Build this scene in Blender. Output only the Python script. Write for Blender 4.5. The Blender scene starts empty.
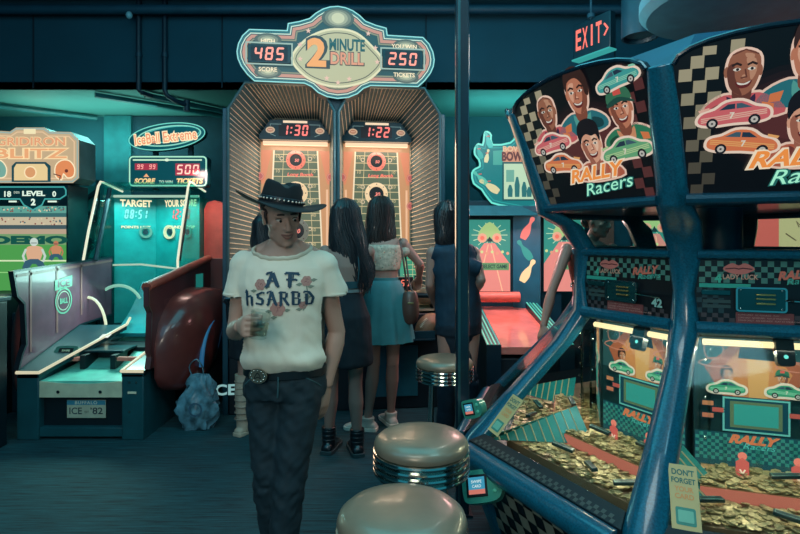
import bpy, bmesh, math, random
from math import sin, cos, pi, radians, tan, sqrt, atan2
from mathutils import Vector, Matrix, noise
from mathutils.bvhtree import BVHTree
random.seed(7)
COL = bpy.context.scene.collection
H = 1.42

# ---------------------------------------------------------------- materials
def lin(c):
    o = []
    for v in c[:3]:
        v = v / 255.0
        o.append(v / 12.92 if v <= .04045 else ((v + .055) / 1.055) ** 2.4)
    return (o[0], o[1], o[2], 1.0)

MC = {}
def mat(name, rgb, rough=.5, metal=0.0, var=.15, scale=9.0, bump=0.0, bscale=60.0, coat=0.0, spec=.5, sheen=0.0):
    if name in MC: return MC[name]
    m = bpy.data.materials.new(name); m.use_nodes = True
    nt = m.node_tree; b = nt.nodes['Principled BSDF']
    b.inputs['Roughness'].default_value = rough
    b.inputs['Metallic'].default_value = metal
    b.inputs['Specular IOR Level'].default_value = spec
    if coat: b.inputs['Coat Weight'].default_value = coat; b.inputs['Coat Roughness'].default_value = .08
    if sheen: b.inputs['Sheen Weight'].default_value = sheen
    tc = nt.nodes.new('ShaderNodeTexCoord')
    n = nt.nodes.new('ShaderNodeTexNoise'); n.inputs['Scale'].default_value = scale; n.inputs['Detail'].default_value = 4
    nt.links.new(tc.outputs['Object'], n.inputs['Vector'])
    cr = nt.nodes.new('ShaderNodeValToRGB'); c = lin(rgb)
    cr.color_ramp.elements[0].position = .3; cr.color_ramp.elements[1].position = .7
    cr.color_ramp.elements[0].color = tuple(max(0, v * (1 - var)) for v in c[:3]) + (1,)
    cr.color_ramp.elements[1].color = tuple(min(1, v * (1 + var)) for v in c[:3]) + (1,)
    nt.links.new(n.outputs['Fac'], cr.inputs['Fac']); nt.links.new(cr.outputs['Color'], b.inputs['Base Color'])
    if bump:
        n2 = nt.nodes.new('ShaderNodeTexNoise'); n2.inputs['Scale'].default_value = bscale; n2.inputs['Detail'].default_value = 3
        nt.links.new(tc.outputs['Object'], n2.inputs['Vector'])
        bp = nt.nodes.new('ShaderNodeBump'); bp.inputs['Strength'].default_value = bump; bp.inputs['Distance'].default_value = .01
        nt.links.new(n2.outputs['Fac'], bp.inputs['Height']); nt.links.new(bp.outputs['Normal'], b.inputs['Normal'])
    MC[name] = m; return m

def em(rgb, s=1.0):
    """backlit print / lamp, or plain trim and stickers painted to glow: gives off light of this colour"""
    name = 'lit_%02x%02x%02x_%d' % (int(rgb[0]), int(rgb[1]), int(rgb[2]), int(s * 100))
    if name in MC: return MC[name]
    m = bpy.data.materials.new(name); m.use_nodes = True
    b = m.node_tree.nodes['Principled BSDF']
    b.inputs['Base Color'].default_value = tuple(v * .15 for v in lin(rgb)[:3]) + (1,)
    b.inputs['Roughness'].default_value = .35
    b.inputs['Emission Color'].default_value = lin(rgb); b.inputs['Emission Strength'].default_value = s
    MC[name] = m; return m

def pr(rgb, rough=.45):
    """plain printed or painted colour, not lit"""
    return mat('print_%02x%02x%02x' % tuple(int(v) for v in rgb), rgb, rough, var=.06)

def glass(name, tint, fac=.1, rough=.03):
    """thin clear sheet: mostly see-through, some mirror reflection"""
    if name in MC: return MC[name]
    m = bpy.data.materials.new(name); m.use_nodes = True
    nt = m.node_tree; nt.nodes.clear()
    o = nt.nodes.new('ShaderNodeOutputMaterial'); t = nt.nodes.new('ShaderNodeBsdfTransparent')
    g = nt.nodes.new('ShaderNodeBsdfGlossy'); g.inputs['Roughness'].default_value = rough
    mx = nt.nodes.new('ShaderNodeMixShader'); fr = nt.nodes.new('ShaderNodeLayerWeight'); fr.inputs['Blend'].default_value = .5
    pw = nt.nodes.new('ShaderNodeMath'); pw.operation = 'POWER'; pw.inputs[1].default_value = 5.0
    ml = nt.nodes.new('ShaderNodeMath'); ml.operation = 'MULTIPLY'; ml.inputs[1].default_value = .5
    ad = nt.nodes.new('ShaderNodeMath'); ad.operation = 'ADD'; ad.inputs[1].default_value = fac; ad.use_clamp = True
    nt.links.new(fr.outputs['Facing'], pw.inputs[0]); nt.links.new(pw.outputs[0], ml.inputs[0])
    t.inputs['Color'].default_value = tuple(tint) + (1,)
    nt.links.new(ml.outputs[0], ad.inputs[0]); nt.links.new(ad.outputs[0], mx.inputs[0])
    nt.links.new(t.outputs[0], mx.inputs[1]); nt.links.new(g.outputs[0], mx.inputs[2]); nt.links.new(mx.outputs[0], o.inputs[0])
    MC[name] = m; return m

def checker_mat(name, c1, c2, scale, rough=.4):
    if name in MC: return MC[name]
    m = bpy.data.materials.new(name); m.use_nodes = True
    nt = m.node_tree; b = nt.nodes['Principled BSDF']; b.inputs['Roughness'].default_value = rough
    tc = nt.nodes.new('ShaderNodeTexCoord'); ch = nt.nodes.new('ShaderNodeTexChecker')
    ch.inputs['Scale'].default_value = scale; ch.inputs['Color1'].default_value = lin(c1); ch.inputs['Color2'].default_value = lin(c2)
    nt.links.new(tc.outputs['UV'], ch.inputs['Vector']); nt.links.new(ch.outputs['Color'], b.inputs['Base Color'])
    MC[name] = m; return m

# ---------------------------------------------------------------- objects
TM = {}
def wm(o): return TM.get(o.name, Matrix.Identity(4))
def tag(o, label, cat, group=None, kind=None):
    o['label'] = label; o['category'] = cat
    if group: o['group'] = group
    if kind: o['kind'] = kind
    return o
def thing(name, label, cat, loc=(0, 0, 0), rotz=0.0, group=None):
    o = bpy.data.objects.new(name, None); COL.objects.link(o)
    o.location = loc; o.rotation_euler = (0, 0, rotz); o.empty_display_size = .1
    TM[o.name] = Matrix.Translation(loc) @ Matrix.Rotation(rotz, 4, 'Z')
    return tag(o, label, cat, group)
def copy_tree(o, parent=None):
    c = o.copy(); COL.objects.link(c)
    if parent is not None: c.parent = parent
    for ch in [x for x in bpy.data.objects if x.parent == o]: copy_tree(ch, c)
    return c

def plane(o, r, u):
    """matrix whose x,y run along r,u on a surface at o, z is the outward normal"""
    r = Vector(r).normalized(); u = Vector(u).normalized(); n = r.cross(u); o = Vector(o)
    return Matrix(((r.x, u.x, n.x, o.x), (r.y, u.y, n.y, o.y), (r.z, u.z, n.z, o.z), (0, 0, 0, 1)))

TXT = {}
def textgeo(s, bold=0.0, shear=0.0, space=1.0):
    k = (s, bold, shear, space)
    if k in TXT: return TXT[k]
    c = bpy.data.curves.new('txt', 'FONT'); c.body = s; c.size = 1; c.offset = bold; c.shear = shear
    c.space_character = space; c.resolution_u = 3; c.fill_mode = 'FRONT'
    o = bpy.data.objects.new('txt', c); COL.objects.link(o)
    dg = bpy.context.evaluated_depsgraph_get()
    me = bpy.data.meshes.new_from_object(o.evaluated_get(dg))
    vs = [(v.co.x, v.co.y) for v in me.vertices]; fs = [tuple(p.vertices) for p in me.polygons]
    bpy.data.objects.remove(o); bpy.data.curves.remove(c); bpy.data.meshes.remove(me)
    xs = [v[0] for v in vs]; ys = [v[1] for v in vs]
    TXT[k] = (vs, fs, min(xs), max(xs), min(ys), max(ys)); return TXT[k]

SEG = {'0': 'abcdef', '1': 'bc', '2': 'abged', '3': 'abgcd', '4': 'fgbc', '5': 'afgcd', '6': 'afgedc', '7': 'abc', '8': 'abcdefg', '9': 'abcdfg'}

def blob(pts, n=4, closed=True):
    """smooth curve through points"""
    out = []; N = len(pts)
    for i in range(N if closed else N - 1):
        if closed: p0, p1, p2, p3 = pts[i - 1], pts[i], pts[(i + 1) % N], pts[(i + 2) % N]
        else: p0, p1, p2, p3 = pts[max(i - 1, 0)], pts[i], pts[i + 1], pts[min(i + 2, N - 1)]
        for k in range(n):
            t = k / n
            out.append(tuple(.5 * (2 * b + (c - a) * t + (2 * a - 5 * b + 4 * c - d) * t * t + (-a + 3 * b - 3 * c + d) * t ** 3)
                             for a, b, c, d in zip(p0, p1, p2, p3)))
    if not closed: out.append(tuple(pts[-1]))
    return out

def grow(pts, d):
    N = len(pts); A = sum(pts[i][0] * pts[(i + 1) % N][1] - pts[(i + 1) % N][0] * pts[i][1] for i in range(N)); sg = 1 if A > 0 else -1
    out = []
    for i in range(N):
        a, b, c = Vector(pts[i - 1][:2]), Vector(pts[i][:2]), Vector(pts[(i + 1) % N][:2])
        e1 = (b - a); e2 = (c - b)
        if e1.length < 1e-7: e1 = e2
        if e2.length < 1e-7: e2 = e1
        e1.normalize(); e2.normalize()
        n = Vector((e1.y, -e1.x)) + Vector((e2.y, -e2.x))
        if n.length < 1e-6: n = Vector((e1.y, -e1.x))
        n.normalize(); k = max(.5, n.dot(Vector((e1.y, -e1.x))))
        q = b + n * (d * sg / k); out.append((q.x, q.y))
    return out

class MB:
    def __init__(s, M=None):
        s.v = []; s.f = []; s.m = []; s.mi = []; s.uv = {}; s.M = M or Matrix.Identity(4)
    def _m(s, m):
        if m not in s.m: s.m.append(m)
        return s.m.index(m)
    def add(s, vs, fs, m, M=None):
        b = len(s.v); T = s.M if M is None else M
        s.v += [T @ Vector(p) for p in vs]; i = s._m(m)
        for f in fs: s.f.append(tuple(b + k for k in f)); s.mi.append(i)
        return s
    def box(s, x0, x1, y0, y1, z0, z1, m):
        vs = [(x, y, z) for x in (x0, x1) for y in (y0, y1) for z in (z0, z1)]
        return s.add(vs, [(0, 1, 3, 2), (4, 6, 7, 5), (0, 4, 5, 1), (2, 3, 7, 6), (0, 2, 6, 4), (1, 5, 7, 3)], m)
    def hexa(s, p, m):
        """8 points: bottom ring of 4, top ring of 4"""
        return s.add(p, [(3, 2, 1, 0), (4, 5, 6, 7), (0, 1, 5, 4), (1, 2, 6, 5), (2, 3, 7, 6), (3, 0, 4, 7)], m)
    def poly(s, pts, m, z=0.0):
        return s.add([(p[0], p[1], z) if len(p) == 2 else p for p in pts], [tuple(range(len(pts)))], m)
    def prism(s, pts, z0, z1, m, m2=None):
        n = len(pts)
        A = sum(pts[i][0] * pts[(i + 1) % n][1] - pts[(i + 1) % n][0] * pts[i][1] for i in range(n))
        if A < 0: pts = pts[::-1]
        vs = [(p[0], p[1], z0) for p in pts] + [(p[0], p[1], z1) for p in pts]
        s.add(vs, [tuple(range(n))[::-1]] + [(i, (i + 1) % n, n + (i + 1) % n, n + i) for i in range(n)], m)
        return s.add([(p[0], p[1], z1) for p in pts], [tuple(range(n))], m2 or m)
    def line(s, pts, w, m, z=0.0, closed=False):
        """flat ribbon along 2D points"""
        P = [Vector(p[:2]) for p in pts]; N = len(P); L = []; R = []
        for i in range(N):
            a = P[i - 1] if (closed or i > 0) else P[i]; c = P[(i + 1) % N] if (closed or i < N - 1) else P[i]
            d1 = (P[i] - a); d2 = (c - P[i])
            if d1.length < 1e-7: d1 = d2
            if d2.length < 1e-7: d2 = d1
            d1 = d1.normalized(); d2 = d2.normalized(); n = Vector((-(d1.y + d2.y), d1.x + d2.x))
            if n.length < 1e-6: n = Vector((-d1.y, d1.x))
            n.normalize(); k = max(.4, n.dot(Vector((-d1.y, d1.x)))); n *= w / 2 / k
            L.append(P[i] + n); R.append(P[i] - n)
        vs = [(p.x, p.y, z) for p in L] + [(p.x, p.y, z) for p in R]
        fs = [(N + i, N + (i + 1) % N, (i + 1) % N, i) for i in range(N if closed else N - 1)]
        return s.add(vs, fs, m)
    def disc(s, x, y, r, m, z=0.0, n=20, ry=None):
        ry = ry or r
        return s.poly([(x + r * cos(2 * pi * i / n), y + ry * sin(2 * pi * i / n)) for i in range(n)], m, z)
    def ringd(s, x, y, r, w, m, z=0.0, n=28):
        return s.line([(x + r * cos(2 * pi * i / n), y + r * sin(2 * pi * i / n)) for i in range(n)], w, m, z, True)
    def tube(s, path, r, m, seg=10, caps=True, closed=False, flat=None, up=None):
        P = [Vector(p) for p in path]; N = len(P)
        R = r if isinstance(r, (list, tuple)) else [r] * N
        vs = []; u = None
        for i in range(N):
            a = P[i - 1] if (closed or i > 0) else P[i]; c = P[(i + 1) % N] if (closed or i < N - 1) else P[i]
            t = (c - a).normalized()
            if u is None:
                u = Vector(up) if up else (Vector((0, 0, 1)) if abs(t.z) < .9 else Vector((0, 1, 0)))
            u = (u - t * u.dot(t))
            if u.length < 1e-6: u = t.orthogonal()
            u.normalize(); w = t.cross(u)
            ri = R[i]; ra, rb = ri if isinstance(ri, (list, tuple)) else (ri, ri * (flat or 1))
            for k in range(seg):
                an = 2 * pi * k / seg; vs.append(P[i] + w * (ra * cos(an)) + u * (rb * sin(an)))
        fs = []
        for i in range(N if closed else N - 1):
            for k in range(seg):
                a, b = i * seg + k, i * seg + (k + 1) % seg; j = (i + 1) % N
                fs.append((a, b, j * seg + (k + 1) % seg, j * seg + k))
        if caps and not closed: fs += [tuple(range(seg))[::-1], tuple(range((N - 1) * seg, N * seg))]
        return s.add(vs, fs, m)
    def loft(s, rings, m, caps=True, closed=True):
        n = len(rings[0]); vs = [p for r in rings for p in r]; fs = []
        for i in range(len(rings) - 1):
            for k in range(n if closed else n - 1):
                fs.append((i * n + k, i * n + (k + 1) % n, (i + 1) * n + (k + 1) % n, (i + 1) * n + k))
        if caps: fs += [tuple(range(n))[::-1], tuple(range((len(rings) - 1) * n, len(rings) * n))]
        return s.add(vs, fs, m)
    def lathe(s, prof, m, seg=32, c=(0, 0), caps=True):
        return s.loft([[(c[0] + r * cos(2 * pi * k / seg), c[1] + r * sin(2 * pi * k / seg), z) for k in range(seg)] for r, z in prof], m, caps)
    def ell(s, c, r, m, seg=16, rings=10, rot=None):
        vs = []; Rm = rot.to_3x3() if rot else None
        for i in range(1, rings):
            ph = pi * i / rings
            for k in range(seg):
                th = 2 * pi * k / seg; vs.append(Vector((r[0] * sin(ph) * cos(th), r[1] * sin(ph) * sin(th), r[2] * cos(ph))))
        vs += [Vector((0, 0, r[2])), Vector((0, 0, -r[2]))]
        if Rm: vs = [Rm @ q for q in vs]
        vs = [q + Vector(c) for q in vs]; fs = []
        for i in range(rings - 2):
            for k in range(seg): fs.append((i * seg + (k + 1) % seg, i * seg + k, (i + 1) * seg + k, (i + 1) * seg + (k + 1) % seg))
        t = len(vs) - 2
        for k in range(seg):
            fs.append((k, (k + 1) % seg, t)); b = (rings - 2) * seg; fs.append((b + (k + 1) % seg, b + k, t + 1))
        return s.add(vs, fs, m)
    def text(s, st, x, y, h, m, z=0.0, w=None, bold=0.0, shear=0.0, align='c', depth=0.0, warp=None, space=1.0, rot=0.0):
        """text with its capital height h, centred at x,y (or left aligned), optional total width w"""
        vs, fs, x0, x1, y0, y1 = textgeo(st, bold, shear, space)
        k = h / max(y1 - y0, 1e-4); kx = (w / (x1 - x0)) if w else k
        out = []
        ox = x - (x1 - x0) * kx / 2 if align == 'c' else x
        for p in vs:
            q = (ox + (p[0] - x0) * kx, y - h / 2 + (p[1] - y0) * k)
            if rot:
                dx, dy = q[0] - x, q[1] - y; q = (x + dx * cos(rot) - dy * sin(rot), y + dx * sin(rot) + dy * cos(rot))
            if warp: q = warp(q[0], q[1])
            out.append((q[0], q[1], z))
        return s.add(out, fs, m)
    def seg7(s, st, x, y, h, m, z=0.0, slant=.12, w=None, t=None):
        """seven-segment digits centred at x,y"""
        w = w or h * .55; t = t or h * .15; gap = w * .38
        wd = [gap * .9 if c in ':.' else w for c in st]; tot = sum(wd) + gap * (len(st) - 1); cx = x - tot / 2
        def P(px, py): return (px + slant * (py - y), py)
        for c, cw in zip(st, wd):
            y0, y1, ym = y - h / 2, y + h / 2, y
            if c == ':':
                for yy in (y - h * .22, y + h * .22):
                    s.poly([P(cx + cw / 2 - t / 2, yy - t / 2), P(cx + cw / 2 + t / 2, yy - t / 2), P(cx + cw / 2 + t / 2, yy + t / 2), P(cx + cw / 2 - t / 2, yy + t / 2)], m, z)
            elif c in SEG:
                g = t * .12
                def hs(yc): s.poly([P(cx + g, yc), P(cx + t / 2 + g, yc - t / 2), P(cx + w - t / 2 - g, yc - t / 2), P(cx + w - g, yc), P(cx + w - t / 2 - g, yc + t / 2), P(cx + t / 2 + g, yc + t / 2)], m, z)
                def vs_(xc, a, b): s.poly([P(xc, a + g), P(xc + t / 2, a + t / 2 + g), P(xc + t / 2, b - t / 2 - g), P(xc, b - g), P(xc - t / 2, b - t / 2 - g), P(xc - t / 2, a + t / 2 + g)], m, z)
                for q in SEG[c]:
                    if q == 'a': hs(y1 - t / 2)
                    if q == 'g': hs(ym)
                    if q == 'd': hs(y0 + t / 2)
                    if q == 'f': vs_(cx + t / 2, ym, y1 - t / 4)
                    if q == 'b': vs_(cx + w - t / 2, ym, y1 - t / 4)
                    if q == 'e': vs_(cx + t / 2, y0 + t / 4, ym)
                    if q == 'c': vs_(cx + w - t / 2, y0 + t / 4, ym)
            cx += cw + gap
        return s
    def build(s, name, parent=None, bevel=0.0, smooth=35, uv=None, origin=None):
        me = bpy.data.meshes.new(name)
        W = wm(parent) if parent is not None else Matrix.Identity(4)
        if parent is None and origin is not None: W = Matrix.Translation(origin)
        Wi = W.inverted()
        me.from_pydata([Wi @ v for v in s.v], [], s.f)
        for m in s.m: me.materials.append(m)
        for p, i in zip(me.polygons, s.mi): p.material_index = i
        if uv:
            ul = me.uv_layers.new(name='UV')
            for l in me.loops: ul.data[l.index].uv = uv(s.v[l.vertex_index])
        me.validate()
        o = bpy.data.objects.new(name, me); COL.objects.link(o)
        if parent is not None: o.parent = parent
        elif origin is not None: o.location = origin
        TM[o.name] = W
        if bevel:
            b = o.modifiers.new('bevel', 'BEVEL'); b.width = bevel; b.segments = 2; b.limit_method = 'ANGLE'; b.angle_limit = radians(40)
        if smooth:
            me.shade_smooth(); me.set_sharp_from_angle(angle=radians(smooth))
        return o

def remesh(o, voxel, smooth=4, fn=None, keep=None, thick=0.0):
    """melt overlapping closed shapes into one continuous surface"""
    r = o.modifiers.new('r', 'REMESH'); r.mode = 'VOXEL'; r.voxel_size = voxel; r.adaptivity = 0
    if smooth:
        q = o.modifiers.new('s', 'SMOOTH'); q.factor = .5; q.iterations = smooth
    dg = bpy.context.evaluated_depsgraph_get(); dg.update()
    me = bpy.data.meshes.new_from_object(o.evaluated_get(dg)); o.modifiers.clear()
    old = o.data; me.materials.clear()
    for m in old.materials: me.materials.append(m)
    me.name = old.name; o.data = me
    if fn:
        me.update(); ns = [v.normal.copy() for v in me.vertices]
        for v, n in zip(me.vertices, ns): v.co = fn(v.co, n)
    if keep:
        bm = bmesh.new(); bm.from_mesh(me)
        bmesh.ops.delete(bm, geom=[v for v in bm.verts if not keep(v.co)], context='VERTS')
        bm.to_mesh(me); bm.free()
    me.shade_smooth(); me.update()
    return o

def bvh(o):
    me = o.data; W = wm(o)
    return BVHTree.FromPolygons([W @ v.co for v in me.vertices], [tuple(p.vertices) for p in me.polygons])

def light(kind, name, loc, energy, color, size=.5, sizey=None, rot=None, target=None, spot=None):
    l = bpy.data.lights.new(name, kind); l.energy = energy; l.color = color
    if kind == 'AREA':
        l.size = size
        if sizey: l.shape = 'RECTANGLE'; l.size_y = sizey
    else: l.shadow_soft_size = size
    o = bpy.data.objects.new(name, l); COL.objects.link(o); o.location = loc
    if spot: l.spot_size = radians(spot); l.spot_blend = .6
    if target is not None: o.rotation_euler = (Vector(target) - Vector(loc)).to_track_quat('-Z', 'Y').to_euler()
    elif rot: o.rotation_euler = rot
    return o

# common materials
BLK = mat('black_plastic', (14, 22, 28), .4)
DTEAL = mat('dark_teal_laminate', (14, 52, 62), .45)
CHROME = mat('chrome', (200, 205, 200), .12, 1.0, var=.03)
STEEL = mat('brushed_steel', (130, 135, 132), .3, 1.0, var=.08)
ACR = glass('clear_acrylic', (.93, .99, .97), .03)
def U(px, d): return (px - 400) * d / 530
def Z(py, d): return H - (py - 240) * d / 530
def struct(o): o['kind'] = 'structure'; return o

# ---------------------------------------------------------------- camera
cd = bpy.data.cameras.new('camera'); cam = bpy.data.objects.new('camera', cd); COL.objects.link(cam)
cam.location = (0, 0, H); cam.rotation_euler = (radians(90), 0, 0)
cd.sensor_width = 36; cd.lens = 530 / 800 * 36; cd.shift_y = -27 / 800; cd.clip_start = .02
bpy.context.scene.camera = cam

# ---------------------------------------------------------------- the room
FLR = mat('dark_carpet', (6, 28, 38), .8, var=.0)
nt = FLR.node_tree; b = nt.nodes['Principled BSDF']
tc = nt.nodes.new('ShaderNodeTexCoord'); mp = nt.nodes.new('ShaderNodeMapping'); mp.inputs['Scale'].default_value = (1.2, 30, 1)
n1 = nt.nodes.new('ShaderNodeTexNoise'); n1.inputs['Scale'].default_value = 3; n1.inputs['Detail'].default_value = 6; n1.inputs['Roughness'].default_value = .75
cr = nt.nodes.new('ShaderNodeValToRGB'); cr.color_ramp.elements[0].position = .38; cr.color_ramp.elements[1].position = .66
cr.color_ramp.elements[0].color = lin((0, 24, 34)); cr.color_ramp.elements[1].color = lin((18, 84, 92))
nt.links.new(tc.outputs['Object'], mp.inputs[0]); nt.links.new(mp.outputs[0], n1.inputs['Vector'])
nt.links.new(n1.outputs['Fac'], cr.inputs[0]); nt.links.new(cr.outputs[0], b.inputs['Base Color'])
WALL = mat('teal_wall_paint', (16, 84, 96), .8, var=.06, scale=2)
SOF = mat('soffit_paint', (8, 66, 82), .8, var=.08, scale=3)
CEI = mat('ceiling_paint', (60, 120, 118), .8, var=.05, scale=2)
DARKC = mat('dark_ceiling_paint', (8, 26, 34), .9)
struct(MB().box(-6, 6, -2.5, 7, -.1, 0, FLR).build('floor', smooth=0))
struct(MB().box(-6, 6, 6.4, 6.5, 0, 3.0, WALL).build('wall_back', smooth=0))
struct(MB().box(-6.1, -6, -2.5, 7, 0, 4.0, WALL).build('wall_left', smooth=0))
struct(MB().box(6, 6.1, -2.5, 7, 0, 4.0, WALL).build('wall_right', smooth=0))
struct(MB().box(-6, 6, 5.2, 5.26, 2.91, 4.0, SOF).build('wall_soffit', smooth=0))
struct(MB().box(-6, 6, 5.2, 6.4, 2.91, 2.97, CEI).build('ceiling_low', smooth=0))
struct(MB().box(-6, 6, -2.5, 5.26, 4.0, 4.1, DARKC).build('ceiling', smooth=0))
# darker recess and lighter pilaster on the back wall
struct(MB().box(-3.52, -3.2, 6.3, 6.4, 0, 2.9, mat('pilaster_paint', (22, 104, 110), .8)).build('trim_1', smooth=0))
struct(MB().box(-3.2, -1.2, 6.34, 6.4, 0, 2.9, mat('recess_paint', (10, 56, 70), .8)).build('trim_2', smooth=0))
# seams on the soffit boards
sm = MB()
for x in (-3.6, -1.75, .25, 2.1, 3.9): sm.box(x, x + .012, 5.19, 5.2, 2.91, 3.62, mat('seam_dark', (5, 34, 48), .8))
struct(sm.build('trim_3', smooth=0))
# pipes and beams under the high ceiling
PIPE = mat('painted_pipe', (14, 62, 80), .55)
o = MB().tube([(-5.9, 5.08, 3.63), (5.9, 5.08, 3.63)], .045, PIPE, 14).build('sprinkler_pipe'); tag(o, 'long horizontal teal pipe running along the top of the soffit', 'pipe')
o = MB().box(-5.9, 5.9, 4.85, 5.0, 3.72, 3.95, mat('steel_beam_paint', (9, 30, 40), .7)).build('ceiling_beam', bevel=.01)
tag(o, 'dark steel beam running across just under the black ceiling', 'beam')
for i, (px, lab) in enumerate(((139, 'vertical dark pipe down the soffit, left of the one with an elbow'), (165, 'vertical dark pipe down the soffit ending in an elbow'))):
    x = U(px, 5.17)
    t = thing('drop_pipe', lab, 'pipe', (x, 5.13, 2.85), 0, 'drop pipes on the soffit')
    pth = [(x, 5.165, 4.0), (x, 5.165, 2.88)] + ([(x + .02, 5.17, 2.83), (x + .08, 5.25, 2.79), (x + .14, 5.35, 2.78)] if i else [(x + .02, 5.18, 2.86), (x + .06, 5.3, 2.86)])
    MB().tube(pth, .024, mat('dark_pipe', (7, 36, 52), .5), 12).build('pipe_run', t)
    MB().tube([(x, 5.165, 3.2), (x, 5.165, 3.24)], .031, mat('pipe_coupling', (12, 50, 66), .5), 12).build('coupling', t)
    if i: MB().tube([(x + .14, 5.35, 2.72), (x + .14, 5.35, 2.83)], .03, mat('dark_pipe', (7, 36, 52), .5), 12).build('sprinkler_head', t)
for i, (a, b2, lab) in enumerate((((-3.05, 5.3), (-1.95, 6.3), 'slim teal rail under the lower ceiling, left of the other diagonal'),
                                  ((-2.55, 5.3), (-1.75, 6.3), 'slim teal rail under the lower ceiling, right of the other diagonal'),
                                  ((-4.9, 5.3), (-3.6, 6.3), 'slim dark rail under the lower ceiling above the football game sign'))):
    o = MB().tube([(a[0], a[1], 2.87), (b2[0], b2[1], 2.87)], .028, mat('rail_teal', (24, 92, 98), .5), 8).build('ceiling_rail'); tag(o, lab, 'rail')
for px, z in ((128, 3.66), (68, 3.66), (195, 3.64), (390, 3.64)):
    pass
t = thing('ceiling_sensor', 'small pale spot lamp fixed on the pipe above the soffit', 'sensor', (U(128, 5.0), 5.02, 3.55))
MB().ell((U(128, 5.0), 5.02, 3.55), (.03, .03, .035), mat('pale_plastic', (120, 170, 180), .5)).build('sensor_body', t)
MB().tube([(U(128, 5.0), 5.03, 3.57), (U(128, 5.0), 5.07, 3.62)], .01, PIPE, 8).build('bracket', t)

# slim steel pillar
px_, py_ = .322, 2.75
t = thing('pillar', 'slim dark square steel pillar standing between the stools and the bowling game', 'pillar', (px_, py_, 0))
MB().box(px_ - .034, px_ + .034, py_ - .03, py_ + .03, 0, 4.0, mat('dark_pillar_paint', (8, 36, 50), .28, coat=.5)).build('pillar_post', t, bevel=.006)
MB().box(px_ - .024, px_ - .012, py_ - .036, py_ - .0302, 0.02, 3.98, mat('pillar_strip', (50, 96, 104), .3, .6)).build('edge_strip', t)
MB().box(px_ - .05, px_ + .05, py_ - .045, py_ + .045, 0, .012, mat('dark_pillar_paint', (8, 36, 50), .28)).build('base_plate', t)

# round hanging canopy lamp, top right, can lamp and exit sign
t = thing('round_canopy', 'large round pale teal disc hanging under the ceiling, above the racing game', 'ceiling disc', (1.9, 3.0, 2.7))
MB().lathe([(.05, 2.90), (.42, 2.88), (.5, 2.82), (.5, 2.76), (.46, 2.72), (.3, 2.70), (.02, 2.695)], mat('canopy_paint', (60, 130, 148), .6), 48, (1.9, 3.0)).build('disc', t)
MB().tube([(1.9, 3.0, 2.89), (1.9, 3.0, 4.0)], .02, PIPE, 10).build('hanger', t)
t = thing('can_lamp', 'dark cylindrical can lamp hanging right of the exit sign', 'lamp', (U(640, 3.6), 3.6, 2.75))
cx, cy = U(640, 3.6), 3.6; zc = Z(38, 3.6)
MB().lathe([(.02, zc + .6), (.118, zc + .6), (.118, zc), (.105, zc), (.1, zc + .03), (.02, zc + .03)], mat('can_paint', (10, 56, 72), .45), 32, (cx, cy)).build('lamp_housing', t)
MB().lathe([(.1, zc + .028), (.001, zc + .02)], mat('can_inner', (34, 100, 112), .6), 32, (cx, cy), caps=False).build('lens', t)
MB().tube([(cx, cy, zc + .6), (cx, cy, 4.0)], .015, PIPE, 10).build('stem', t)

ex, ey, ez = U(591, 4.0), 4.0, Z(34, 4.0)
t = thing('exit_sign', 'dark hanging EXIT sign with glowing salmon letters and arrow', 'exit sign', (ex, ey, ez))
r = Vector((.52, -.85, 0)).normalized(); n = Vector((-.85, -.52, 0)).normalized()
Pm = plane((ex, ey, ez), r, (0, 0, 1))
MB(Pm).box(-.17, .17, -.15, .12, -.06, 0, mat('exit_housing', (6, 40, 52), .4)).build('housing', t, bevel=.006)
MB(Pm).box(-.17, .17, -.162, -.15, -.07, .015, em((60, 170, 165), .8)).build('light_strip', t)
mb = MB(Pm)
RED = em((255, 120, 105), 1.1)
for i, c in enumerate('EXIT'): mb.text(c, -.115 + i * .062, -.01, .16, RED, .003, w=.05 if c != 'I' else .016, bold=.02)
mb.line([(.118, .04), (.15, -.005), (.118, -.05)], .014, RED, .003)
mb.build('lettering', t, smooth=0)
MB().tube([(ex, ey, ez + .11), (ex, ey, 4.0)], .009, PIPE, 8).tube([(ex, ey, ez + .12), (ex, ey, ez + .15)], .03, PIPE, 12).build('hanging_rod', t)

# ================================================================ football toss game with the tall double arch
D0 = 4.43; TH = atan2(63.5, 530); AX = Vector((-sin(TH), cos(TH), 0)); RT = Vector((cos(TH), sin(TH), 0))
def F(u, w, z): p = AX * (D0 + w) + RT * u; return (p.x, p.y, z)
def FM(w): return plane(F(0, w, 0), RT, (0, 0, 1))     # plane facing the camera at depth w; x=u, y=z
def fu(px, w=0.0): return (px - 334.5) * (D0 + w) / 530 * 1.0
def fz(py, w=0.0): return H - (py - 240) * (D0 + w) * cos(0.0) / 530
o0 = F(0, 0, 0)
game = thing('football_toss_game', 'tall double football throwing game with backlit scoreboard sign and two arched lanes', 'arcade machine', o0)
SFR = mat('silver_frame', (92, 112, 116), .35, .5)
TEALF = mat('deep_teal_panel', (10, 58, 74), .4)
WING = mat('net_cloth', (48, 84, 92), .7, var=.05)
CORD = mat('net_cord', (232, 210, 188), .6)
WB = .62     # depth of the lanes
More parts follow.
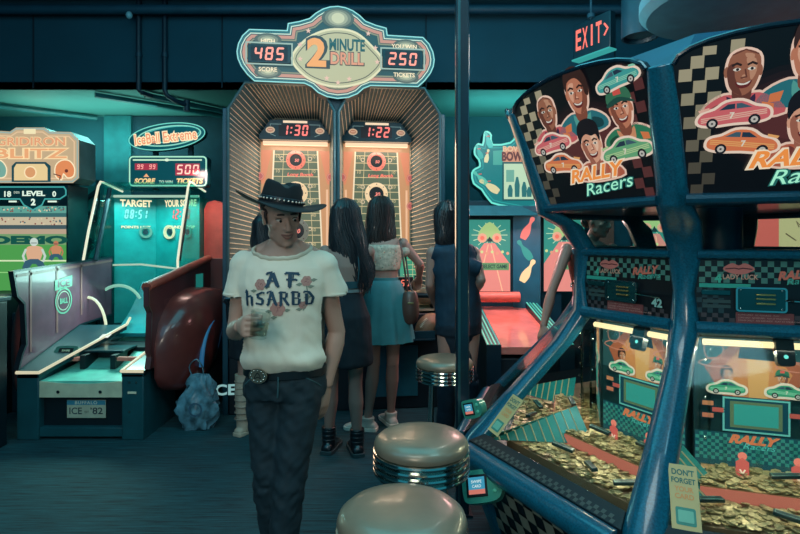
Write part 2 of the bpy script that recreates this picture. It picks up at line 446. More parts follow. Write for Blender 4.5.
for sd, nm in ((-1, 'left'), (1, 'right')):
    # outlines, going round from low outer side to low centre side
    zt, zc_ = fz(87), fz(113); uo = .87
    front = [(sd * uo, .95), (sd * uo, zc_), (sd * .735, zt), (sd * .13, zt), (sd * .018, zc_), (sd * .018, .95)]
    bt, bc = fz(121, WB), fz(141, WB); bo = .36 if 0 else .705
    back = [(sd * bo, .95), (sd * bo, bc), (sd * .57, bt), (sd * .17, bt), (sd * .055, bc), (sd * .055, .95)]
    fr = [F(u, 0, z) for u, z in front]; bk = [F(u, WB, z) for u, z in back]
    mb = MB()
    for i in range(5):
        a, b1, c, d = [Vector(q) for q in (fr[i], fr[i + 1], bk[i + 1], bk[i])]
        cen = Vector(F(sd * .45, .3, 1.9)); nn = (b1 - a).cross(d - a).normalized()
        if nn.dot(cen - a) > 0: nn = -nn
        off = nn * .012
        mb.hexa([a, b1, c, d, a + off, b1 + off, c + off, d + off], WING)
    mb.build('net_panel', game, smooth=0)
    mb = MB()
    def lerp(P, t):
        ls = [(Vector(P[i + 1]) - Vector(P[i])).length for i in range(len(P) - 1)]; T = t * sum(ls)
        for i, l in enumerate(ls):
            if T <= l or i == len(ls) - 1: return Vector(P[i]).lerp(Vector(P[i + 1]), min(1, T / l))
            T -= l
    segs = [(0, 36), (1, 6), (2, 18), (3, 4), (4, 26)]
    for i, nn_ in segs:
        for k in range(nn_):
            t_ = (k + .5) / nn_
            p = Vector(fr[i]).lerp(Vector(fr[i + 1]), t_); q = Vector(bk[i]).lerp(Vector(bk[i + 1]), t_)
            c = Vector(F(sd * .45, .3, min(p.z, 2.3))); s_ = (c - p).normalized() * .006
            if i == 4: continue
            mb.tube([p + s_, q + s_], .0035, CORD, 4, caps=False)
    mb.build('net_cords', game)
    # metal tube round the mouth of the lane
    MB().tube([F(u, -.012, z) for u, z in front], .014, SFR, 8).build('arch_frame', game)
    # inner surround
    c0 = sd * .38
    mb = MB(FM(WB))
    mb.line(back, .02, mat('warm_trim', (170, 150, 125), .5), .012)
    mb.build('inner_frame', game)
    cxu = sd * .378 ; hw = .325
    # header with the clock
    hd = thing if 0 else None
    M2 = FM(WB - .08)
    hp = [(cxu - hw, fz(139, WB)), (cxu - hw + .1, fz(124, WB)), (cxu + hw - .1, fz(124, WB)), (cxu + hw, fz(139, WB)), (cxu + hw, fz(143, WB)), (cxu - hw, fz(143, WB))]
    h = MB(M2).prism(hp, -.12, 0, TEALF).build('clock_header', game, smooth=0)
    mb = MB(M2); PE = em((245, 215, 180), 1.0)
    mb.poly([(cxu - .11, fz(126.8, WB)), (cxu + .11, fz(126.8, WB)), (cxu + .11, fz(124.5, WB)), (cxu - .11, fz(124.5, WB))], PE, .002)
    mb.poly([(cxu - .15, fz(139.5, WB)), (cxu + .14, fz(139.5, WB)), (cxu + .14, fz(128, WB)), (cxu - .15, fz(128, WB))], pr((40, 26, 40)), .002)
    mb.build('clock_window', h, smooth=0)
    MB(M2).seg7('1:30' if sd < 0 else '1:22', cxu + .0, fz(133.8, WB), .1, em((255, 120, 110), 1.2), .004, w=.052).build('clock_digits', h, smooth=0)
    mb = MB(M2)
    for s2 in (-1, 1):
        bx = cxu + s2 * .225; bz = fz(134, WB)
        mb.disc(bx, bz, .042, em((215, 185, 150), .8), .003, 16, .03); mb.disc(bx, bz, .03, em((190, 120, 90), .8), .004, 16, .018)
        mb.line([(bx - .02, bz), (bx + .02, bz)], .004, em((250, 230, 200), .8), .005)
        mb.line([(bx, bz + .035), (bx, bz + .055), (bx - s2 * .1, bz + .055)], .004, em((150, 190, 190), .6), .003)
        mb.line([(bx, bz - .035), (bx - s2 * .05, bz - .055)], .004, em((150, 190, 190), .6), .003)
    mb.build('football_icon', h, smooth=0)
    # light bar under the header
    MB(FM(WB - .02)).box(cxu - hw + .03, cxu + hw - .03, fz(147.5, WB), fz(144, WB), -.03, .03, em((250, 205, 165), 1.15)).build('light_bar', game, smooth=0)
    # backlit playfield
    zb = .95; zt2 = fz(144, WB)
    M3 = FM(WB)
    pf = MB(M3).box(cxu - hw, cxu + hw, zb, zt2, -.05, -.002, em((208, 150, 104), .85)).build('playfield', game, smooth=0)
    mb = MB(M3)
    GRN = em((98, 112, 88), .75); YL = em((222, 200, 150), .8); ORG = em((235, 150, 100), .9); PK = em((240, 130, 110), .95)
    fld = [(cxu - .26, zb), (cxu - .2, fz(152, WB)), (cxu + .2, fz(152, WB)), (cxu + .26, zb)]
    mb.poly([(cxu - hw, fz(152, WB)), (cxu - .22, fz(152, WB)), (cxu - .29, fz(185, WB)), (cxu - hw, fz(185, WB))], em((228, 142, 104), .8), .0)
    mb.poly([(cxu + .22, fz(152, WB)), (cxu + hw, fz(152, WB)), (cxu + hw, fz(185, WB)), (cxu + .29, fz(185, WB))], em((228, 142, 104), .8), .0)
    mb.poly(fld, GRN, .001)
    for k in range(22):
        z = fz(156 + k * 7.2, WB); wv = .2 + (fz(152, WB) - z) / (fz(152, WB) - zb) * .06
        mb.line([(cxu - wv, z), (cxu + wv, z)], .007, YL, .002)
        if k % 2 == 0:
            for s2 in (-1, 1): mb.text('%d' % (10 * (5 - abs(5 - (k // 2) % 10)) or 10), cxu + s2 * .165, z - .018, .03, YL, .003)
    for s2 in (-1, 1):
        mb.line([(cxu + s2 * .2, fz(152, WB)), (cxu + s2 * .26, zb)], .014, em((245, 225, 190), .9), .003)
        for k in range(5): mb.ringd(cxu + s2 * .13, fz(160 + k * 21 + (k % 2) * 6, WB), .017, .007, em((230, 205, 170), .8), .003, 12)
        mb.line([(cxu + s2 * .29, fz(190, WB)), (cxu + s2 * .29, zb)], .02, em((240, 190, 150), .9), .002)
        mb.line([(cxu + s2 * .11, fz(152, WB)), (cxu + s2 * .16, fz(250, WB))], .005, YL, .003)
    mb.text('Long Bomb', cxu + .04, fz(176, WB), .04, em((245, 120, 100), 1), .005, w=.24, bold=.03, shear=.2)
    mb.build('field_artwork', pf, smooth=0)
    for (py_h, rad, ring, num, dx) in ((161.5, .088, PK, '50', 0), (194, .108, em((238, 205, 160), .95), '30', 0), (231, .12, em((120, 122, 110), .8), '20', .0)):
        hx = cxu + dx; hz = fz(py_h, WB)
        hb = MB(M3); nn_ = 32
        hb.loft([[(hx + rr * cos(2 * pi * k / nn_), hz + rr * sin(2 * pi * k / nn_), zz) for k in range(nn_)] for rr, zz in ((rad * 1.02, .0), (rad, .022), (rad * .7, .026), (rad * .64, .012), (rad * .64, .004))], ring, caps=False)
        hb.disc(hx, hz, rad * .65, em((16, 22, 30), .5), .0045, nn_)
        for k in range(8): hb.disc(hx + rad * .85 * cos(k * pi / 4), hz + rad * .85 * sin(k * pi / 4), rad * .05, pr((110, 60, 50)), .0255, 8)
        hb.text(num, hx + rad * .1, hz - rad * .02, rad * .34, em((255, 140, 125), 1.1), .006, bold=.02, shear=.2)
        hb.build('target_hole', pf, smooth=35)
    # striped side strips with round bumpers
    for s2 in (-1, 1):
        mb = MB(M3); x0 = cxu + s2 * (hw + .012)
        for k, cc in enumerate(((70, 110, 150), (200, 120, 120), (60, 150, 150))): mb.box(x0 + s2 * k * .008 - .004, x0 + s2 * k * .008 + .004, zb, fz(150, WB), -.04, .012 - k * .002, em(cc, .55))
        mb.build('side_strip', pf, smooth=0)
        for pyb in (178, 206): 
            if s2 * sd > 0 or pyb == 178: MB(M3).disc(cxu + s2 * hw, fz(pyb, WB), .038, em((200, 100, 95), .75), .03).ringd(cxu + s2 * hw, fz(pyb, WB), .03, .01, em((230, 150, 130), .75), .031).build('bumper', pf, smooth=0)
# centre post
MB(FM(0)).box(-.02, .02, .95, fz(104), -.62, -.004, mat('centre_post', (34, 84, 96), .4)).build('centre_post', game)
MB(FM(0)).prism([(-.1, fz(92)), (0, fz(112)), (.1, fz(92)), (.1, fz(84)), (-.1, fz(84))], -.3, .0, TEALF).build('centre_gusset', game, smooth=0)
# structure behind and outer sides
for sd in (-1, 1):
    MB(FM(0)).box(sd * .895 - .022, sd * .895 + .022, 0, fz(112), -.9, .0, mat('cabinet_side', (14, 66, 82), .4)).build('side_post', game, bevel=.004)
MB(FM(WB + .1)).box(-.87, .87, .0, 2.6, -.2, 0, mat('cabinet_back', (10, 40, 52), .6)).build('back_board', game)
# lower cabinet
LC = mat('lower_cabinet_black', (7, 26, 36), .4)
MB(FM(0)).box(-.87, .87, 0, .80, -.72, .0, LC).build('lower_cabinet', game, bevel=.01)
MB(FM(0)).box(fu(373), fu(416), fz(397), fz(346), 0, .015, mat('coin_door_teal', (22, 92, 108), .4)).build('coin_door', game, bevel=.004)
MB(FM(0)).box(-.87, .87, .62, .66, 0, .03, SFR).build('front_rail', game, bevel=.006)
mb = MB(FM(0)).text('ICE', fu(226), fz(385), .09, em((150, 200, 200), .7), .004, w=.2, bold=.03); mb.build('lettering', game, smooth=0)
# ball troughs with footballs, one per lane
FB = mat('football_leather', (150, 112, 88), .4, bump=.3)
LACE = mat('football_laces', (215, 205, 185), .6)
for sd in (-1, 1):
    cxu = sd * .42
    mb = MB()
    prof = [(-.16, .80), (-.2, .96), (.02, .86), (.3, .90), (.62, 1.0)]
    mb.box(0, 0, 0, 0, 0, 0, LC) if 0 else None
    rings = [[F(cxu - .4, w, z), F(cxu + .4, w, z), F(cxu + .4, w, z - .02), F(cxu - .4, w, z - .02)] for w, z in ((.0, .84), (.12, .82), (.3, .86), (.62, .98))]
    mb.loft(rings, mat('trough_lit', (150, 140, 120), .4)).build('ball_trough', game, smooth=0)
    pth = [F(cxu - .41, -.16, .78), F(cxu - .41, -.19, .92), F(cxu - .37, -.2, .97), F(cxu + .37, -.2, .97), F(cxu + .41, -.19, .92), F(cxu + .41, -.16, .70)]
    MB().tube(blob(pth, 4, False), .022, mat('black_rail', (9, 30, 40), .3, coat=.6), 10).build('trough_rail', game)
    for q in (F(cxu - .41, -.16, .78), F(cxu + .41, -.16, .74)):
        MB().tube([q, F((Vector(q).dot(RT)), .02, q[2] - .06)], .018, mat('black_rail', (9, 30, 40), .3), 8).build('rail_bracket', game)
    # ball shelf below the rail
    MB(FM(0)).box(cxu - .38, cxu + .38, .60, .615, 0, .17, TEALF).build('ball_shelf', game, bevel=.003)
    MB(FM(0)).box(cxu - .38, cxu + .38, .615, .68, .155, .17, TEALF).build('shelf_lip', game, bevel=.003)
def football(loc, ax, lab, grp):
    t = thing('football', lab, 'ball', loc, 0, grp)
    ax = Vector(ax).normalized(); Rm = ax.to_track_quat('Z', 'Y').to_matrix().to_4x4()
    M = Matrix.Translation(loc) @ Rm
    prof = [(.001, -.135), (.03, -.122), (.06, -.085), (.078, -.04), (.083, 0), (.078, .04), (.06, .085), (.03, .122), (.001, .135)]
    MB(M).lathe(prof, FB, 20).build('ball_body', t)
    mb = MB(M)
    upl = (M.to_3x3().inverted() @ Vector((0, -.6, .8))); an = atan2(upl.y, upl.x)
    for k in range(-3, 4): mb.tube([(.085 * cos(an - .16), .085 * sin(an - .16), k * .013), (.086 * cos(an + .16), .086 * sin(an + .16), k * .013)], .003, LACE, 5)
    mb.tube([(.086 * cos(an), .086 * sin(an), -.05), (.088 * cos(an), .088 * sin(an), 0), (.086 * cos(an), .086 * sin(an), .05)], .003, LACE, 5)
    mb.build('laces', t)
for u, w, z, a, lab in ((.56, .08, .925, (1, .3, .25), 'brown football in the right lane trough, nearest the handbag'), (.79, .16, .935, (1, -.4, .1), 'brown football at the far right end of the trough'),
                        (.62, .36, .985, (.7, .7, .1), 'brown football further back in the right lane trough'), (.33, .2, .94, (1, .2, .0), 'brown football in the trough behind the denim skirt')):
    football(F(u, w, z), a, lab, 'footballs in the throwing game')
for u, a, lab in ((.49, (1, .2, 0), 'dark football on the low shelf under the trough, left one'), (.74, (.6, .3, .8), 'dark football on the low shelf under the trough, right one')):
    football(F(u, -.082, .70), a, lab, 'footballs in the throwing game')
# small tilted play chart between lane and player on the right
A = Vector(F(.60, .42, .97)); Pm = plane(A, RT, Vector((0, 0, .9)) + AX * .45)
mb = MB(Pm); mb.box(-.03, .27, 0, .37, -.03, 0, BLK); ch = mb.build('play_chart', game, bevel=.004)
mb = MB(Pm); mb.poly([(-.01, .02), (.25, .02), (.25, .35), (-.01, .35)], em((60, 150, 110), .8), .002)
for k in range(6): mb.line([(-.005 + k * .012, .04 + k * .05), (.245 - k * .006, .04 + k * .05)], .005, em((215, 210, 150), .8), .003)
for x in (.03, .1, .2): mb.line([(x, .02), (x + .02, .34)], .004, em((215, 210, 150), .8), .003)
for x, y in ((.05, .12), (.14, .22), (.2, .28), (.17, .1)): mb.ringd(x, y, .015, .005, em((230, 120, 100), .9), .004, 10)
mb.poly([(.12, .05), (.2, .05), (.2, .13), (.12, .13)], pr((10, 16, 24)), .005)
mb.build('chart_artwork', ch, smooth=0)
mb = MB(plane(F(.36, -.03, 1.0), RT, (0, 0, 1))); mb.box(0, .28, .0, .11, -.05, 0, BLK); sc = mb.build('score_box', game, bevel=.005)
MB(plane(F(.36, -.03, 1.0), RT, (0, 0, 1))).seg7('250', .19, .06, .055, em((255, 130, 110), 1), .003).build('score_digits', sc, smooth=0)

# the marquee sign
sg = [(242, 71), (239, 64), (238, 57), (239.5, 49), (243.5, 41), (250, 34.5), (286, 34), (287, 27), (298, 24.5), (308, 21), (314, 15.5), (321, 11), (328, 8.5), (336, 7.5)]
R_ = [(671.5 - x, y) for x, y in sg[::-1]][1:]
low = [(248, 79), (255, 85.5), (303, 86), (310, 89), (316, 94.5), (325, 98.5), (336, 100)]
Rl = [(671.5 - x, y) for x, y in low[::-1]][1:]
outl = sg + R_ + Rl[::-1][::-1] + []
SP = sg + R_ + [(671.5 - x, y) for x, y in low] + low[::-1][1:]
WS = -.06
outl = [(fu(x, WS), fz(y, WS)) for x, y in SP]
MS = FM(WS)
NE = em((150, 220, 215), .9)
sign = MB(MS).prism(outl, -.14, 0, mat('marquee_case', (20, 60, 72), .4), em((52, 84, 88), .75)).build('marquee', game, smooth=0)
mb = MB(MS)
mb.line(grow(outl, -.005), .01, NE, .003, True); mb.line(grow(outl, -.02), .008, em((40, 120, 130), .8), .003, True)
mb.line(grow(outl, -.033), .009, em((205, 225, 205), .9), .003, True); mb.line(grow(outl, -.058), .026, em((214, 150, 130), .8), .003, True); mb.line(grow(outl, -.082), .012, em((150, 148, 120), .8), .003, True)
mb.build('neon_outline', sign, smooth=0)
mb = MB(MS)
# soft lamp glow painted as stepped discs, brighter inward, behind the badges
for (x, y, rx, ry) in ((268, 44, 9, 3), (268, 76, 9, 3), (404, 44, 9, 3), (404, 76, 9, 3), (336, 20, 12, 7)):
    for k in range(4): mb.disc(fu(x, WS), fz(y, WS), (rx + 4 - k * 3.2) / 120, em((90 + k * 42, 100 + k * 38, 92 + k * 28), .8), .004 + k * .0006, 20, (ry + 3 - k * 1.6) / 120)
lx, rx = [fu(v, WS) for v in (292, 378)]
foot = blob([(291, 62), (303, 44), (320, 34), (337, 31), (354, 34), (369, 46), (381, 62), (369, 78), (354, 85), (337, 88), (320, 86), (303, 78)], 4)
fp = [(fu(x, WS), fz(y, WS)) for x, y in foot]
mb.poly(fp, em((196, 190, 150), .85), .008); mb.line(fp, .018, em((225, 215, 175), .95), .009, True); mb.line(grow(fp, -.03), .007, em((90, 90, 80), .7), .009, True)
for x, y in ((307, 34), (366, 34), (299, 48), (373, 48), (299, 62), (375, 62), (325, 80), (336, 84), (347, 80)):
    cx_, cz_ = fu(x, WS), fz(y, WS)
    mb.poly([(cx_ + (.024 if k % 2 == 0 else .01) * sin(k * pi / 5), cz_ + (.024 if k % 2 == 0 else .01) * cos(k * pi / 5)) for k in range(10)], em((235, 190, 170), .9), .01)
mb.build('badge_artwork', sign, smooth=0)
mb = MB(MS)
mb.text('2', fu(316, WS), fz(54.5, WS), .27, em((60, 70, 74), .7), .011, w=.2, bold=.06); mb.text('2', fu(315, WS), fz(55, WS), .235, em((238, 160, 92), 1), .013, w=.155, bold=.04)
mb.text('MINUTE', fu(345, WS), fz(46.5, WS), .1, em((38, 92, 96), .8), .012, w=.29, bold=.035)
mb.text('DRILL', fu(345, WS), fz(60, WS), .115, em((40, 60, 66), .8), .012, w=.285, bold=.06); mb.text('DRILL', fu(345, WS), fz(60, WS), .1, em((226, 150, 118), .9), .014, w=.27, bold=.03)
CRM = em((250, 225, 185), 1)
mb.text('HIGH', fu(268, WS), fz(46, WS), .035, CRM, .012, bold=.02); mb.text('SCORE', fu(268, WS), fz(73.5, WS), .035, CRM, .012, bold=.02)
mb.text('YOU WIN', fu(402, WS), fz(45.5, WS), .035, CRM, .012, bold=.02); mb.text('TICKETS', fu(402, WS), fz(74, WS), .035, CRM, .012, bold=.02)
mb.build('lettering', sign, smooth=0)
for x, s_ in ((269.5, '485'), (400.5, '250')):
    X, Zz = fu(x, WS), fz(58.5, WS)
    sb = MB(MS).box(X - .17, X + .17, Zz - .075, Zz + .075, 0, .02, mat('score_case', (20, 44, 52), .3)).build('score_window', sign, bevel=.004)
    mb = MB(MS); mb.line([(X - .18, Zz - .085), (X + .18, Zz - .085), (X + .18, Zz + .085), (X - .18, Zz + .085)], .012, em((170, 190, 175), .8), .021, True)
    mb.poly([(X - .145, Zz - .06), (X + .145, Zz - .06), (X + .145, Zz + .06), (X - .145, Zz + .06)], pr((38, 26, 38)), .021)
    mb.seg7(s_, X, Zz, .105, em((255, 150, 130), 1.2), .023, w=.062); mb.build('score_digits', sb, smooth=0)
# warm lamps inside each lane and behind the sign
for sd in (-1, 1):
    light('AREA', 'lane_lamp', F(sd * .38, WB - .14, fz(147, WB)), 3.5, (1, .72, .5), .5, .05, target=F(sd * .38, WB - .12, 0))
    light('AREA', 'field_glow', F(sd * .38, WB - .03, 1.7), 8.5, (1, .66, .42), .6, 1.4, target=F(sd * .38, -2, 1.7))
# ================================================================ ball bowler / hockey style alley, left foreground
XL, XR = -2.72, -1.82
hk = thing('ball_alley_game', 'teal-lit arcade alley with clear dome, red right fender and BUFFALO ICE plate', 'arcade machine', ((XL + XR) / 2, 3.78, 0))
HP = mat('alley_post_teal', (22, 74, 82), .4)
HB = mat('alley_black', (6, 24, 32), .45)
CREAM = mat('cream_edge', (225, 215, 185), .5)
APR = mat('cream_apron', (200, 200, 170), .5)
DECK = mat('dark_teal_deck', (12, 58, 66), .3, coat=.3)
BED = mat('alley_bed', (110, 200, 180), .4)
yf = 3.76
MB().box(XL, XL + .155, yf, 4.3, 0, .47, HP).build('front_post', hk, bevel=.006)
MB().box(XR - .155, XR, yf, 4.3, 0, .47, HP).build('front_post', hk, bevel=.006)
MB().box(XL + .155, XR - .155, yf + .06, 4.3, 0, .30, HB).build('front_panel', hk)
MB().box(XL + .155, XR - .155, yf + .01, 4.3, 0.02, .085, HP).build('kick_plate', hk, bevel=.004)
MB().box(XL, XR, 4.3, 5.16, 0, .55, HB).build('rear_cabinet', hk)
# screws and coin details on the right post
for x, z in ((XR - .1, .41), (XR - .05, .41), (XR - .1, .2)): MB(plane((x, yf - .001, z), (1, 0, 0), (0, 0, 1))).disc(0, 0, .008, STEEL, .001, 10).build('screw', hk, smooth=0)
MB().box(XR - .11, XR - .05, yf - .006, yf, .33, .345, CREAM).build('slot_plate', hk)
# curved cream apron in front
pts = [(XL + .155, .30), (XR - .155, .30)] + [(XR - .155 - k / 12 * .59, .415 - .02 * sin(pi * k / 12)) for k in range(13)]
ap = MB(plane((0, yf + .02, 0), (1, 0, 0), (0, 0, 1))).prism(pts, -.03, .01, APR).build('apron', hk, bevel=.003)
for x in (-2.43, -2.13): MB(plane((x, yf + .008, .34), (1, 0, 0), (0, 0, 1))).disc(0, 0, .012, HB, .004, 12).build('apron_bolt', ap, smooth=0)
# plate
pm = plane((-2.255, yf + .055, .205), (1, 0, 0), (0, 0, 1))
pl = MB(pm).box(-.14, .14, -.065, .065, 0, .006, mat('plate_pale', (185, 190, 165), .4)).build('number_plate', hk, bevel=.003)
mb = MB(pm).box(-.138, .138, .03, .063, .006, .0068, pr((60, 140, 165)))
mb.build('plate_band', pl, smooth=0)
mb = MB(pm); D_ = pr((40, 60, 70))
mb.text('BUFFALO', 0, .047, .024, pr((210, 220, 200)), .008, w=.16, bold=.02, space=1.15); mb.text('ICE', -.075, -.012, .048, D_, .008, w=.09, bold=.01); mb.text('EST', .005, -.02, .016, D_, .008, w=.03); mb.text('’82', .075, -.012, .048, D_, .008, w=.09, bold=.01)
mb.build('lettering', pl, smooth=0)
# sloping basin between the decks
y1, y2 = 4.25, 5.25
mb = MB().loft([[(XL + .155, yf + .02, .415), (XR - .155, yf + .02, .415), (XR - .155, yf + .02, .38), (XL + .155, yf + .02, .38)],
                [(XL + .17, 4.05, .44), (XR - .13, 4.05, .44), (XR - .13, 4.05, .40), (XL + .17, 4.05, .40)],
                [(XL + .30, 4.3, .52), (XR - .1, 4.3, .52), (XR - .1, 4.3, .48), (XL + .30, 4.3, .48)],
                [(XL + .25, 5.2, .62), (XR - .1, 5.2, .62), (XR - .1, 5.2, .58), (XL + .25, 5.2, .58)]], BED)
mb.build('alley_bed', hk, smooth=0)
# ball return notch
mb = MB().box(-2.43, -2.39, 4.02, 4.3, .44, .545, HB).box(-2.2, -2.16, 4.02, 4.3, .44, .545, HB).box(-2.43, -2.16, 4.2, 4.3, .44, .56, HB).box(-2.45, -2.14, 4.1, 4.32, .55, .565, DECK)
mb.build('ball_return', hk, bevel=.003)
for x0, x1 in ((-2.60, -2.44), (-2.15, -2.0)):
    MB().box(x0, x1, 4.02, 4.06, .50, .53, mat('pink_rail', (215, 120, 105), .4)).build('pink_rail', hk, bevel=.004)
# side decks
def deck(p, nm):
    b_ = [(x, y, z - .04) for x, y, z in p]
    MB().hexa(b_ + p, DECK).build(nm, hk, smooth=0)
zl0, zl1 = .48, .70
deck([(XL, yf, zl0), (XL + .16, yf, zl0), (XL + .4, 4.5, zl1), (XL, 4.5, zl1)], 'side_deck')
deck([(XR - .155, yf, .49), (XR, yf, .49), (XR, 4.7, .66), (XR - .13, 4.7, .66)], 'side_deck')
MB().tube([(XL, yf - .004, zl0), (XL + .16, yf - .004, zl0), (XL + .4, 4.5, zl1 + .004), (XL + .3, 4.75, zl1 + .02)], .012, em((235, 225, 190), .75), 8).build('edge_trim', hk)
MB().tube([(XR, yf - .004, .49), (XR - .155, yf - .004, .49), (XR - .13, 4.7, .664)], .012, em((235, 225, 190), .75), 8).build('edge_trim', hk)
MB().hexa([(XR - .12, 4.05, .548), (XR - .01, 4.05, .548), (XR - .01, 4.3, .592), (XR - .12, 4.3, .592), (XR - .12, 4.05, .556), (XR - .01, 4.05, .556), (XR - .01, 4.3, .6), (XR - .12, 4.3, .6)], CREAM).build('deck_card', hk)
# small score reader on the left deck
dm = plane((XL + .17, 4.04, .565), (1, 0, 0), (0, .55, .85))
rd = MB(dm).prism(blob([(-.075, -.04), (.075, -.04), (.085, .03), (.06, .05), (-.06, .05), (-.085, .03)], 3), -.04, .0, mat('reader_green', (70, 120, 105), .4)).build('card_reader', hk, bevel=.004)
MB(dm).poly([(-.055, -.025), (.055, -.025), (.055, .032), (-.055, .032)], pr((12, 24, 24)), .0015).text('SWIPE', 0, .012, .016, em((150, 200, 170), .8), .002).text('CARD', 0, -.012, .014, em((150, 200, 170), .8), .002).build('reader_screen', rd, smooth=0)
MB(plane((XL + .33, 4.3, .64), (1, 0, 0), (0, .93, .28))).box(-.035, .035, -.03, .03, .0, .004, em((235, 225, 215), .7)).disc(0, 0, .012, em((240, 80, 70), .9), .006, 10).build('price_sticker', hk, smooth=0)

# side panels
RB = mat('red_brown_vinyl', (132, 52, 46), .35, coat=.4)
PUR = mat('mauve_panel', (108, 66, 84), .4, coat=.3)
# left: inner face visible. outline in (y, z)
lp = [(3.76, .50), (3.80, .62), (3.86, .66), (3.84, .96), (3.76, 1.03), (3.73, 1.20), (4.60, 1.235), (4.85, 1.0), (4.9, .74), (4.5, .70)]
lp = [(3.78, .49), (3.82, .60), (3.86, .66), (3.84, .96), (3.77, 1.02), (3.73, 1.20), (5.0, 1.26), (5.0, .72), (4.5, .70)]
ML = plane((XL, 0, 0), (0, 1, 0), (0, 0, 1))      # x=y world, y=z, normal +X
lpan = MB(ML).prism(lp, -.04, 0, mat('panel_edge_dark', (20, 30, 38), .4), PUR).build('side_panel', hk)
mb = MB(ML); EDG = mat('panel_moulding', (150, 100, 100), .4)
mb.line(lp, .016, mat('t_moulding', (16, 44, 54), .4), .003, True)
for y in (3.9, 4.2, 4.52): mb.line([(y, .56 + (y - 3.78) * .3), (y, 1.19 + (y - 3.73) * .045)], .022, EDG, .004)
mb.line([(3.76, 1.165), (5.0, 1.225)], .02, EDG, .004)
mb.build('panel_ribs', lpan, smooth=0)
mb = MB(ML)
LG = pr((120, 175, 150)); cx_, cz_ = 4.28, .96
mb.ringd(cx_, cz_ - .03, .1, .014, LG, .005); mb.ringd(cx_, cz_ - .03, .075, .008, pr((190, 200, 180)), .005)
mb.poly([(cx_ - .11, cz_ + .06), (cx_ + .11, cz_ + .08), (cx_ + .11, cz_ + .17), (cx_ - .11, cz_ + .14)], LG, .005); mb.text('ICE', cx_, cz_ + .112, .06, PUR, .006, w=.15, bold=.04)
mb.text('BALL', cx_, cz_ - .03, .045, LG, .006, w=.1, bold=.04)
mb.build('panel_logo', lpan, smooth=0)
# right panel: outer face visible
rp = [(3.77, .50), (3.80, .58), (3.78, .62), (3.80, .90), (3.76, .95), (3.76, 1.10), (4.98, 1.26), (4.98, .60), (4.3, .5)]
MR = plane((XR, 0, 0), (0, 1, 0), (0, 0, 1))
rpan = MB(MR).prism(rp, 0, .04, mat('right_panel_brown', (88, 44, 46), .4), mat('right_panel_face', (96, 44, 46), .4)).build('side_panel', hk)
MB(MR).line(rp[:6], .014, STEEL, .043).build('steel_edge', rpan, smooth=0)
MB().tube([(XR + .02, 3.76, 1.085), (XR + .02, 4.98, 1.245)], .035, mat('red_rail_padding', (168, 76, 62), .45), 12).build('rail_cap', rpan)
MB(MR).box(4.62, 4.78, .88, 1.12, .041, .044, em((40, 150, 140), .45)).build('panel_window', rpan, smooth=0)
MB(MR).text('ICE BALL', 4.15, .95, .05, pr((120, 70, 72)), .042, w=.3, bold=.02).build('lettering', rpan, smooth=0)
# car style fenders with wheel, both sides
def fender(sd, X):
    fl = 1 if sd > 0 else .42
    rings = []
    # sections along y (length), each a half profile bulging out from the panel
    prof = [(3.84, .64, .42, .03), (3.90, .80, .34, .16), (4.0, .90, .28, .26), (4.12, .97, .25, .31), (4.26, 1.0, .24, .34), (4.4, 1.02, .30, .35), (4.54, 1.02, .56, .35), (4.68, 1.0, .70, .34), (4.84, .96, .74, .32), (4.98, .9, .70, .28)]
    for y, zt, zb, w in prof:
        w *= .8 if sd > 0 else .42
        if sd < 0: y = 3.84 + (y - 3.84) * .42
        r = []
        for k in range(15):
            a = pi * k / 14
            z = (zt + zb) / 2 + (zt - zb) / 2 * cos(a); x = w * max(0, sin(a)) ** .45
            r.append((X + sd * x, y, z))
        rings.append(r)
    mb = MB().loft(rings, RBF, caps=True, closed=False)
    mb.build('fender', hk, smooth=60)
    # blue lit wheel arch
    if sd < 0: return
    MB().tube([(X + sd * .25, 4.42 + .34 * cos(a), .42 + .36 * sin(a)) for a in [pi * .02 + k * pi * .96 / 16 for k in range(17)]], .018, em((40, 105, 150), .55), 8).build('arch_trim', hk)
    wx = X + sd * .13
    M = plane((wx, 4.44, .36), (0, 1, 0), (0, 0, 1)) if sd > 0 else plane((wx, 4.44, .36), (0, -1, 0), (0, 0, 1))
    MB(M).lathe([(.2, -.02), (.29, -.02), (.31, .02), (.31, .07), (.28, .1), (.2, .1)], mat('tyre', (14, 24, 30), .7), 32).build('tyre', hk)
    MB(M).lathe([(.01, .06), (.05, .085), (.06, .05), (.18, .05), (.2, .09), (.2, -.02), (.01, -.02)], STEEL, 24).build('wheel_hub', hk)
RBF = mat('red_brown_gloss', (104, 46, 42), .3, coat=.4, bump=.15, bscale=4)
fender(1, XR + .04); fender(-1, XL - .04)
# clear dome at the back
GL = glass('teal_acrylic', (.55, .97, .92), .07, .08)
bx0, bx1 = -2.75, -1.93
for X, nm in ((bx0, 'l'), (bx1, 'r')):
    o_ = [(4.62, .80), (4.60, 1.24), (4.68, 1.5), (4.84, 1.93), (4.90, 1.95), (5.25, 1.90), (5.25, .8)]
    M = plane((X, 0, 0), (0, 1, 0), (0, 0, 1))
    pn = MB(M).prism(o_, -.004, .004, GL).build('dome_side', hk, smooth=0)
    pth = [(X, y, z) for y, z in [(4.75, .8), (4.68, .92), (4.61, 1.0), (4.60, 1.24), (4.68, 1.5), (4.83, 1.91), (4.87, 1.955), (4.93, 1.95), (5.25, 1.90)]]
    MB().tube(pth, .011, em((235, 235, 205), .95), 8).build('edge_trim', pn)
    # darker inner column frame
    MB().tube([(X + (.04 if X < -2 else -.04), 4.72, 1.24), (X + (.04 if X < -2 else -.04), 4.95, 1.9)], .02, DTEAL, 8).build('dome_rib', pn)
mb = MB(); 
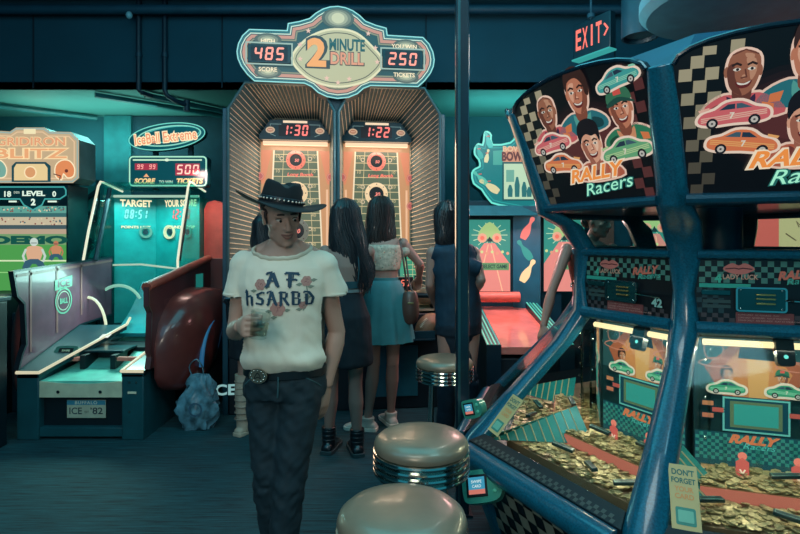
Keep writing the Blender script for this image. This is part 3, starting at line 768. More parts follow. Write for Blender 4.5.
MB().hexa([(bx0, 4.86, 1.94), (bx1, 4.86, 1.94), (bx1, 5.25, 1.90), (bx0, 5.25, 1.90), (bx0, 4.86, 1.95), (bx1, 4.86, 1.95), (bx1, 5.25, 1.91), (bx0, 5.25, 1.91)], GL).build('dome_top', hk, smooth=0)
# back board, folded in the middle, with numbers and target rings
bc = U(153, 5.24)
bb = MB().loft([[(bx0, 5.10, .62), (bc, 5.30, .62), (bx1, 5.10, .62), (bx1, 5.34, .62), (bx0, 5.34, .62)], [(bx0, 5.10, 1.83), (bc, 5.30, 1.83), (bx1, 5.10, 1.83), (bx1, 5.34, 1.83), (bx0, 5.34, 1.83)]], mat('target_board', (24, 150, 148), .35)).build('target_board', hk, smooth=0)
MB().tube([(bx0, 5.09, 1.84), (bx1, 5.09, 1.84)], .012, em((190, 225, 200), .7), 8).build('top_trim', bb)
BML = plane((bx0, 5.097, 0), (bc - bx0, .2, 0), (0, 0, 1)); BMR = plane((bc, 5.297, 0), (bx1 - bc, -.2, 0), (0, 0, 1))
WL, WR = sqrt((bc - bx0) ** 2 + .04), sqrt((bx1 - bc) ** 2 + .04)
CR = em((250, 235, 190), 1.0); RD = em((255, 110, 110), 1.0)
mb = MB(BML); x = WL * .52
mb.text('TARGET', x, Z(203, 5.15), .07, CR, .004, w=.28, bold=.04); mb.seg7('08:51', x, Z(214, 5.15), .09, em((150, 230, 225), .9), .004, w=.034)
mb.text('POINTS LEFT', x, Z(227, 5.15), .026, CR, .004, w=.26, bold=.03)
mb.build('lettering', bb, smooth=0)
mb = MB(BMR); x = WR * .58
mb.text('YOUR SCORE', x, Z(203, 5.15), .07, CR, .004, w=.40, bold=.04); mb.seg7('12:30', x, Z(214, 5.15), .1, RD, .004, w=.04)
mb.text('ROUND  LOOP', x, Z(227, 5.15), .03, CR, .004, w=.36, bold=.03)
mb.build('lettering', bb, smooth=0)
for M, x, r_, c in ((BML, WL * .75, .055, em((110, 190, 170), .7)), (BMR, WR * .34, .065, em((215, 225, 180), .95)), (BMR, WR * .74, .055, em((60, 170, 160), .7))):
    zz = Z(232, 5.2)
    MB(M @ Matrix.Translation((x, zz, 0))).lathe([(r_, 0), (r_ + .004, .02), (r_ - .014, .02), (r_ - .018, 0)], c, 28, caps=False).lathe([(r_ * .45, .0), (r_ * .45, .012), (.001, .012)], DTEAL, 20).build('target_ring', bb)
# curved ramp and arc guide inside
ramp = []
for k in range(9):
    t_ = k / 8; y = 4.55 + .6 * t_; z = .62 + .40 * t_ ** 2
    ramp.append([(-2.5, y, z), (-2.1, y, z), (-2.1, y, z - .03), (-2.5, y, z - .03)])
MB().loft(ramp, mat('ramp_teal', (30, 120, 128), .3, coat=.5)).build('ramp', hk, smooth=60)
MB().tube([(-2.6 + .22 * cos(a), 4.9, .78 + .22 * sin(a)) for a in [pi * .15 + k * pi * .7 / 10 for k in range(11)]], .014, em((150, 215, 190), .7), 8).build('arc_guide', hk)
MB().tube([(-2.72 + .16 * sin(a), 4.62, .92 - .3 * (1 - cos(a))) for a in [k * pi * .55 / 8 for k in range(9)]], .012, em((225, 235, 200), .9), 8).build('arc_guide', hk)
MB().tube([(bx0, 5.08, 1.18), (bc, 5.0, 1.19), (bx1, 5.08, 1.12)], .01, em((190, 215, 190), .7), 6).build('shelf_rim', hk)
light('AREA', 'dome_lamp', (-2.34, 4.95, 1.80), 9, (.4, 1, .92), .7, .25, target=(-2.34, 4.8, 0))
light('AREA', 'alley_lamp', (-2.3, 4.55, 1.15), 9, (.5, 1, .88), .5, .3, target=(-2.3, 3.9, .4))

# score sign on posts above the alley
ys = 5.0
sx0, sx1, sz0, sz1 = U(128.5, ys), U(207.5, ys), Z(187, ys), Z(155.5, ys)
MS2 = plane((0, ys, 0), (1, 0, 0), (0, 0, 1))
def rrect(x0, x1, y0, y1, r, n=4):
    out = []
    for cx_, cy_, a0 in ((x1 - r, y1 - r, 0), (x0 + r, y1 - r, 90), (x0 + r, y0 + r, 180), (x1 - r, y0 + r, 270)):
        for k in range(n + 1):
            a = radians(a0 + 90 * k / n); out.append((cx_ + r * cos(a), cy_ + r * sin(a)))
    return out
sg2 = MB(MS2).prism(rrect(sx0, sx1, sz0, sz1, .04), -.1, 0, mat('score_sign_case', (10, 70, 78), .4), em((8, 74, 82), .9)).build('score_sign', hk, smooth=0)
mb = MB(MS2); ln = em((175, 235, 200), 1.0)
mb.line(rrect(sx0 + .012, sx1 - .012, sz0 + .012, sz1 - .012, .032), .013, ln, .003, True)
mb.line([(U(133, ys), Z(160, ys)), (U(202, ys), Z(160, ys))], .014, em((200, 235, 200), 1), .003); mb.disc(U(167, ys), Z(160, ys), .022, em((220, 240, 210), 1), .004, 10, .014)
for a, b_, c, d in ((135, 157.5, 163.5, 170), (175.5, 200, 163.5, 175.5)): mb.poly([(U(a, ys), Z(d, ys)), (U(b_, ys), Z(d, ys)), (U(b_, ys), Z(c, ys)), (U(a, ys), Z(c, ys))], em((190, 60, 80), .75), .003)
mb.seg7('99', U(140.5, ys), Z(166.8, ys), .043, em((255, 170, 160), 1.1), .005, w=.024); mb.seg7('99', U(152.5, ys), Z(166.8, ys), .043, em((255, 170, 160), 1.1), .005, w=.024)
mb.seg7('500', U(188, ys), Z(169.5, ys), .09, em((255, 200, 180), 1.2), .005, w=.054)
mb.poly([(U(143.5, ys), Z(177, ys)), (U(149.5, ys), Z(177, ys)), (U(146.5, ys), Z(173.5, ys))], em((240, 170, 120), 1), .004)
OY = em((245, 205, 140), 1.05)
mb.text('SCORE', U(145, ys), Z(181, ys), .052, OY, .004, w=.2, bold=.05, shear=.25); mb.text('TO WIN', U(166, ys), Z(182, ys), .03, em((190, 230, 200), 1), .004, w=.13, bold=.02)
mb.text('TICKETS', U(190, ys), Z(181, ys), .052, OY, .004, w=.25, bold=.05, shear=.2)
mb.build('lettering', sg2, smooth=0)
# oval neon name sign
oz, ox = Z(136.5, ys), U(167, ys)
def oval(a, b_, rot=radians(7), dx=0, dz=0): return [(ox + dx + a * cos(t) * cos(rot) - b_ * sin(t) * sin(rot), oz + dz + a * cos(t) * sin(rot) + b_ * sin(t) * cos(rot)) for t in [2 * pi * k / 40 for k in range(40)]]
ov = MB(MS2).prism(oval(.365, .128), -.06, 0, mat('oval_case', (10, 80, 90), .4), em((6, 88, 96), .8)).build('oval_sign', hk, smooth=0)
mb = MB(MS2); mb.line(oval(.36, .122), .009, em((120, 215, 195), 1), .003, True); mb.line(oval(.3, .09, dx=.02, dz=.006), .012, em((150, 225, 200), .9), .003, True); mb.line(oval(.27, .07, dx=.04, dz=.02), .009, em((90, 200, 190), .8), .003, True)
mb.build('neon_ring', ov, smooth=0)
mb = MB(MS2)
mb.text('IceBall Extreme', ox - .01, oz - .005, .118, em((252, 226, 180), 1.1), .005, w=.6, bold=.09, rot=radians(6)); mb.text('IceBall Extreme', ox - .01, oz - .005, .098, em((235, 150, 110), 1), .007, w=.585, bold=.01, rot=radians(6))
mb.build('lettering', ov, smooth=0)
for x in (U(150, ys), U(186, ys)): MB().box(x - .02, x + .02, ys + .1, ys + .14, 1.9, oz, DTEAL).build('sign_post', hk)

# ================================================================ football video machine, far left
gx0, gx1, gy = U(-22, 4.62), U(80, 4.62), 4.62
gb = thing('football_video_game', 'upright football video machine with glowing peach marquee and a green playing field on its screen', 'arcade machine', (-3.28, 5.0, 0))
MG = plane((0, gy, 0), (1, 0, 0), (0, 0, 1))
def g(px, py): return (U(px, gy), Z(py, gy))
mo = [g(-22, 138), g(-14, 130), g(10, 131.5), g(16, 127.5), g(44, 127.5), g(50, 131.5), g(71, 132), g(79, 140), g(79, 178), g(73, 183), g(-16, 183), g(-22, 177)]
mq = MB(MG).prism(mo, -.25, 0, mat('marquee_edge', (110, 130, 130), .35, .4), em((208, 180, 142), .85)).build('marquee', gb, smooth=0)
mb = MB(MG)
mb.line(grow(mo, -.012), .014, em((170, 190, 180), .8), .003, True); mb.line(grow(mo, -.04), .01, em((235, 200, 160), .9), .003, True)
mb.poly([g(24, 129), g(36, 129), g(36, 134), g(24, 134)], em((240, 225, 180), 1), .004)
mb.poly([g(12, 166), g(16, 162), g(46, 162), g(51, 166), g(51, 182), g(12, 182)], em((40, 90, 100), .6), .004)
mb.poly([g(14.5, 168), g(17, 164), g(45, 164), g(48, 168), g(48, 180.5), g(14.5, 180.5)], em((235, 205, 150), .95), .006)
mb.disc(*g(31, 172.5), .05, em((225, 160, 110), .9), .008, 16); mb.ringd(*g(31, 172.5), .05, .01, em((250, 225, 180), 1), .009, 16)
for cx0, col in ((66, (228, 140, 90)), (-2, (120, 170, 155))):
    hp_ = [g(cx0 - 10, 176), g(cx0 - 10, 166), g(cx0 - 4, 160.5), g(cx0 + 4, 161), g(cx0 + 9, 168), g(cx0 + 8, 176), g(cx0 + 2, 178), g(cx0 - 2, 174), g(cx0 - 4, 180)]
    mb.poly(blob(hp_, 3), em(col, .95), .006); mb.line(blob(hp_, 3), .01, em((250, 230, 190), 1), .007, True)
    mb.disc(*g(cx0 + 1, 171), .016, em((120, 60, 50), .7), .008, 8); mb.line([g(cx0 - 12, 174), g(cx0 - 5, 176), g(cx0 - 6, 180)], .008, em((90, 60, 60), .7), .008)
mb.build('marquee_artwork', mq, smooth=0)
mb = MB(MG)
mb.text('GRIDIRON', U(31, gy), Z(141.5, gy), .085, em((238, 205, 155), 1), .004, w=.62, bold=.05); mb.text('GRIDIRON', U(31, gy), Z(141.5, gy), .07, em((232, 160, 120), .95), .006, w=.6, bold=.01)
mb.text('BLITZ', U(31, gy), Z(153.5, gy), .1, em((245, 215, 165), 1), .004, w=.68, bold=.08); mb.text('BLITZ', U(31, gy), Z(153.5, gy), .082, em((238, 170, 120), .95), .006, w=.64, bold=.02)
mb.build('lettering', mq, smooth=0)
MB().box(gx0 - .02, U(67, gy), gy + .05, gy + .32, 0, Z(184, gy), mat('machine_dark', (8, 40, 50), .5)).build('cabinet', gb, bevel=.01)
# screen
s0, s1, t0, t1 = U(-20, gy), U(67, gy), Z(300, gy), Z(185, gy)
scn = MB(MG).box(s0, s1, t0, t1, -.06, -.01, mat('screen_bezel', (8, 38, 46), .4)).build('screen', gb, smooth=0)
mb = MB(MG)
def band(y0, y1, c, s_=.9, z=-.006): mb.poly([(s0 + .01, Z(y1, gy)), (s1 - .01, Z(y1, gy)), (s1 - .01, Z(y0, gy)), (s0 + .01, Z(y0, gy))], em(c, s_), z)
band(206, 213, (100, 165, 150)); band(213, 217, (60, 110, 110)); band(217, 225, (205, 190, 160)); band(225, 229, (70, 90, 95)); band(229, 234, (190, 165, 140)); band(234, 245, (120, 160, 110))
band(245, 299, (80, 160, 80)); band(260, 261.5, (220, 235, 190), z=-.005); band(272, 273, (150, 210, 130), z=-.005)
band(190, 192.5, (200, 220, 190), .5)
random.seed(3)
for k in range(90):
    x = random.uniform(s0 + .03, s1 - .03); z_ = random.choice((Z(random.uniform(217.5, 224.5), gy), Z(random.uniform(206.5, 212), gy)))
    mb.disc(x, z_, .008, em(random.choice(((235, 215, 180), (150, 90, 80), (70, 110, 120))), .8), -.004, 6)
mb.text('DEMO', U(29, gy), Z(240, gy), .075, em((24, 90, 78), .8), -.003, w=.68, bold=.06)
mb.build('screen_picture', scn, smooth=0)
mb = MB(MG)
hexo = [g(-20, 187), g(64, 187), g(66, 190), g(66, 195), g(60, 199), g(45, 199), g(42, 205), g(33, 210), g(24, 205), g(20, 199), g(-20, 199)]
mb.poly(hexo, em((10, 50, 58), .7), .001); mb.line(hexo, .012, em((70, 170, 165), .9), .002, True)
WH = em((225, 245, 225), 1)
mb.text('18', U(8, gy), Z(194, gy), .05, WH, .004, w=.06, bold=.03); mb.text('DDS', U(17, gy), Z(192.5, gy), .018, WH, .004); mb.text('LEVEL', U(34, gy), Z(193.5, gy), .045, WH, .004, w=.2, bold=.04); mb.text('0', U(54.5, gy), Z(194, gy), .05, WH, .004, bold=.03); mb.text('2', U(33.5, gy), Z(202, gy), .06, WH, .004, bold=.05)
mb.line([(U(9, gy), Z(201.5, gy)), (U(17, gy), Z(201.5, gy))], .014, WH, .004); mb.line([(U(48, gy), Z(201.5, gy)), (U(57, gy), Z(201.5, gy))], .014, WH, .004)
mb.build('screen_score_text', scn, smooth=0)
# players on the screen
for cx0, cy0, k, c1, c2 in ((34, 256, 1.0, (225, 175, 140), (200, 215, 205)), (56, 252, .62, (205, 140, 100), (190, 120, 90))):
    mb = MB(MG)
    def q(x, y): return g(cx0 + x * k, cy0 + y * k)
    mb.poly(blob([q(-8, -7), q(-4, -10), q(4, -10), q(9, -7), q(7, 2), q(4, 6), q(-4, 6), q(-7, 2)], 3), em(c1, .9), -.001)
    mb.poly([q(-9, 5), q(-4, 3), q(4, 3), q(9, 6), q(12, 12), q(6, 13), q(2, 8), q(-2, 8), q(-6, 14), q(-12, 12)], em((60, 100, 120), .8), .0)
    mb.disc(*q(0, -14), .036 * k, em(c2, .95), .001, 12); mb.line([q(-3, -13), q(3, -13)], .006, em((60, 80, 80), .8), .002)
    for s_ in (-1, 1): mb.line([q(s_ * 8, -7), q(s_ * 11, 0), q(s_ * 9, 6)], .02 * k, em(c2, .9), -.0005)
    mb.build('screen_player', scn, smooth=0)
# control shelf in front, dark block at the left frame edge
MB().box(U(-30, 4.3), U(6, 4.3), 4.2, gy + .06, 0, .98, mat('shelf_black', (6, 30, 38), .5)).build('console', gb, bevel=.02)
MB().box(gx0, U(66, gy), gy - .25, gy + .06, .0, .82, mat('machine_dark', (8, 40, 50), .5)).build('control_shelf', gb, bevel=.01)
light('AREA', 'football_screen_glow', (-3.3, gy - .1, 1.6), 3, (.7, 1, .75), .7, .7, target=(-3.3, 0, 1.2))

# dark terminal at the left edge of the picture
t = thing('dark_kiosk', 'dark narrow kiosk cut by the left picture edge in front of the alley', 'kiosk', (U(-6, 3.6), 3.5, 0))
MB().box(U(-30, 3.5), -2.725, 3.48, 3.68, .0, 1.0, mat('kiosk_black', (4, 26, 34), .45)).build('kiosk_body', t, bevel=.01)
MB().box(U(-32, 3.5), -2.71, 3.46, 3.70, 1.0, 1.03, mat('kiosk_top', (16, 56, 64), .35)).build('kiosk_top', t, bevel=.006)
# brace frame with triangular cut-outs between the football game and the alley
t = thing('brace_frame', 'dark lattice frame with pale triangular openings, standing right of the football video machine', 'frame', (U(84, 5.2), 5.2, 0))
yb = 5.2; Mb = plane((0, yb, 0), (1, 0, 0), (0, 0, 1))
def gg(px, py): return (U(px, yb), Z(py, yb))
mb = MB(Mb)
for a, b_ in (((76, 180), (76, 330)), ((97, 180), (97, 330))):
    mb.prism([(gg(*a)[0] - .014, gg(*a)[1]), (gg(*a)[0] + .014, gg(*a)[1]), (gg(*b_)[0] + .014, 0.0), (gg(*b_)[0] - .014, 0.0)], -.03, .0, mat('lattice_dark', (8, 58, 66), .5))
mb.build('upright', t, smooth=0)
mb = MB(Mb)
for a, b_ in (((76, 206), (97, 190)), ((76, 206), (97, 218)), ((76, 232), (97, 218)), ((76, 232), (97, 244)), ((76, 258), (97, 244))):
    p, q_ = Vector(gg(*a)), Vector(gg(*b_)); d_ = (q_ - p).normalized(); n_ = Vector((-d_.y, d_.x)) * .016
    mb.prism([tuple(p - n_), tuple(q_ - n_), tuple(q_ + n_), tuple(p + n_)], -.03, .0, mat('lattice_dark', (8, 58, 66), .5))
mb.build('lattice', t, smooth=0)
MB(Mb).box(gg(76, 0)[0], gg(97, 0)[0], 0, gg(0, 186)[1], -.06, -.04, mat('lattice_backing', (50, 150, 145), .5)).build('backing_panel', t, smooth=0)

# red padded cabinet between alley and football toss
t = thing('red_cabinet', 'tall red rounded cabinet glowing pink between the alley and the football toss game', 'cabinet', (U(216, 5.3), 5.45, 0))
x0, x1 = -1.922, U(231, 5.2)
ro = [(x0, .0), (x1, .0), (x1, 1.55), (x1 - .02, 1.68), (x1 - .08, 1.78), (x0 + .1, 1.81), (x0 + .03, 1.79), (x0, 1.72)]
MB(plane((0, 5.2, 0), (1, 0, 0), (0, 0, 1))).prism(ro, -.5, 0, mat('red_cabinet_paint', (205, 88, 76), .5, bump=.1, bscale=10)).build('cabinet_body', t, bevel=.02)
MB(plane((0, 5.2, 0), (1, 0, 0), (0, 0, 1))).box(x0 + .005, x1 - .005, .0, 1.24, .0, .03, mat('maroon_lower', (84, 34, 38), .5)).build('lower_panel', t, bevel=.005)
light('AREA', 'red_cabinet_fill', (U(214, 5.2), 4.9, 2.05), 4, (1, .62, .55), .25, .1, target=(U(216, 5.2), 5.2, 1.5))  # added unseen fill that brightens the red cabinet front

# crumpled plastic bag on the floor
bgx, bgy = U(199, 4.0), 4.0
t = thing('plastic_bag', 'crumpled pale printed plastic bag on the carpet beside the red fender', 'bag', (bgx, bgy, 0))
mb = MB(); rings = []
random.seed(5)
for k in range(13):
    z = k / 12 * .40; wv = (.085 + .035 * sin(pi * min(1, z / .3))) * (1 if z < .3 else 1 - (z - .3) * 3.2); r = []
    for j in range(36):
        a = 2 * pi * j / 36; f_ = 1 + .18 * sin(a * 5 + z * 22) + .13 * sin(a * 11 - z * 40) + .2 * noise.noise(Vector((cos(a) * 3, sin(a) * 3, z * 14)))
        r.append((bgx + wv * f_ * cos(a) * 1.15 + .05 * (z - .2), bgy + wv * .6 * f_ * sin(a), z + .01 * sin(a * 4)))
    rings.append(r)
BAG = mat('bag_plastic', (84, 124, 138), .35, var=.7, scale=14)
bb_ = mb.loft(rings, BAG).build('bag_body', t, smooth=60)
MB().tube(blob([(bgx - .03, bgy, .36), (bgx - .07, bgy - .01, .46), (bgx - .02, bgy, .52), (bgx + .03, bgy, .45), (bgx + .03, bgy, .37)], 4, False), .008, BAG, 8, flat=.5).build('bag_handle', t)
MB(plane((bgx + .01, bgy - .1, .17), (1, 0, 0), (0, 0, 1))).ringd(0, 0, .045, .012, pr((60, 90, 110)), .0).build('bag_print', t, smooth=0)

# ================================================================ bowling machine behind the racing game
bw = thing('bowling_game', 'bowling arcade alley with pin-shaped glowing marquee, pink-lit lane and striped rail', 'arcade machine', (.9, 4.3, 0))
yw = 4.72
MW = plane((0, yw, 0), (1, 0, 0), (0, 0, 1))
def W_(px, py): return (U(px, yw), Z(py, yw))
mq_ = [W_(x, y) for x, y in ((471, 173), (475, 168), (479, 166), (478, 160), (474, 155), (474, 148), (478, 143), (482, 144), (483, 138), (484, 132), (488, 131), (492, 135), (493, 144), (510, 142), (515, 136), (522, 131), (535, 131), (550, 140), (550, 206), (500, 206), (488, 200), (481, 190), (473, 184))]
mq_ = blob(mq_, 2)
bm_ = MB(MW).prism(mq_, -.16, 0, mat('bowl_marquee_case', (16, 90, 98), .4), em((30, 130, 132), .8)).build('marquee', bw, smooth=0)
mb = MB(MW); mb.line(grow(mq_, -.008), .016, em((110, 225, 205), 1), .003, True); mb.line(grow(mq_, -.035), .008, em((50, 170, 165), .8), .003, True)
mb.poly([W_(493, 151), W_(545, 147), W_(545, 165), W_(493, 165)], em((80, 175, 160), .8), .004)
mb.poly([W_(503, 148), W_(545, 144), W_(545, 162), W_(503, 162)], em((220, 150, 120), .85), .005); mb.text('BOWL', U(514, yw), Z(156.5, yw), .085, em((110, 60, 60), .8), .007, w=.22, bold=.05)
mb.text('BOWL', U(514, yw), Z(149, yw), .05, em((235, 190, 150), .9), .007, w=.2, bold=.04)
mb.poly([W_(503, 163), W_(545, 163), W_(545, 200), W_(503, 200)], em((190, 215, 180), .95), .005); mb.line([W_(503, 163), W_(545, 163), W_(545, 200), W_(503, 200)], .014, em((30, 90, 95), .8), .006, True)
for x, h_ in ((510, 12), (517, 20), (524, 15), (529, 10)): mb.poly([W_(x - 2.2, 197), W_(x + 2.2, 197), W_(x + 2.6, 197 - h_ * .6), W_(x + 1, 197 - h_), W_(x - 1, 197 - h_), W_(x - 2.6, 197 - h_ * .6)], em((50, 120, 120), .8), .007)
mb.poly([W_(506, 170), W_(514, 170), W_(514, 182), W_(506, 182)], em((120, 180, 160), .8), .007)
mb.build('marquee_artwork', bm_, smooth=0)
def pin2(mb, x, y, h_, rot, c, z):
    o_ = [(0, -.5), (.11, -.5), (.15, -.38), (.17, -.2), (.12, .02), (.06, .18), (.07, .3), (.1, .4), (.06, .49), (0, .5)]
    o_ = o_ + [(-a, b_) for a, b_ in o_[::-1]][1:-1]
    mb.poly([(x + h_ * (a * cos(rot) - b_ * sin(rot)), y + h_ * (a * sin(rot) + b_ * cos(rot))) for a, b_ in blob(o_, 2)], c, z)
for x, y, h_, r_, c in ((488, 140, .15, .35, (70, 190, 180)), (479, 152, .13, .4, (60, 175, 165)), (487, 156, .12, -.2, (225, 220, 170)), (489, 186, .2, 1.0, (225, 210, 160)), (480, 178, .16, .8, (90, 190, 170))):
    mb = MB(MW); pin2(mb, *W_(x, y), h_, r_, em(c, .9), .008); mb.line([(W_(x, y)[0] - .014, W_(x, y)[1] + h_ * .2), (W_(x, y)[0] + .014, W_(x, y)[1] + h_ * .22)], .008, em((220, 90, 80), .9), .01); mb.build('pin_picture', bm_, smooth=0)
# cabinet hood
MB().box(.60, 1.45, yw + .02, yw + .5, 0, Z(200, yw), mat('bowl_cabinet', (10, 52, 66), .45)).build('cabinet', bw, bevel=.01)
MB().hexa([(.60, yw - .12, Z(216, yw)), (1.45, yw - .12, Z(216, yw)), (1.45, yw + .05, Z(216, yw)), (.60, yw + .05, Z(216, yw)), (.60, yw - .06, Z(206, yw)), (1.45, yw - .06, Z(206, yw)), (1.45, yw + .05, Z(206, yw)), (.60, yw + .05, Z(206, yw))], mat('bowl_hood', (70, 120, 130), .4)).build('hood', bw)
def bowl_screen(x0, x1, y0, y1, bw=bw):
    s = MB(MW).box(W_(x0, y1)[0], W_(x1, y1)[0], W_(x0, y1)[1], W_(x0, y0)[1], -.04, 0, mat('screen_bezel', (8, 38, 46), .4)).build('screen', bw, smooth=0)
    mb = MB(MW); w_ = x1 - x0; h_ = y1 - y0
    def S(a, b_): return W_(x0 + a * w_, y0 + b_ * h_)
    mb.poly([S(.02, .99), S(.98, .99), S(.98, .01), S(.02, .01)], em((60, 150, 135), .85), .002)
    mb.poly([S(.02, .99), S(.98, .99), S(.98, .62), S(.62, .33), S(.38, .33), S(.02, .62)], em((228, 140, 130), .95), .003)
    for k in range(14):
        a = k / 14 * 2 * pi; mb.line([S(.5, .22), (S(.5, .22)[0] + .16 * cos(a), S(.5, .22)[1] + .16 * sin(a) * .7)], .007, em((190, 225, 180), .9), .0025)
    mb.line([S(.47, .35), S(.2, .99)], .008, em((250, 190, 150), 1), .004); mb.line([S(.53, .35), S(.8, .99)], .008, em((250, 190, 150), 1), .004)
    mb.poly(blob([S(.25, .18), S(.5, .04), S(.75, .18), S(.68, .26), S(.32, .26)], 3), em((170, 200, 130), .95), .005)
    for s_ in (-1, 1): mb.disc(*S(.5 + s_ * .17, .26), .042, em((235, 170, 140), .95), .006, 14); mb.disc(*S(.5 + s_ * .17, .26), .02, em((240, 120, 100), .95), .007, 10)
    mb.poly([S(.42, .31), S(.58, .31), S(.5, .24)], em((30, 60, 60), .8), .007)
    for k in range(8): mb.disc(*S(.08 + k * .12, .45 + .02 * (k % 2)), .014, em(((210, 220, 150), (230, 160, 130))[k % 2], .9), .006, 8)
    mb.poly([S(.3, .6), S(.95, .6), S(.95, .7), S(.3, .7)], em((110, 160, 110), .8), .006); mb.text('SELECT GAME', *S(.62, .65), .035, em((30, 70, 70), .8), .007, w=.22, bold=.03)
    mb.build('screen_picture', s, smooth=0)
bowl_screen(468, 511, 219, 292)
bowl_screen(543, 585, 217, 292)
bw2 = thing('bowling_game', 'second bowling machine glimpsed through the window gap of the racing game', 'arcade machine', (2.0, 4.9, 0))
MB().box(1.72, 2.8, yw + .02, yw + .5, 0, Z(198, yw), mat('bowl_cabinet', (10, 52, 66), .45)).build('cabinet', bw2, bevel=.01)
MB().box(1.72, 1.9, yw - .02, yw + .02, .7, Z(203, yw), mat('brown_side_panel', (120, 66, 52), .5)).build('side_panel', bw2, bevel=.006)
bowl_screen(632, 676, 205, 292, bw2)
# blue side panel between the screens with pin pictures
SPn = plane((U(513, 4.68), 4.68, 0), (1, -.35, 0), (0, 0, 1))
pn_ = MB(SPn).box(0, .235, .72, Z(206, 4.6), -.03, 0, mat('pin_panel_blue', (16, 84, 104), .35, coat=.4)).build('divider_panel', bw, smooth=0)
for x, z_, h_, r_, c in ((.13, Z(228, 4.6), .21, -.45, (240, 120, 110)), (.10, Z(250, 4.6), .2, .6, (50, 150, 140)), (.13, Z(271, 4.6), .22, -.5, (250, 215, 160))):
    mb = MB(SPn); pin2(mb, x, z_, h_, r_, em(c, .95), .003); mb.build('pin_picture', pn_, smooth=0)
# red padded lip under the screen
MB().tube([(U(468, 4.62), 4.6, Z(297, 4.6)), (U(519, 4.62), 4.6, Z(297, 4.6))], .045, mat('salmon_pad', (205, 100, 84), .5), 12).build('padded_lip', bw)
# lane
LN = mat('lane_pink', (235, 130, 115), .16, coat=.8)
lane = [[(.69, 4.7, .83), (1.12, 4.7, .83), (1.12, 4.7, .78), (.69, 4.7, .78)], [(.69, 3.66, .68), (1.12, 3.66, .68), (1.12, 3.66, .63), (.69, 3.66, .63)]]
MB().loft(lane, LN).build('lane', bw, smooth=0)
MB().box(.60, 1.2, 3.68, 4.7, 0, .6, mat('bowl_base_dark', (6, 30, 42), .5)).build('base', bw, bevel=.01)
for X in (.645, 1.15):
    mb = MB().hexa([(X - .05, 3.64, .0), (X + .05, 3.64, .0), (X + .05, 4.7, .0), (X - .05, 4.7, .0), (X - .05, 3.64, .70), (X + .05, 3.64, .70), (X + .05, 4.7, .88), (X - .05, 4.7, .88)], mat('lane_side', (8, 40, 54), .4)).build('lane_side', bw, smooth=0)
    for k, c in enumerate(((110, 225, 195), (60, 190, 170), (110, 225, 195), (50, 170, 160))):
        x_ = X - .04 + k * .026
        MB().hexa([(x_ - .005, 3.64, .70), (x_ + .005, 3.64, .70), (x_ + .005, 4.7, .88), (x_ - .005, 4.7, .88), (x_ - .005, 3.64, .706), (x_ + .005, 3.64, .706), (x_ + .005, 4.7, .886), (x_ - .005, 4.7, .886)], em(c, .8)).build('rail_stripe', mb, smooth=0)
light('AREA', 'pink_lane_fill', (.92, 4.3, 1.6), 12, (1, .5, .5), .4, .3, target=(.92, 4.1, .7))  # added unseen pink fill to brighten the lane

# pink cabinet with pale picture seen past the racing game
t = thing('pink_picture_cabinet', 'pink glowing cabinet with a cream picture panel, seen through the gap of the racing game', 'cabinet', (3.7, 5.0, 0))
MB().box(3.25, 4.4, 5.0, 5.5, 0, 2.0, mat('pink_cabinet_paint', (215, 100, 92), .5)).build('cabinet_body', t, bevel=.02)
mb = MB(plane((0, 4.995, 0), (1, 0, 0), (0, 0, 1))); mb.poly([(3.56, 1.3), (4.3, 1.3), (4.3, 1.85), (3.50, 1.85)], em((205, 190, 140), .8), .0)
random.seed(8)
for k in range(14):
    x, z_ = random.uniform(3.6, 4.2), random.uniform(1.35, 1.8); mb.line([(x, z_), (x + random.uniform(-.1, .1), z_ + random.uniform(-.08, .08)), (x + random.uniform(-.1, .1), z_ + random.uniform(-.08, .08))], .012, em((110, 90, 70), .7), .002)
mb.build('picture_panel', t, smooth=0)
MB().box(3.2, 3.56, 4.98, 5.0, 1.2, 1.9, em((235, 110, 100), .7)).build('lit_panel', t)
light('POINT', 'pink_lamp', (3.4, 4.5, 1.8), 5, (1, .5, .5), .15)
# ================================================================ eight-sided coin pusher racing game, right foreground
RC = Vector((1.414, 2.35, 0)); PHI = radians(-108.26); SEC = radians(45); MG_ = .0525
LV = {'T': (.885, 1.9675), 'H': (.737, 1.551), 'M': (.640, 1.5415), 'W': (.5635, 1.386), 'Q': (.5995, 1.242), 'P': (.578, 1.105), 'G': (1.03, .59)}
def nrm(k): a = PHI - k * SEC; return Vector((cos(a), sin(a), 0))
def tng(k): n = nrm(k); return Vector((-n.y, n.x, 0))
def FP(k, a, u, z): p = RC + nrm(k) * a + tng(k) * u; return Vector((p.x, p.y, z))
def hwid(a, m=MG_): return a * tan(SEC / 2) - m
def face(k, a0, z0, a1, z1): return plane(FP(k, a0, 0, z0), tng(k), Vector((0, 0, z1 - z0)) + nrm(k) * (a1 - a0))
ral = thing('coin_pusher_game', 'huge blue eight-sided coin pusher with racing drivers on its marquees, filling the right side', 'arcade machine', tuple(RC))
BLU = mat('sparkle_blue', (12, 88, 112), .3, var=.35, scale=160, coat=.7)
BLD = mat('sparkle_blue_dark', (10, 70, 92), .35, var=.25, scale=120, coat=.4)
BLKP = mat('black_panel', (12, 16, 24), .35)
INT = mat('inner_dark', (14, 44, 56), .5)
FACES = (-2, -1, 0, 1, 2, 3, 4, 5)
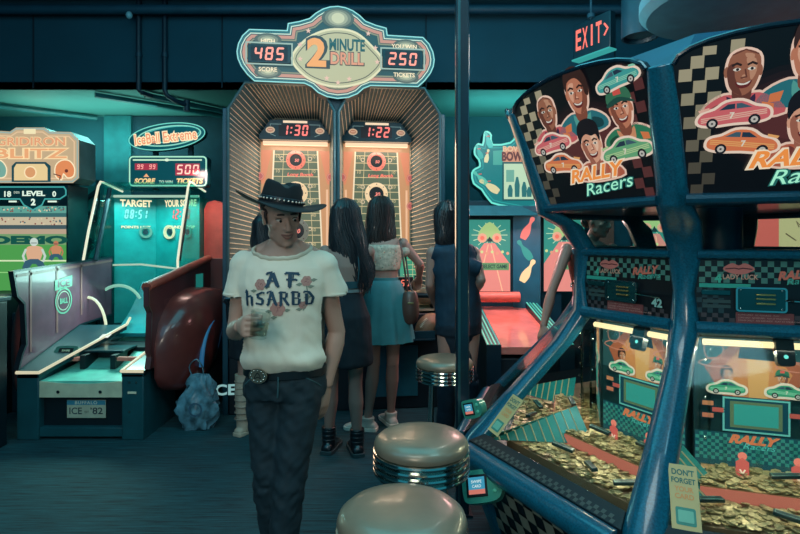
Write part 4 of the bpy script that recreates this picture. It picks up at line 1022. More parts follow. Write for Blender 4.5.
# ---- posts at every corner
def corner(k, a, z, out=0.0, m=MG_):
    """cross-section of the post between face k and face k+1 (k+1 lies to the left)"""
    A = FP(k, a, -hwid(a, m), z); B = FP(k + 1, a, hwid(a, m), z); an = PHI - (k + .5) * SEC; d = Vector((cos(an), sin(an), 0))
    mid = (A + B) / 2; V = RC + d * (a / cos(SEC / 2)); V = Vector((V.x, V.y, z))
    o = d * out
    return [A, A.lerp(V, .55) + o, B.lerp(V, .55) + o, B, B - d * .045, A - d * .045]
prof = [('T', .885, 1.96, 0, MG_ * .8), ('t', .84, 1.84, .01, MG_), ('H', .76, 1.59, .015, MG_), ('h', .735, 1.53, .03, MG_ * 1.15), ('M', .665, 1.48, .01, MG_ * 1.3), ('W', .60, 1.38, .01, MG_ * 1.15), ('Q', .61, 1.24, .0, MG_ * .7), ('P', .60, 1.12, .02, MG_), ('p', .68, .99, .02, MG_ * .9), ('g', .87, .77, .02, MG_), ('G', 1.03, .59, .02, MG_ * 1.2), ('r', 1.08, .52, .01, MG_ * 1.7), ('b', 1.05, .42, .0, MG_ * 1.9), ('c', .94, .12, .0, MG_ * 1.5), ('d', .92, .0, .0, MG_ * 1.5)]
for k in range(-2, 6):
    mb = MB(); mb.loft([corner(k, a, z, o, m) for _, a, z, o, m in prof[::-1]], BLU); mb.build('corner_post', ral, bevel=.008, smooth=50)
# ---- horizontal rails per face
def rail(k, a, z, ra, rb, m, mm=MG_, name='rail', n=10):
    h = hwid(a, mm) + .012
    return MB().tube([FP(k, a, -h, z), FP(k, a, h, z)], [(ra, rb)] * 2, m, n).build(name, ral)
for k in FACES:
    rail(k, .742, 1.552, .026, .02, BLD, name='marquee_sill')
    rail(k, .59, 1.37, .03, .018, BLU, name='window_sill')
    rail(k, .60, 1.115, .024, .024, BLU, name='glass_header')
    rail(k, 1.075, .535, .05, .045, BLU, mm=MG_ * 1.6, name='front_rail', n=14)
# ---- base skirt
skm = BLKP
for k in FACES:
    h1, h2 = hwid(1.04, .05), hwid(.9, .05)
    b_ = MB().hexa([FP(k, .9, -h2, 0), FP(k, .9, h2, 0), FP(k, .86, h2, 0), FP(k, .86, -h2, 0), FP(k, 1.04, -h1, .5), FP(k, 1.04, h1, .5), FP(k, .98, h1, .5), FP(k, .98, -h1, .5)], skm).build('skirt_panel', ral)
    if k in (0, 1, 2):
        M = face(k, .9, 0, 1.04, .5); mb = MB(M); c_ = .052
        for i in range(-8, 9):
            for j in range(9):
                x = i * c_; y = .03 + j * c_; lim = .37 + (y / .52) * .05 - .02
                if (i + j) % 2 == 0 and abs(x) < lim - .03: mb.poly([(x - c_ / 2 + .02 * sin(y * 9), y), (x + c_ / 2 + .02 * sin(y * 9), y), (x + c_ / 2 + .02 * sin((y + c_) * 9), y + c_), (x - c_ / 2 + .02 * sin((y + c_) * 9), y + c_)], pr((135, 140, 125)), .003)
        mb.build('checker_flag_print', b_, smooth=0)
# small checker band between rail and glass
CH1, CH2 = pr((150, 150, 130)), pr((12, 18, 26))
def checker(mb, x0, x1, y0, y1, c, z=.002, m=None, skip=None):
    nx, ny = max(1, round((x1 - x0) / c)), max(1, round((y1 - y0) / c)); cx, cy = (x1 - x0) / nx, (y1 - y0) / ny
    for i in range(nx):
        for j in range(ny):
            if (i + j) % 2 == 0:
                X, Y = x0 + i * cx, y0 + j * cy
                if skip and skip(X, Y): continue
                mb.poly([(X, Y), (X + cx, Y), (X + cx, Y + cy), (X, Y + cy)], m or CH1, z)
for k in FACES:
    h1, h2 = hwid(1.075, .06), hwid(1.0, .06)
    o_ = MB().hexa([FP(k, 1.07, -h1, .555), FP(k, 1.07, h1, .555), FP(k, .95, h2, .54), FP(k, .95, -h2, .54), FP(k, 1.065, -h1, .585), FP(k, 1.065, h1, .585), FP(k, 1.01, h2, .612), FP(k, 1.01, -h2, .612)], CH2).build('checker_band', ral)
    if k in (0, 1, 2):
        M = plane(FP(k, 1.065, 0, .585), tng(k), Vector((0, 0, .027)) - nrm(k) * .055)
        mb = MB(M); checker(mb, -h2, h2, .002, .031, .0145, .002, pr((72, 76, 72))); mb.build('checker_print', o_, smooth=0)
# ---- glass
PG = glass('pusher_glass', (.93, .99, .97), .015, .05)
for k in FACES:
    a0, z0, a1, z1 = 1.012, .61, .60, 1.10
    h0, h1 = hwid(a0, .045), hwid(a1, .045)
    MB().hexa([FP(k, a0, -h0, z0), FP(k, a0, h0, z0), FP(k, a0 - .006, h0, z0), FP(k, a0 - .006, -h0, z0), FP(k, a1, -h1, z1), FP(k, a1, h1, z1), FP(k, a1 - .006, h1, z1), FP(k, a1 - .006, -h1, z1)], PG).build('glass_pane', ral, smooth=0)
    a0, z0, a1, z1 = .585, 1.385, .69, 1.535
    h0, h1 = hwid(a0, .04), hwid(a1, .04)
    MB().hexa([FP(k, a0, -h0, z0), FP(k, a0, h0, z0), FP(k, a0 - .004, h0, z0), FP(k, a0 - .004, -h0, z0), FP(k, a1, -h1, z1), FP(k, a1, h1, z1), FP(k, a1 - .004, h1, z1), FP(k, a1 - .004, -h1, z1)], PG).build('window_pane', ral, smooth=0)
# ---- octagonal decks
def octo(a, z, rr=None): return [tuple(RC + Vector((cos(PHI - (k + .5) * SEC), sin(PHI - (k + .5) * SEC), 0)) * (a / cos(SEC / 2)) + Vector((0, 0, z))) for k in range(8)][::-1]
def slab(a0, z0, a1, z1, m, nm, th=0): return MB().loft([octo(a0, z0), octo(a1, z1)], m).build(nm, ral, smooth=0)
slab(.55, 1.33, .55, 1.36, INT, 'window_floor'); slab(.58, 1.09, .58, 1.10, INT, 'inner_ceiling')
slab(.70, 1.56, .74, 1.60, BLD, 'marquee_floor')
MB().loft([octo(.80, 1.86), octo(.80, 1.885), octo(.42, 2.2), octo(.25, 2.23)], mat('roof_blue', (12, 64, 92), .5)).build('roof', ral, smooth=0)
MB().lathe([(.09, 1.36), (.09, 1.56)], mat('column_blue', (10, 50, 84), .4), 24, (RC.x, RC.y)).build('centre_column', ral)
MB().loft([octo(.96, .0), octo(1.0, .5)], BLKP).build('base_core', ral, smooth=0) if 0 else None
# ---- control panels
LIP = pr((215, 120, 110))
def wave(c): return c
for k in FACES:
    M = face(k, .5995, 1.242, .575, 1.352); h = hwid(.59, .045)
    # chamfered outline, widest in the middle
    M = plane(FP(k, .592, 0, 1.118), tng(k), (0, 0, 1))
    out = [(-h * .93, 0), (h * .93, 0), (h * 1.12, .13), (h, .235), (-h, .235), (-h * 1.12, .13)]
    cp = MB(M).prism(out, -.06, 0, BLKP).build('control_panel', ral, smooth=0)
    if k not in (-1, 0, 1, 2): continue
    mb = MB(M); tc_ = pr((78, 130, 118))
    checker(mb, -h * .98, h * .98, .155, .23, .0185, .002, tc_); checker(mb, -h * .95, h * .95, .004, .05, .017, .002, pr((70, 62, 66)))
    checker(mb, -h * 1.02, -h * .6, .05, .155, .017, .002, pr((34, 62, 68)))
    mb.poly([(-h * .98, .138), (-h * .2, .138), (-h * .2, .152), (-h * .98, .152)], pr((50, 170, 150)), .003)
    mb.build('checker_print', cp, smooth=0)
    mb = MB(M); x0, y0 = -h * .38, .203
    up = blob([(x0 - .048, y0), (x0 - .02, y0 + .02), (x0, y0 + .012), (x0 + .02, y0 + .02), (x0 + .048, y0), (x0 + .02, y0 - .016), (x0, y0 - .018), (x0 - .02, y0 - .016)], 3)
    mb.poly(up, LIP, .004); mb.line([(x0 - .04, y0), (x0 - .012, y0 + .003), (x0, y0), (x0 + .012, y0 + .003), (x0 + .04, y0)], .0035, pr((90, 30, 40)), .005)
    mb.text('LADY LUCK', x0 + .005, y0 - .027, .017, pr((225, 165, 140)), .005, w=.105, bold=.02); mb.build('lips_badge', cp, smooth=0)
    mb = MB(M); mb.text('4', x0 - .062, .17, .03, pr((70, 190, 160)), .004, bold=.06); mb.text('RALLY', h * .48, .188, .03, pr((225, 120, 100)), .005, w=.12, bold=.05, shear=.35, rot=.12); mb.text('Racers', h * .56, .168, .02, pr((80, 190, 170)), .006, w=.1, shear=.3, rot=.12)
    mb.text('42', h * .72, .07, .032, pr((160, 205, 195)), .004, w=.045, bold=.04) if k == 1 else None
    mb.build('lettering', cp, smooth=0)
    # chrome coin entry
    ce = MB(M).prism(rrect(-h * .42, h * .3, .062, .14, .008), 0, .012, mat('coin_frame', (30, 92, 96), .25, .7)).build('coin_entry', cp, bevel=.002)
    mb = MB(M).prism(rrect(-h * .42, h * .3, .062, .14, .008), .012, .0125, STEEL); MB(M).line(rrect(-h * .42, h * .3, .062, .14, .008), .006, CHROME, .014, True).build('chrome_rim', ce, smooth=0)
    for y in (.118, .104, .088): MB(M).box(-h * .14, h * .14, y - .003, y + .003, .012, .02, mat('coin_slot_brass', (190, 160, 100), .25, .8)).build('coin_slot', ce, bevel=.001)
    for x in (-h * .36, h * .24):
        for y in (.07, .132): MB(M).ell((x, y, .013), (.004, .004, .003), CHROME, 8, 6).build('screw', ce)
    MB(M).tube([(h * .3, .1, .012), (h * .38, .1, .03), (h * .9, .094, .03)], .004, CHROME, 8).build('chrome_rod', cp)
    mb = MB(M).box(-h * .95, -h * .5, .112, .13, 0, .006, mat('coin_frame', (30, 92, 96), .25, .7)); mb.build('side_plate', cp, bevel=.002)
    for y in (.085, .068): MB(M).box(-h * .92, -h * .5, y, y + .011, 0, .003, pr((52, 74, 74))).build('small_label', cp, smooth=0)
    mb = MB(M).box(-h * .42, h * .42, .02, .056, 0, .004, pr((128, 66, 66)))
    st = mb.build('notice_strip', cp, smooth=0); mb = MB(M)
    for i, y in enumerate((.048, .038, .029)): mb.text('COINS ONLY   NO REFUNDS   PLAY AT YOUR OWN RISK'[:(30, 44, 47)[i]], -h * .39, y, .0055, pr((200, 150, 140)), .005, w=(.12, .15, .2)[i], align='l')
    mb.build('lettering', st, smooth=0)

# ---- marquee artwork
SKN = {'brown': ((165, 105, 80), (110, 62, 50), (205, 150, 120)), 'tan': ((205, 130, 100), (140, 80, 62), (235, 175, 145)), 'pale': ((232, 170, 140), (170, 105, 85), (250, 205, 175))}
AE = .62
def portrait(M, par, x, y, s, skin, suit, trim, style, flip=1):
    """printed bust of a racing driver; head about s tall"""
    base, dark, hi = SKN[skin]; mb = MB(M)
    def q(a, b_): return (x + flip * a * s, y + b_ * s)
    def P(pts, c, z, e=AE, n=3, sm=True): mb.poly(blob([q(*p) for p in pts], n) if sm else [q(*p) for p in pts], em(c, e), z)
    sh = [(-.75, -1.0), (-.72, -.75), (-.35, -.52), (0, -.55), (.38, -.5), (.78, -.7), (.95, -1.0), (.3, -1.1), (-.3, -1.1)]
    hd = [(-.33, .1), (-.3, -.2), (-.2, -.42), (.02, -.55), (.22, -.42), (.32, -.18), (.36, .1), (.3, .38), (.02, .5), (-.25, .4)]
    mb.poly(grow(blob([q(*p) for p in sh], 3), .007 * 1.0), em((235, 200, 180), .75), .002); mb.poly(grow(blob([q(*p) for p in hd], 3), .007), em((240, 205, 185), .75), .0022)
    P(sh, suit, .003); P([(-.3, -.55), (.05, -.75), (.3, -.52), (.25, -.95), (-.1, -1.0)], trim, .0034); P([(-.6, -.8), (-.3, -.7), (-.35, -.98), (-.6, -.98)], tuple(v * .6 for v in suit), .0034)
    P([(.45, -.72), (.7, -.78), (.72, -.96), (.5, -.94)], (230, 130, 80), .0038, sm=False)
    P([(-.17, -.3), (.18, -.3), (.2, -.66), (.02, -.78), (-.16, -.66)], dark, .0036)
    P(hd, base, .004)
    P([(-.33, .1), (-.3, -.2), (-.2, -.42), (.02, -.55), (-.06, -.35), (-.16, -.1), (-.2, .2)], dark, .0043); P([(.05, .3), (.24, .28), (.28, .0), (.18, -.2), (.12, .05)], hi, .0043)
    P([(-.4, .06), (-.33, .14), (-.31, -.08), (-.37, -.1)], base, .0038); P([(.4, .06), (.34, .14), (.33, -.08), (.39, -.1)], base, .0038)
    for e in (-1, 1):
        P([(.02 + e * .15 - .085, .06), (.02 + e * .15, .1), (.02 + e * .15 + .085, .06), (.02 + e * .15, .02)], (240, 235, 220), .0048); mb.disc(*q(.03 + e * .15, .06), .035 * s, em((40, 30, 34), AE), .0051, 8)
        mb.line([q(.02 + e * .06, .15), q(.02 + e * .16, .2), q(.02 + e * .26, .15)], .05 * s, em((50, 30, 28), AE), .005)
    mb.line([q(.04, .06), q(.08, -.12), q(-.04, -.14)], .035 * s, em(dark, AE), .005); mb.disc(*q(.03, -.11), .05 * s, em(hi, AE), .0049, 8)
    P([(-.14, -.22), (.03, -.26), (.2, -.2), (.14, -.34), (.0, -.38), (-.1, -.33)], (110, 40, 40), .0049); P([(-.11, -.235), (.03, -.27), (.17, -.215), (.1, -.29), (-.05, -.3)], (245, 240, 225), .0052)
    if style == 'short': P([(-.36, .1), (-.33, .42), (-.1, .66), (.2, .66), (.37, .42), (.37, .12), (.3, .2), (.25, .38), (.0, .34), (-.22, .4), (-.28, .22)], (70, 40, 34), .0055)
    if style == 'pomp': P([(-.38, .1), (-.42, .5), (-.25, .78), (.1, .84), (.38, .66), (.42, .3), (.36, .1), (.28, .32), (.1, .3), (-.1, .38), (-.28, .28)], (26, 22, 30), .0055)
    if style == 'long': P([(-.38, -.1), (-.42, .3), (-.28, .62), (.02, .74), (.3, .62), (.38, .3), (.34, .12), (.24, .36), (-.05, .42), (-.24, .2), (-.27, -.05)], (60, 36, 32), .0055)
    if style == 'cap':
        P([(-.38, .2), (-.36, .5), (-.1, .7), (.2, .68), (.4, .46), (.4, .22), (.0, .32)], (60, 120, 90), .0056); P([(-.4, .22), (.0, .36), (.42, .22), (.5, .12), (.1, .22), (-.36, .12)], (35, 80, 70), .006); P([(-.12, .42), (.14, .42), (.14, .6), (-.12, .6)], (225, 90, 80), .0062, sm=False)
    if style == 'bald': mb.line([q(-.24, .4), q(.02, .5), q(.29, .38)], .03 * s, em(dark, AE), .0046); P([(.02, .42), (.2, .38), (.18, .28), (.05, .32)], hi, .0047)
    return mb.build('driver_portrait', par, smooth=0)
def racecar(M, par, x, y, s, c, c2, flip=1, rot=0.0):
    mb = MB(M)
    def q(a, b_): a *= flip; return (x + s * (a * cos(rot) - b_ * sin(rot)), y + s * (a * sin(rot) + b_ * cos(rot)))
    body = [(-.5, -.02), (-.48, -.1), (-.3, -.14), (0, -.13), (.3, -.14), (.48, -.1), (.5, .0), (.44, .06), (.3, .1), (.12, .2), (-.1, .2), (-.26, .1), (-.42, .06)]
    o_ = blob([q(*p) for p in body], 3)
    mb.poly(grow(o_, .008), em((240, 215, 195), .75), .0068); mb.poly(o_, em(c, AE), .0072)
    mb.poly([q(-.5, .12), q(-.34, .15), q(-.34, .11), q(-.48, .08)], em(c2, AE), .0073)
    for k in range(3): mb.line([q(-.46, -.02 - k * .03), q(.46, .03 - k * .03)], .012 * s * 1.5, em(c2, AE), .0074)
    mb.poly([q(-.2, .09), q(-.08, .17), q(.02, .17), q(.02, .09)], em((40, 60, 80), AE), .0076); mb.poly([q(.04, .09), q(.04, .17), q(.11, .17), q(.26, .09)], em((70, 100, 115), AE), .0076)
    for e in (-.3, .29): mb.disc(*q(e, -.11), .085 * s, em((30, 30, 38), AE), .0077, 14); mb.disc(*q(e, -.11), .052 * s, em((210, 205, 195), AE), .0079, 10); mb.disc(*q(e, -.11), .02 * s, em((90, 90, 90), AE), .0081, 6)
    mb.text('7', *q(-.02, -.01), .1 * s, em((245, 235, 215), AE), .0078, bold=.03)
    return mb.build('car_picture', par, smooth=0)
for k in FACES:
    a0, z0, a1, z1 = .737, 1.556, .885, 1.9675
    M = face(k, a0, z0, a1, z1); sl = sqrt((a1 - a0) ** 2 + (z1 - z0) ** 2)
    h0, h1 = hwid(a0, .05), hwid(a1, .045)
    arc = [(h1 * cos(t), sl - .012 + .082 * sin(t)) for t in [pi * j / 12 for j in range(13)]]
    out = [(-h0, 0), (h0, 0)] + arc
    mq3 = MB(M).prism(out, -.03, 0, mat('marquee_back', (10, 30, 44), .4), em((13, 15, 22), .5)).build('marquee', ral, smooth=0)
    MB(M).tube([(x, y, .0) for x, y in arc], .009, mat('marquee_trim', (8, 34, 50), .25, coat=.6), 8).build('arch_trim', mq3)
    if k not in (-1, 0, 1, 2): continue
    mb = MB(M)
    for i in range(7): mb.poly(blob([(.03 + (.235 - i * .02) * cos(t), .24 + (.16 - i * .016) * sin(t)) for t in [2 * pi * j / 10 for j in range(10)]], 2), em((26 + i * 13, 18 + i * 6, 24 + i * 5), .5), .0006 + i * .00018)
    mb.build('maroon_backdrop', mq3, smooth=0)
    mb = MB(M); c_ = .036
    for i in range(6):
        for j in range(15):
            y = .01 + j * c_; wl = h0 + (h1 - h0) * y / sl
            for sd in (-1, 1):
                nmax = (4.2 if j > 11 else 2.6 if j > 4 else 2) if sd < 0 else (2.6 if j > 7 else 1.5)
                if i < nmax and (i + j) % 2 == 0:
                    xa = sd * (wl - .006 - i * c_); xb = sd * (wl - .006 - (i + 1) * c_)
                    top = sl - .02 + .082 * sqrt(max(0, 1 - (max(abs(xa), abs(xb)) / h1) ** 2))
                    if y > top - .01: continue
                    y2_ = min(y + c_, top - .004)
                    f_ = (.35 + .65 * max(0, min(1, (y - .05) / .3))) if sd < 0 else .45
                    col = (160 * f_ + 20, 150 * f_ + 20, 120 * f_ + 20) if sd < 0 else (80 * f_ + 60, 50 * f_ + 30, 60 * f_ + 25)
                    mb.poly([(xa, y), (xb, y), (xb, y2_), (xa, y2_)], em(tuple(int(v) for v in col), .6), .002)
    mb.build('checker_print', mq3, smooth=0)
    portrait(M, mq3, -.135, .385, .125, 'brown', (215, 100, 105), (60, 40, 70), 'bald')
    portrait(M, mq3, .035, .42, .135, 'tan', (45, 120, 130), (90, 170, 160), 'long', -1)
    portrait(M, mq3, .20, .325, .12, 'tan', (50, 130, 95), (220, 150, 110), 'cap')
    racecar(M, mq3, .215, .425, .17, (70, 170, 165), (150, 220, 190), -1, .12)
    portrait(M, mq3, .04, .225, .12, 'pale', (190, 100, 75), (120, 60, 55), 'pomp')
    racecar(M, mq3, -.15, .262, .19, (225, 110, 115), (245, 190, 170), 1, .06)
    racecar(M, mq3, -.12, .175, .19, (235, 130, 85), (250, 180, 110), -1, -.08)
    racecar(M, mq3, .185, .185, .2, (110, 180, 130), (190, 220, 160), 1, .04)
    mb = MB(M)
    mb.text('RALLY', .035, .125, .062, em((245, 225, 195), .8), .0085, w=.285, bold=.09, shear=.35, rot=.04); mb.text('RALLY', .035, .125, .052, em((240, 145, 70), .85), .0092, w=.265, bold=.03, shear=.35, rot=.04)
    mb.text('Racers', .075, .072, .052, em((40, 110, 105), .7), .0096, w=.235, bold=.07, shear=.35, rot=.1); mb.text('Racers', .075, .072, .046, em((160, 235, 200), .95), .0102, w=.225, bold=.0, shear=.35, rot=.1)
    mb.build('lettering', mq3, smooth=0)

# ---- inside: beds, backboards, dividers
BEDM = mat('pusher_bed', (128, 96, 72), .5); BEDZ = .565
slab(.885, .50, .885, BEDZ, BEDM, 'coin_bed'); slab(.985, .49, .985, .505, mat('pit_floor', (40, 92, 88), .35), 'drop_pit')
COINF = mat('brass_coin', (172, 152, 112), .38, .35, var=.25, scale=30)
GLD = mat('pusher_shelf_gold', (170, 130, 90), .4)
LAM = em((255, 225, 170), 1.3)
random.seed(21)
coin_specs = []
for k in (-1, 0, 1, 2):
    # raised moving shelf in front of the backboard
    h = hwid(.66, .06)
    MB().hexa([FP(k, .5, -h * .8, BEDZ), FP(k, .5, h * .8, BEDZ), FP(k, .70, h, BEDZ), FP(k, .70, -h, BEDZ), FP(k, .5, -h * .8, BEDZ + .045), FP(k, .5, h * .8, BEDZ + .045), FP(k, .70, h, BEDZ + .045), FP(k, .70, -h, BEDZ + .045)][::-1], GLD).build('pusher_shelf', ral, smooth=0)
    MB(plane(FP(k, .701, 0, BEDZ + .004), tng(k), (0, 0, 1))).box(-h, h, 0, .038, 0, .003, em((215, 120, 100), .6)).build('shelf_front', ral, smooth=0)
    # front drop pit
    hb = hwid(.96, .06)
    if 0: MB().hexa([FP(k, .99, -hb, BEDZ - .05), FP(k, .99, hb, BEDZ - .05), FP(k, .90, hb, BEDZ - .05), FP(k, .90, -hb, BEDZ - .05), FP(k, .99, -hb, BEDZ + .012), FP(k, .99, hb, BEDZ + .012), FP(k, .895, hb * .94, BEDZ + .002), FP(k, .895, -hb * .94, BEDZ + .002)], mat('win_chute', (20, 70, 72), .35)).build('win_chute', ral, smooth=0)
    # backboard with artwork
    M = plane(FP(k, .5, 0, .60), tng(k), (0, 0, 1)); w_ = hwid(.5, .012); hh = .48
    bb3 = MB(M).box(-w_, w_, 0, hh, -.02, 0, mat('backboard_dark', (24, 58, 66), .4)).build('backboard', ral, smooth=0)
    mb = MB(M); E_ = .75
    mb.poly([(-w_ + .004, .28), (w_ - .004, .28), (w_ - .004, hh - .01), (-w_ + .004, hh - .01)], em((46, 82, 84), E_), .002)
    mb.poly([(-.1, .26), (.1, .26), (.16, .36), (.08, .44), (-.08, .44), (-.16, .36)], em((170, 90, 62), E_), .003); mb.poly([(-.07, .26), (.07, .26), (.11, .35), (.05, .43), (-.05, .43), (-.11, .35)], em((205, 130, 80), E_), .004); mb.poly([(-.02, .26), (.035, .26), (.045, .43), (-.03, .43)], em((220, 160, 100), E_), .0045)
    mb.poly([(-w_ + .004, .005), (w_ - .004, .005), (w_ - .004, .13), (-w_ + .004, .13)], em((26, 80, 90), E_), .002)
    checker(mb, -w_ + .006, w_ - .006, .03, .125, .0125, .003, em((58, 140, 128), E_))
    mb.poly([(-.105, .135), (.105, .135), (.105, .262), (-.105, .262)], em((20, 70, 84), E_), .005); mb.line([(-.1, .14), (.1, .14), (.1, .256), (-.1, .256)], .006, em((110, 190, 180), E_), .006, True)
    mb.poly([(-.08, .152), (.08, .152), (.08, .246), (-.08, .246)], em((100, 120, 90), E_), .006); mb.poly([(-.068, .162), (.068, .162), (.068, .236), (-.068, .236)], em((60, 160, 150), E_), .007)
    mb.poly([(-.045, .46), (.045, .46), (.06, .395), (-.055, .40)], em((18, 36, 44), .6), .006)
    for sx in (-1, 1):
        for y, c in ((.232, (210, 130, 90)), (.188, (210, 120, 90)), (.21, (200, 90, 80))):
            xx = sx * (.15 if y != .21 else .118); mb.poly([(xx - .022, y - .011), (xx + .022, y - .011), (xx + .022, y + .011), (xx - .022, y + .011)], em((20, 50, 60), E_), .006); mb.poly([(xx - .018, y - .008), (xx + .018, y - .008), (xx + .018, y + .008), (xx - .018, y + .008)], em(c, E_), .007)
    mb.text('RALLY', -.005, .112, .032, em((225, 120, 80), .9), .008, w=.16, bold=.06, shear=.35); mb.text('Racers', .01, .09, .02, em((90, 190, 180), .8), .009, w=.1, shear=.3)
    mb.disc(.15, .155, .011, em((255, 110, 100), 1.1), .009, 12)
    for sx in (-1, 1): mb.line(blob([(sx * .13 - .03, .44), (sx * .13, .46), (sx * .13 + .03, .43), (sx * .13 + .01, .39), (sx * .13 - .025, .4)], 3), .004, em((200, 130, 110), .7), .006, True); mb.line(blob([(sx * .12 - .06, .375), (sx * .12 - .02, .395), (sx * .12 + .04, .39), (sx * .12 + .06, .37), (sx * .12, .362)], 3), .004, em((210, 130, 110), .7), .006, True)
    mb.build('backboard_artwork', bb3, smooth=0)
    for sx, st_ in ((-1, 'long'), (1, 'cap')):
        portrait(M, bb3, sx * .085 - .005, .335, .05, 'tan', (40, 70, 70), (90, 140, 130), st_, -sx); racecar(M, bb3, sx * .09, .29, .115, (70, 170, 130), (150, 220, 180), -sx)
    for x in (-.105, .0, .105): MB(M).box(x - .001, x + .001, .0, .12, .008, .07, ACR).build('clear_divider', bb3, smooth=0)
    for sx in (-1, 1):
        for xx in (sx * (w_ - .004), sx * (w_ - .035)): MB(M).tube([(xx, 0, .075), (xx, hh - .02, .075)], .0045, ACR, 8).build('clear_rod', bb3)
    MB(M).box(-w_ + .004, w_ - .004, .0, hh - .03, .078, .082, ACR).build('clear_front', bb3, smooth=0)
    for sx in (-1, 1):
        for y in (.02, .13, .27, .40): MB(M).ell((sx * (w_ - .02), y, .084), (.005, .005, .003), CHROME, 8, 6).build('screw', bb3)
    for x, c in ((-.062, (220, 100, 90)), (.1, (220, 100, 90))):
        mb = MB(M); mb.poly([(x - .02, .0), (x + .02, .0), (x + .02, .06), (x, .075), (x - .02, .06)], em(c, .8), .085).disc(x, .08, .014, em((240, 130, 110), .9), .085, 12); mb.line([(x - .008, .035), (x, .02), (x + .008, .035)], .005, em((250, 220, 190), .9), .087); mb.build('arrow_marker', bb3, smooth=0)
    # black coin nozzle under the header
    MB(plane(FP(k, .60, .06, 1.0), tng(k), Vector((0, 0, 1)) - nrm(k) * .3)).prism(rrect(-.026, .026, 0, .10, .012), -.02, .01, BLK).disc(0, .03, .007, em((120, 230, 220), 1), .0105, 10).build('coin_nozzle', ral, bevel=.003)
    # clear sloping guides with teal stripes at the sides of each bed
    for sd in (-1, 1):
        p0, p1, p2 = FP(k, .60, sd * hwid(.60, .0), .70), FP(k, .96, sd * hwid(.96, .02), BEDZ + .005), FP(k, .62, sd * hwid(.62, .12), BEDZ + .01)
        nn = (p1 - p0).cross(p2 - p0).normalized() * .003
        g_ = MB().add([p0, p1, p2, p0 + nn, p1 + nn, p2 + nn], [(0, 1, 2), (5, 4, 3), (0, 3, 4, 1), (1, 4, 5, 2), (2, 5, 3, 0)], mat('guide_teal', (40, 130, 128), .25, coat=.5)).build('side_guide', ral, smooth=0)
        mb = MB()
        for i in range(1, 11):
            t_ = i / 11; a_, b_ = p0.lerp(p1, t_), p0.lerp(p2, t_) if 0 else p2.lerp(p1, t_)
            mb.tube([a_ + nn * 1.5, b_ + nn * 1.5], .0028, em((170, 175, 130), .5), 4, caps=False); mb.tube([a_ - nn * .6, b_ - nn * .6], .0028, em((170, 175, 130), .5), 4, caps=False)
        mb.build('guide_stripes', g_)
    # lamp strip that lights the bed
    h = hwid(.55, .05)
    MB().tube([FP(k, .565, -h, 1.062), FP(k, .565, h, 1.062)], .011, LAM, 8).build('lamp_tube', ral)
    q_ = FP(k, .57, 0, 1.04); light('AREA', 'pusher_lamp', tuple(q_), 2.3, (1, .84, .62), .3, .06, target=tuple(FP(k, .80, 0, .5)))
MB().loft([octo(.44, .5), octo(.44, 1.09)], mat('core_panel', (30, 70, 74), .5)).build('inner_core', ral, smooth=0)

# ---- coins and prize cards on the beds
def coin_ok(k, a, u): return abs(u) < hwid(a, .10)
coins = []
for k in (1, 0, 2):
    n = {1: 120, 0: 95, 2: 60}[k]
    for i in range(n):
        for _ in range(30):
            a = random.uniform(.53, .872); u = random.uniform(-.33, .33)
            if coin_ok(k, a, u) and not (.68 < a < .725): break
        zz = (BEDZ + .0475 if a < .70 else BEDZ + .0025) + (i % 3) * .0022 + .009
        coins.append((k, a, u, zz))
me0 = None
for i, (k, a, u, zz) in enumerate(coins):
    p = FP(k, a, u, zz)
    if me0 is None:
        me0 = MB().lathe([(.0115, -.0011), (.0125, -.0007), (.0125, .0007), (.0115, .0011), (.010, .0008), (.0001, .0008)], COINF, 16).build('coin'); c = me0
    else:
        c = me0.copy(); COL.objects.link(c)
    c.location = p; c.rotation_euler = (random.uniform(-.3, .3), random.uniform(-.3, .3), random.uniform(0, 6))
    lab = {1: 'small brass coin on the pusher bed of the left-hand station, among the others', 0: 'small brass coin on the pusher bed of the right-hand station, among the others', 2: 'small brass coin on the far left pusher bed seen through the glass'}[k]
    tag(c, lab, 'coin', {1: 'coins on the left station bed', 0: 'coins on the right station bed', 2: 'coins on the far left bed'}[k])
# the uncountable layer beneath
mb = MB(); rnd = random.Random(4)
for k in (-1, 0, 1, 2):
    for i in range(1500 if k in (0, 1) else 700):
        a = rnd.uniform(.515, .875); u = rnd.uniform(-.38, .38)
        if abs(u) > hwid(a, .075): continue
        if .695 < a < .715: continue
        zz = (BEDZ + .0465 if a < .70 else BEDZ + .0012) + rnd.random() * .011
        p = FP(k, a, u, zz); R3 = Matrix.Rotation(rnd.uniform(-.2, .2), 3, 'X') @ Matrix.Rotation(rnd.uniform(-.2, .2), 3, 'Y')
        top = [p + R3 @ Vector((.0112 * cos(t), .0112 * sin(t), .001)) for t in [2 * pi * j / 9 for j in range(9)]]
        bot = [q - Vector((0, 0, .002)) for q in top]
        mb.add(top + bot, [tuple(range(9))] + [(j, j + 9, (j + 1) % 9 + 9, (j + 1) % 9) for j in range(9)], COINF)
o = mb.build('coin_layer', smooth=0); tag(o, 'dense layer of brass coins covering all the pusher beds under the loose coins', 'coins', kind='stuff')
CARD = mat('dark_prize_card', (16, 50, 56), .3, coat=.4)
card_specs = [(1, .80, -.12, .3), (1, .84, .06, -.5), (1, .83, .21, .9), (1, .62, -.10, .2), (1, .60, .1, -.2), (0, .78, -.2, .5), (0, .83, .0, -.3), (0, .80, .18, .4), (0, .63, .05, .1), (2, .78, -.05, .4), (2, .8, .12, -.3), (2, .74, .2, .1), (2, .62, .0, .2)]
first = None
where = {1: 'left-hand station', 0: 'right-hand station', 2: 'far left station'}
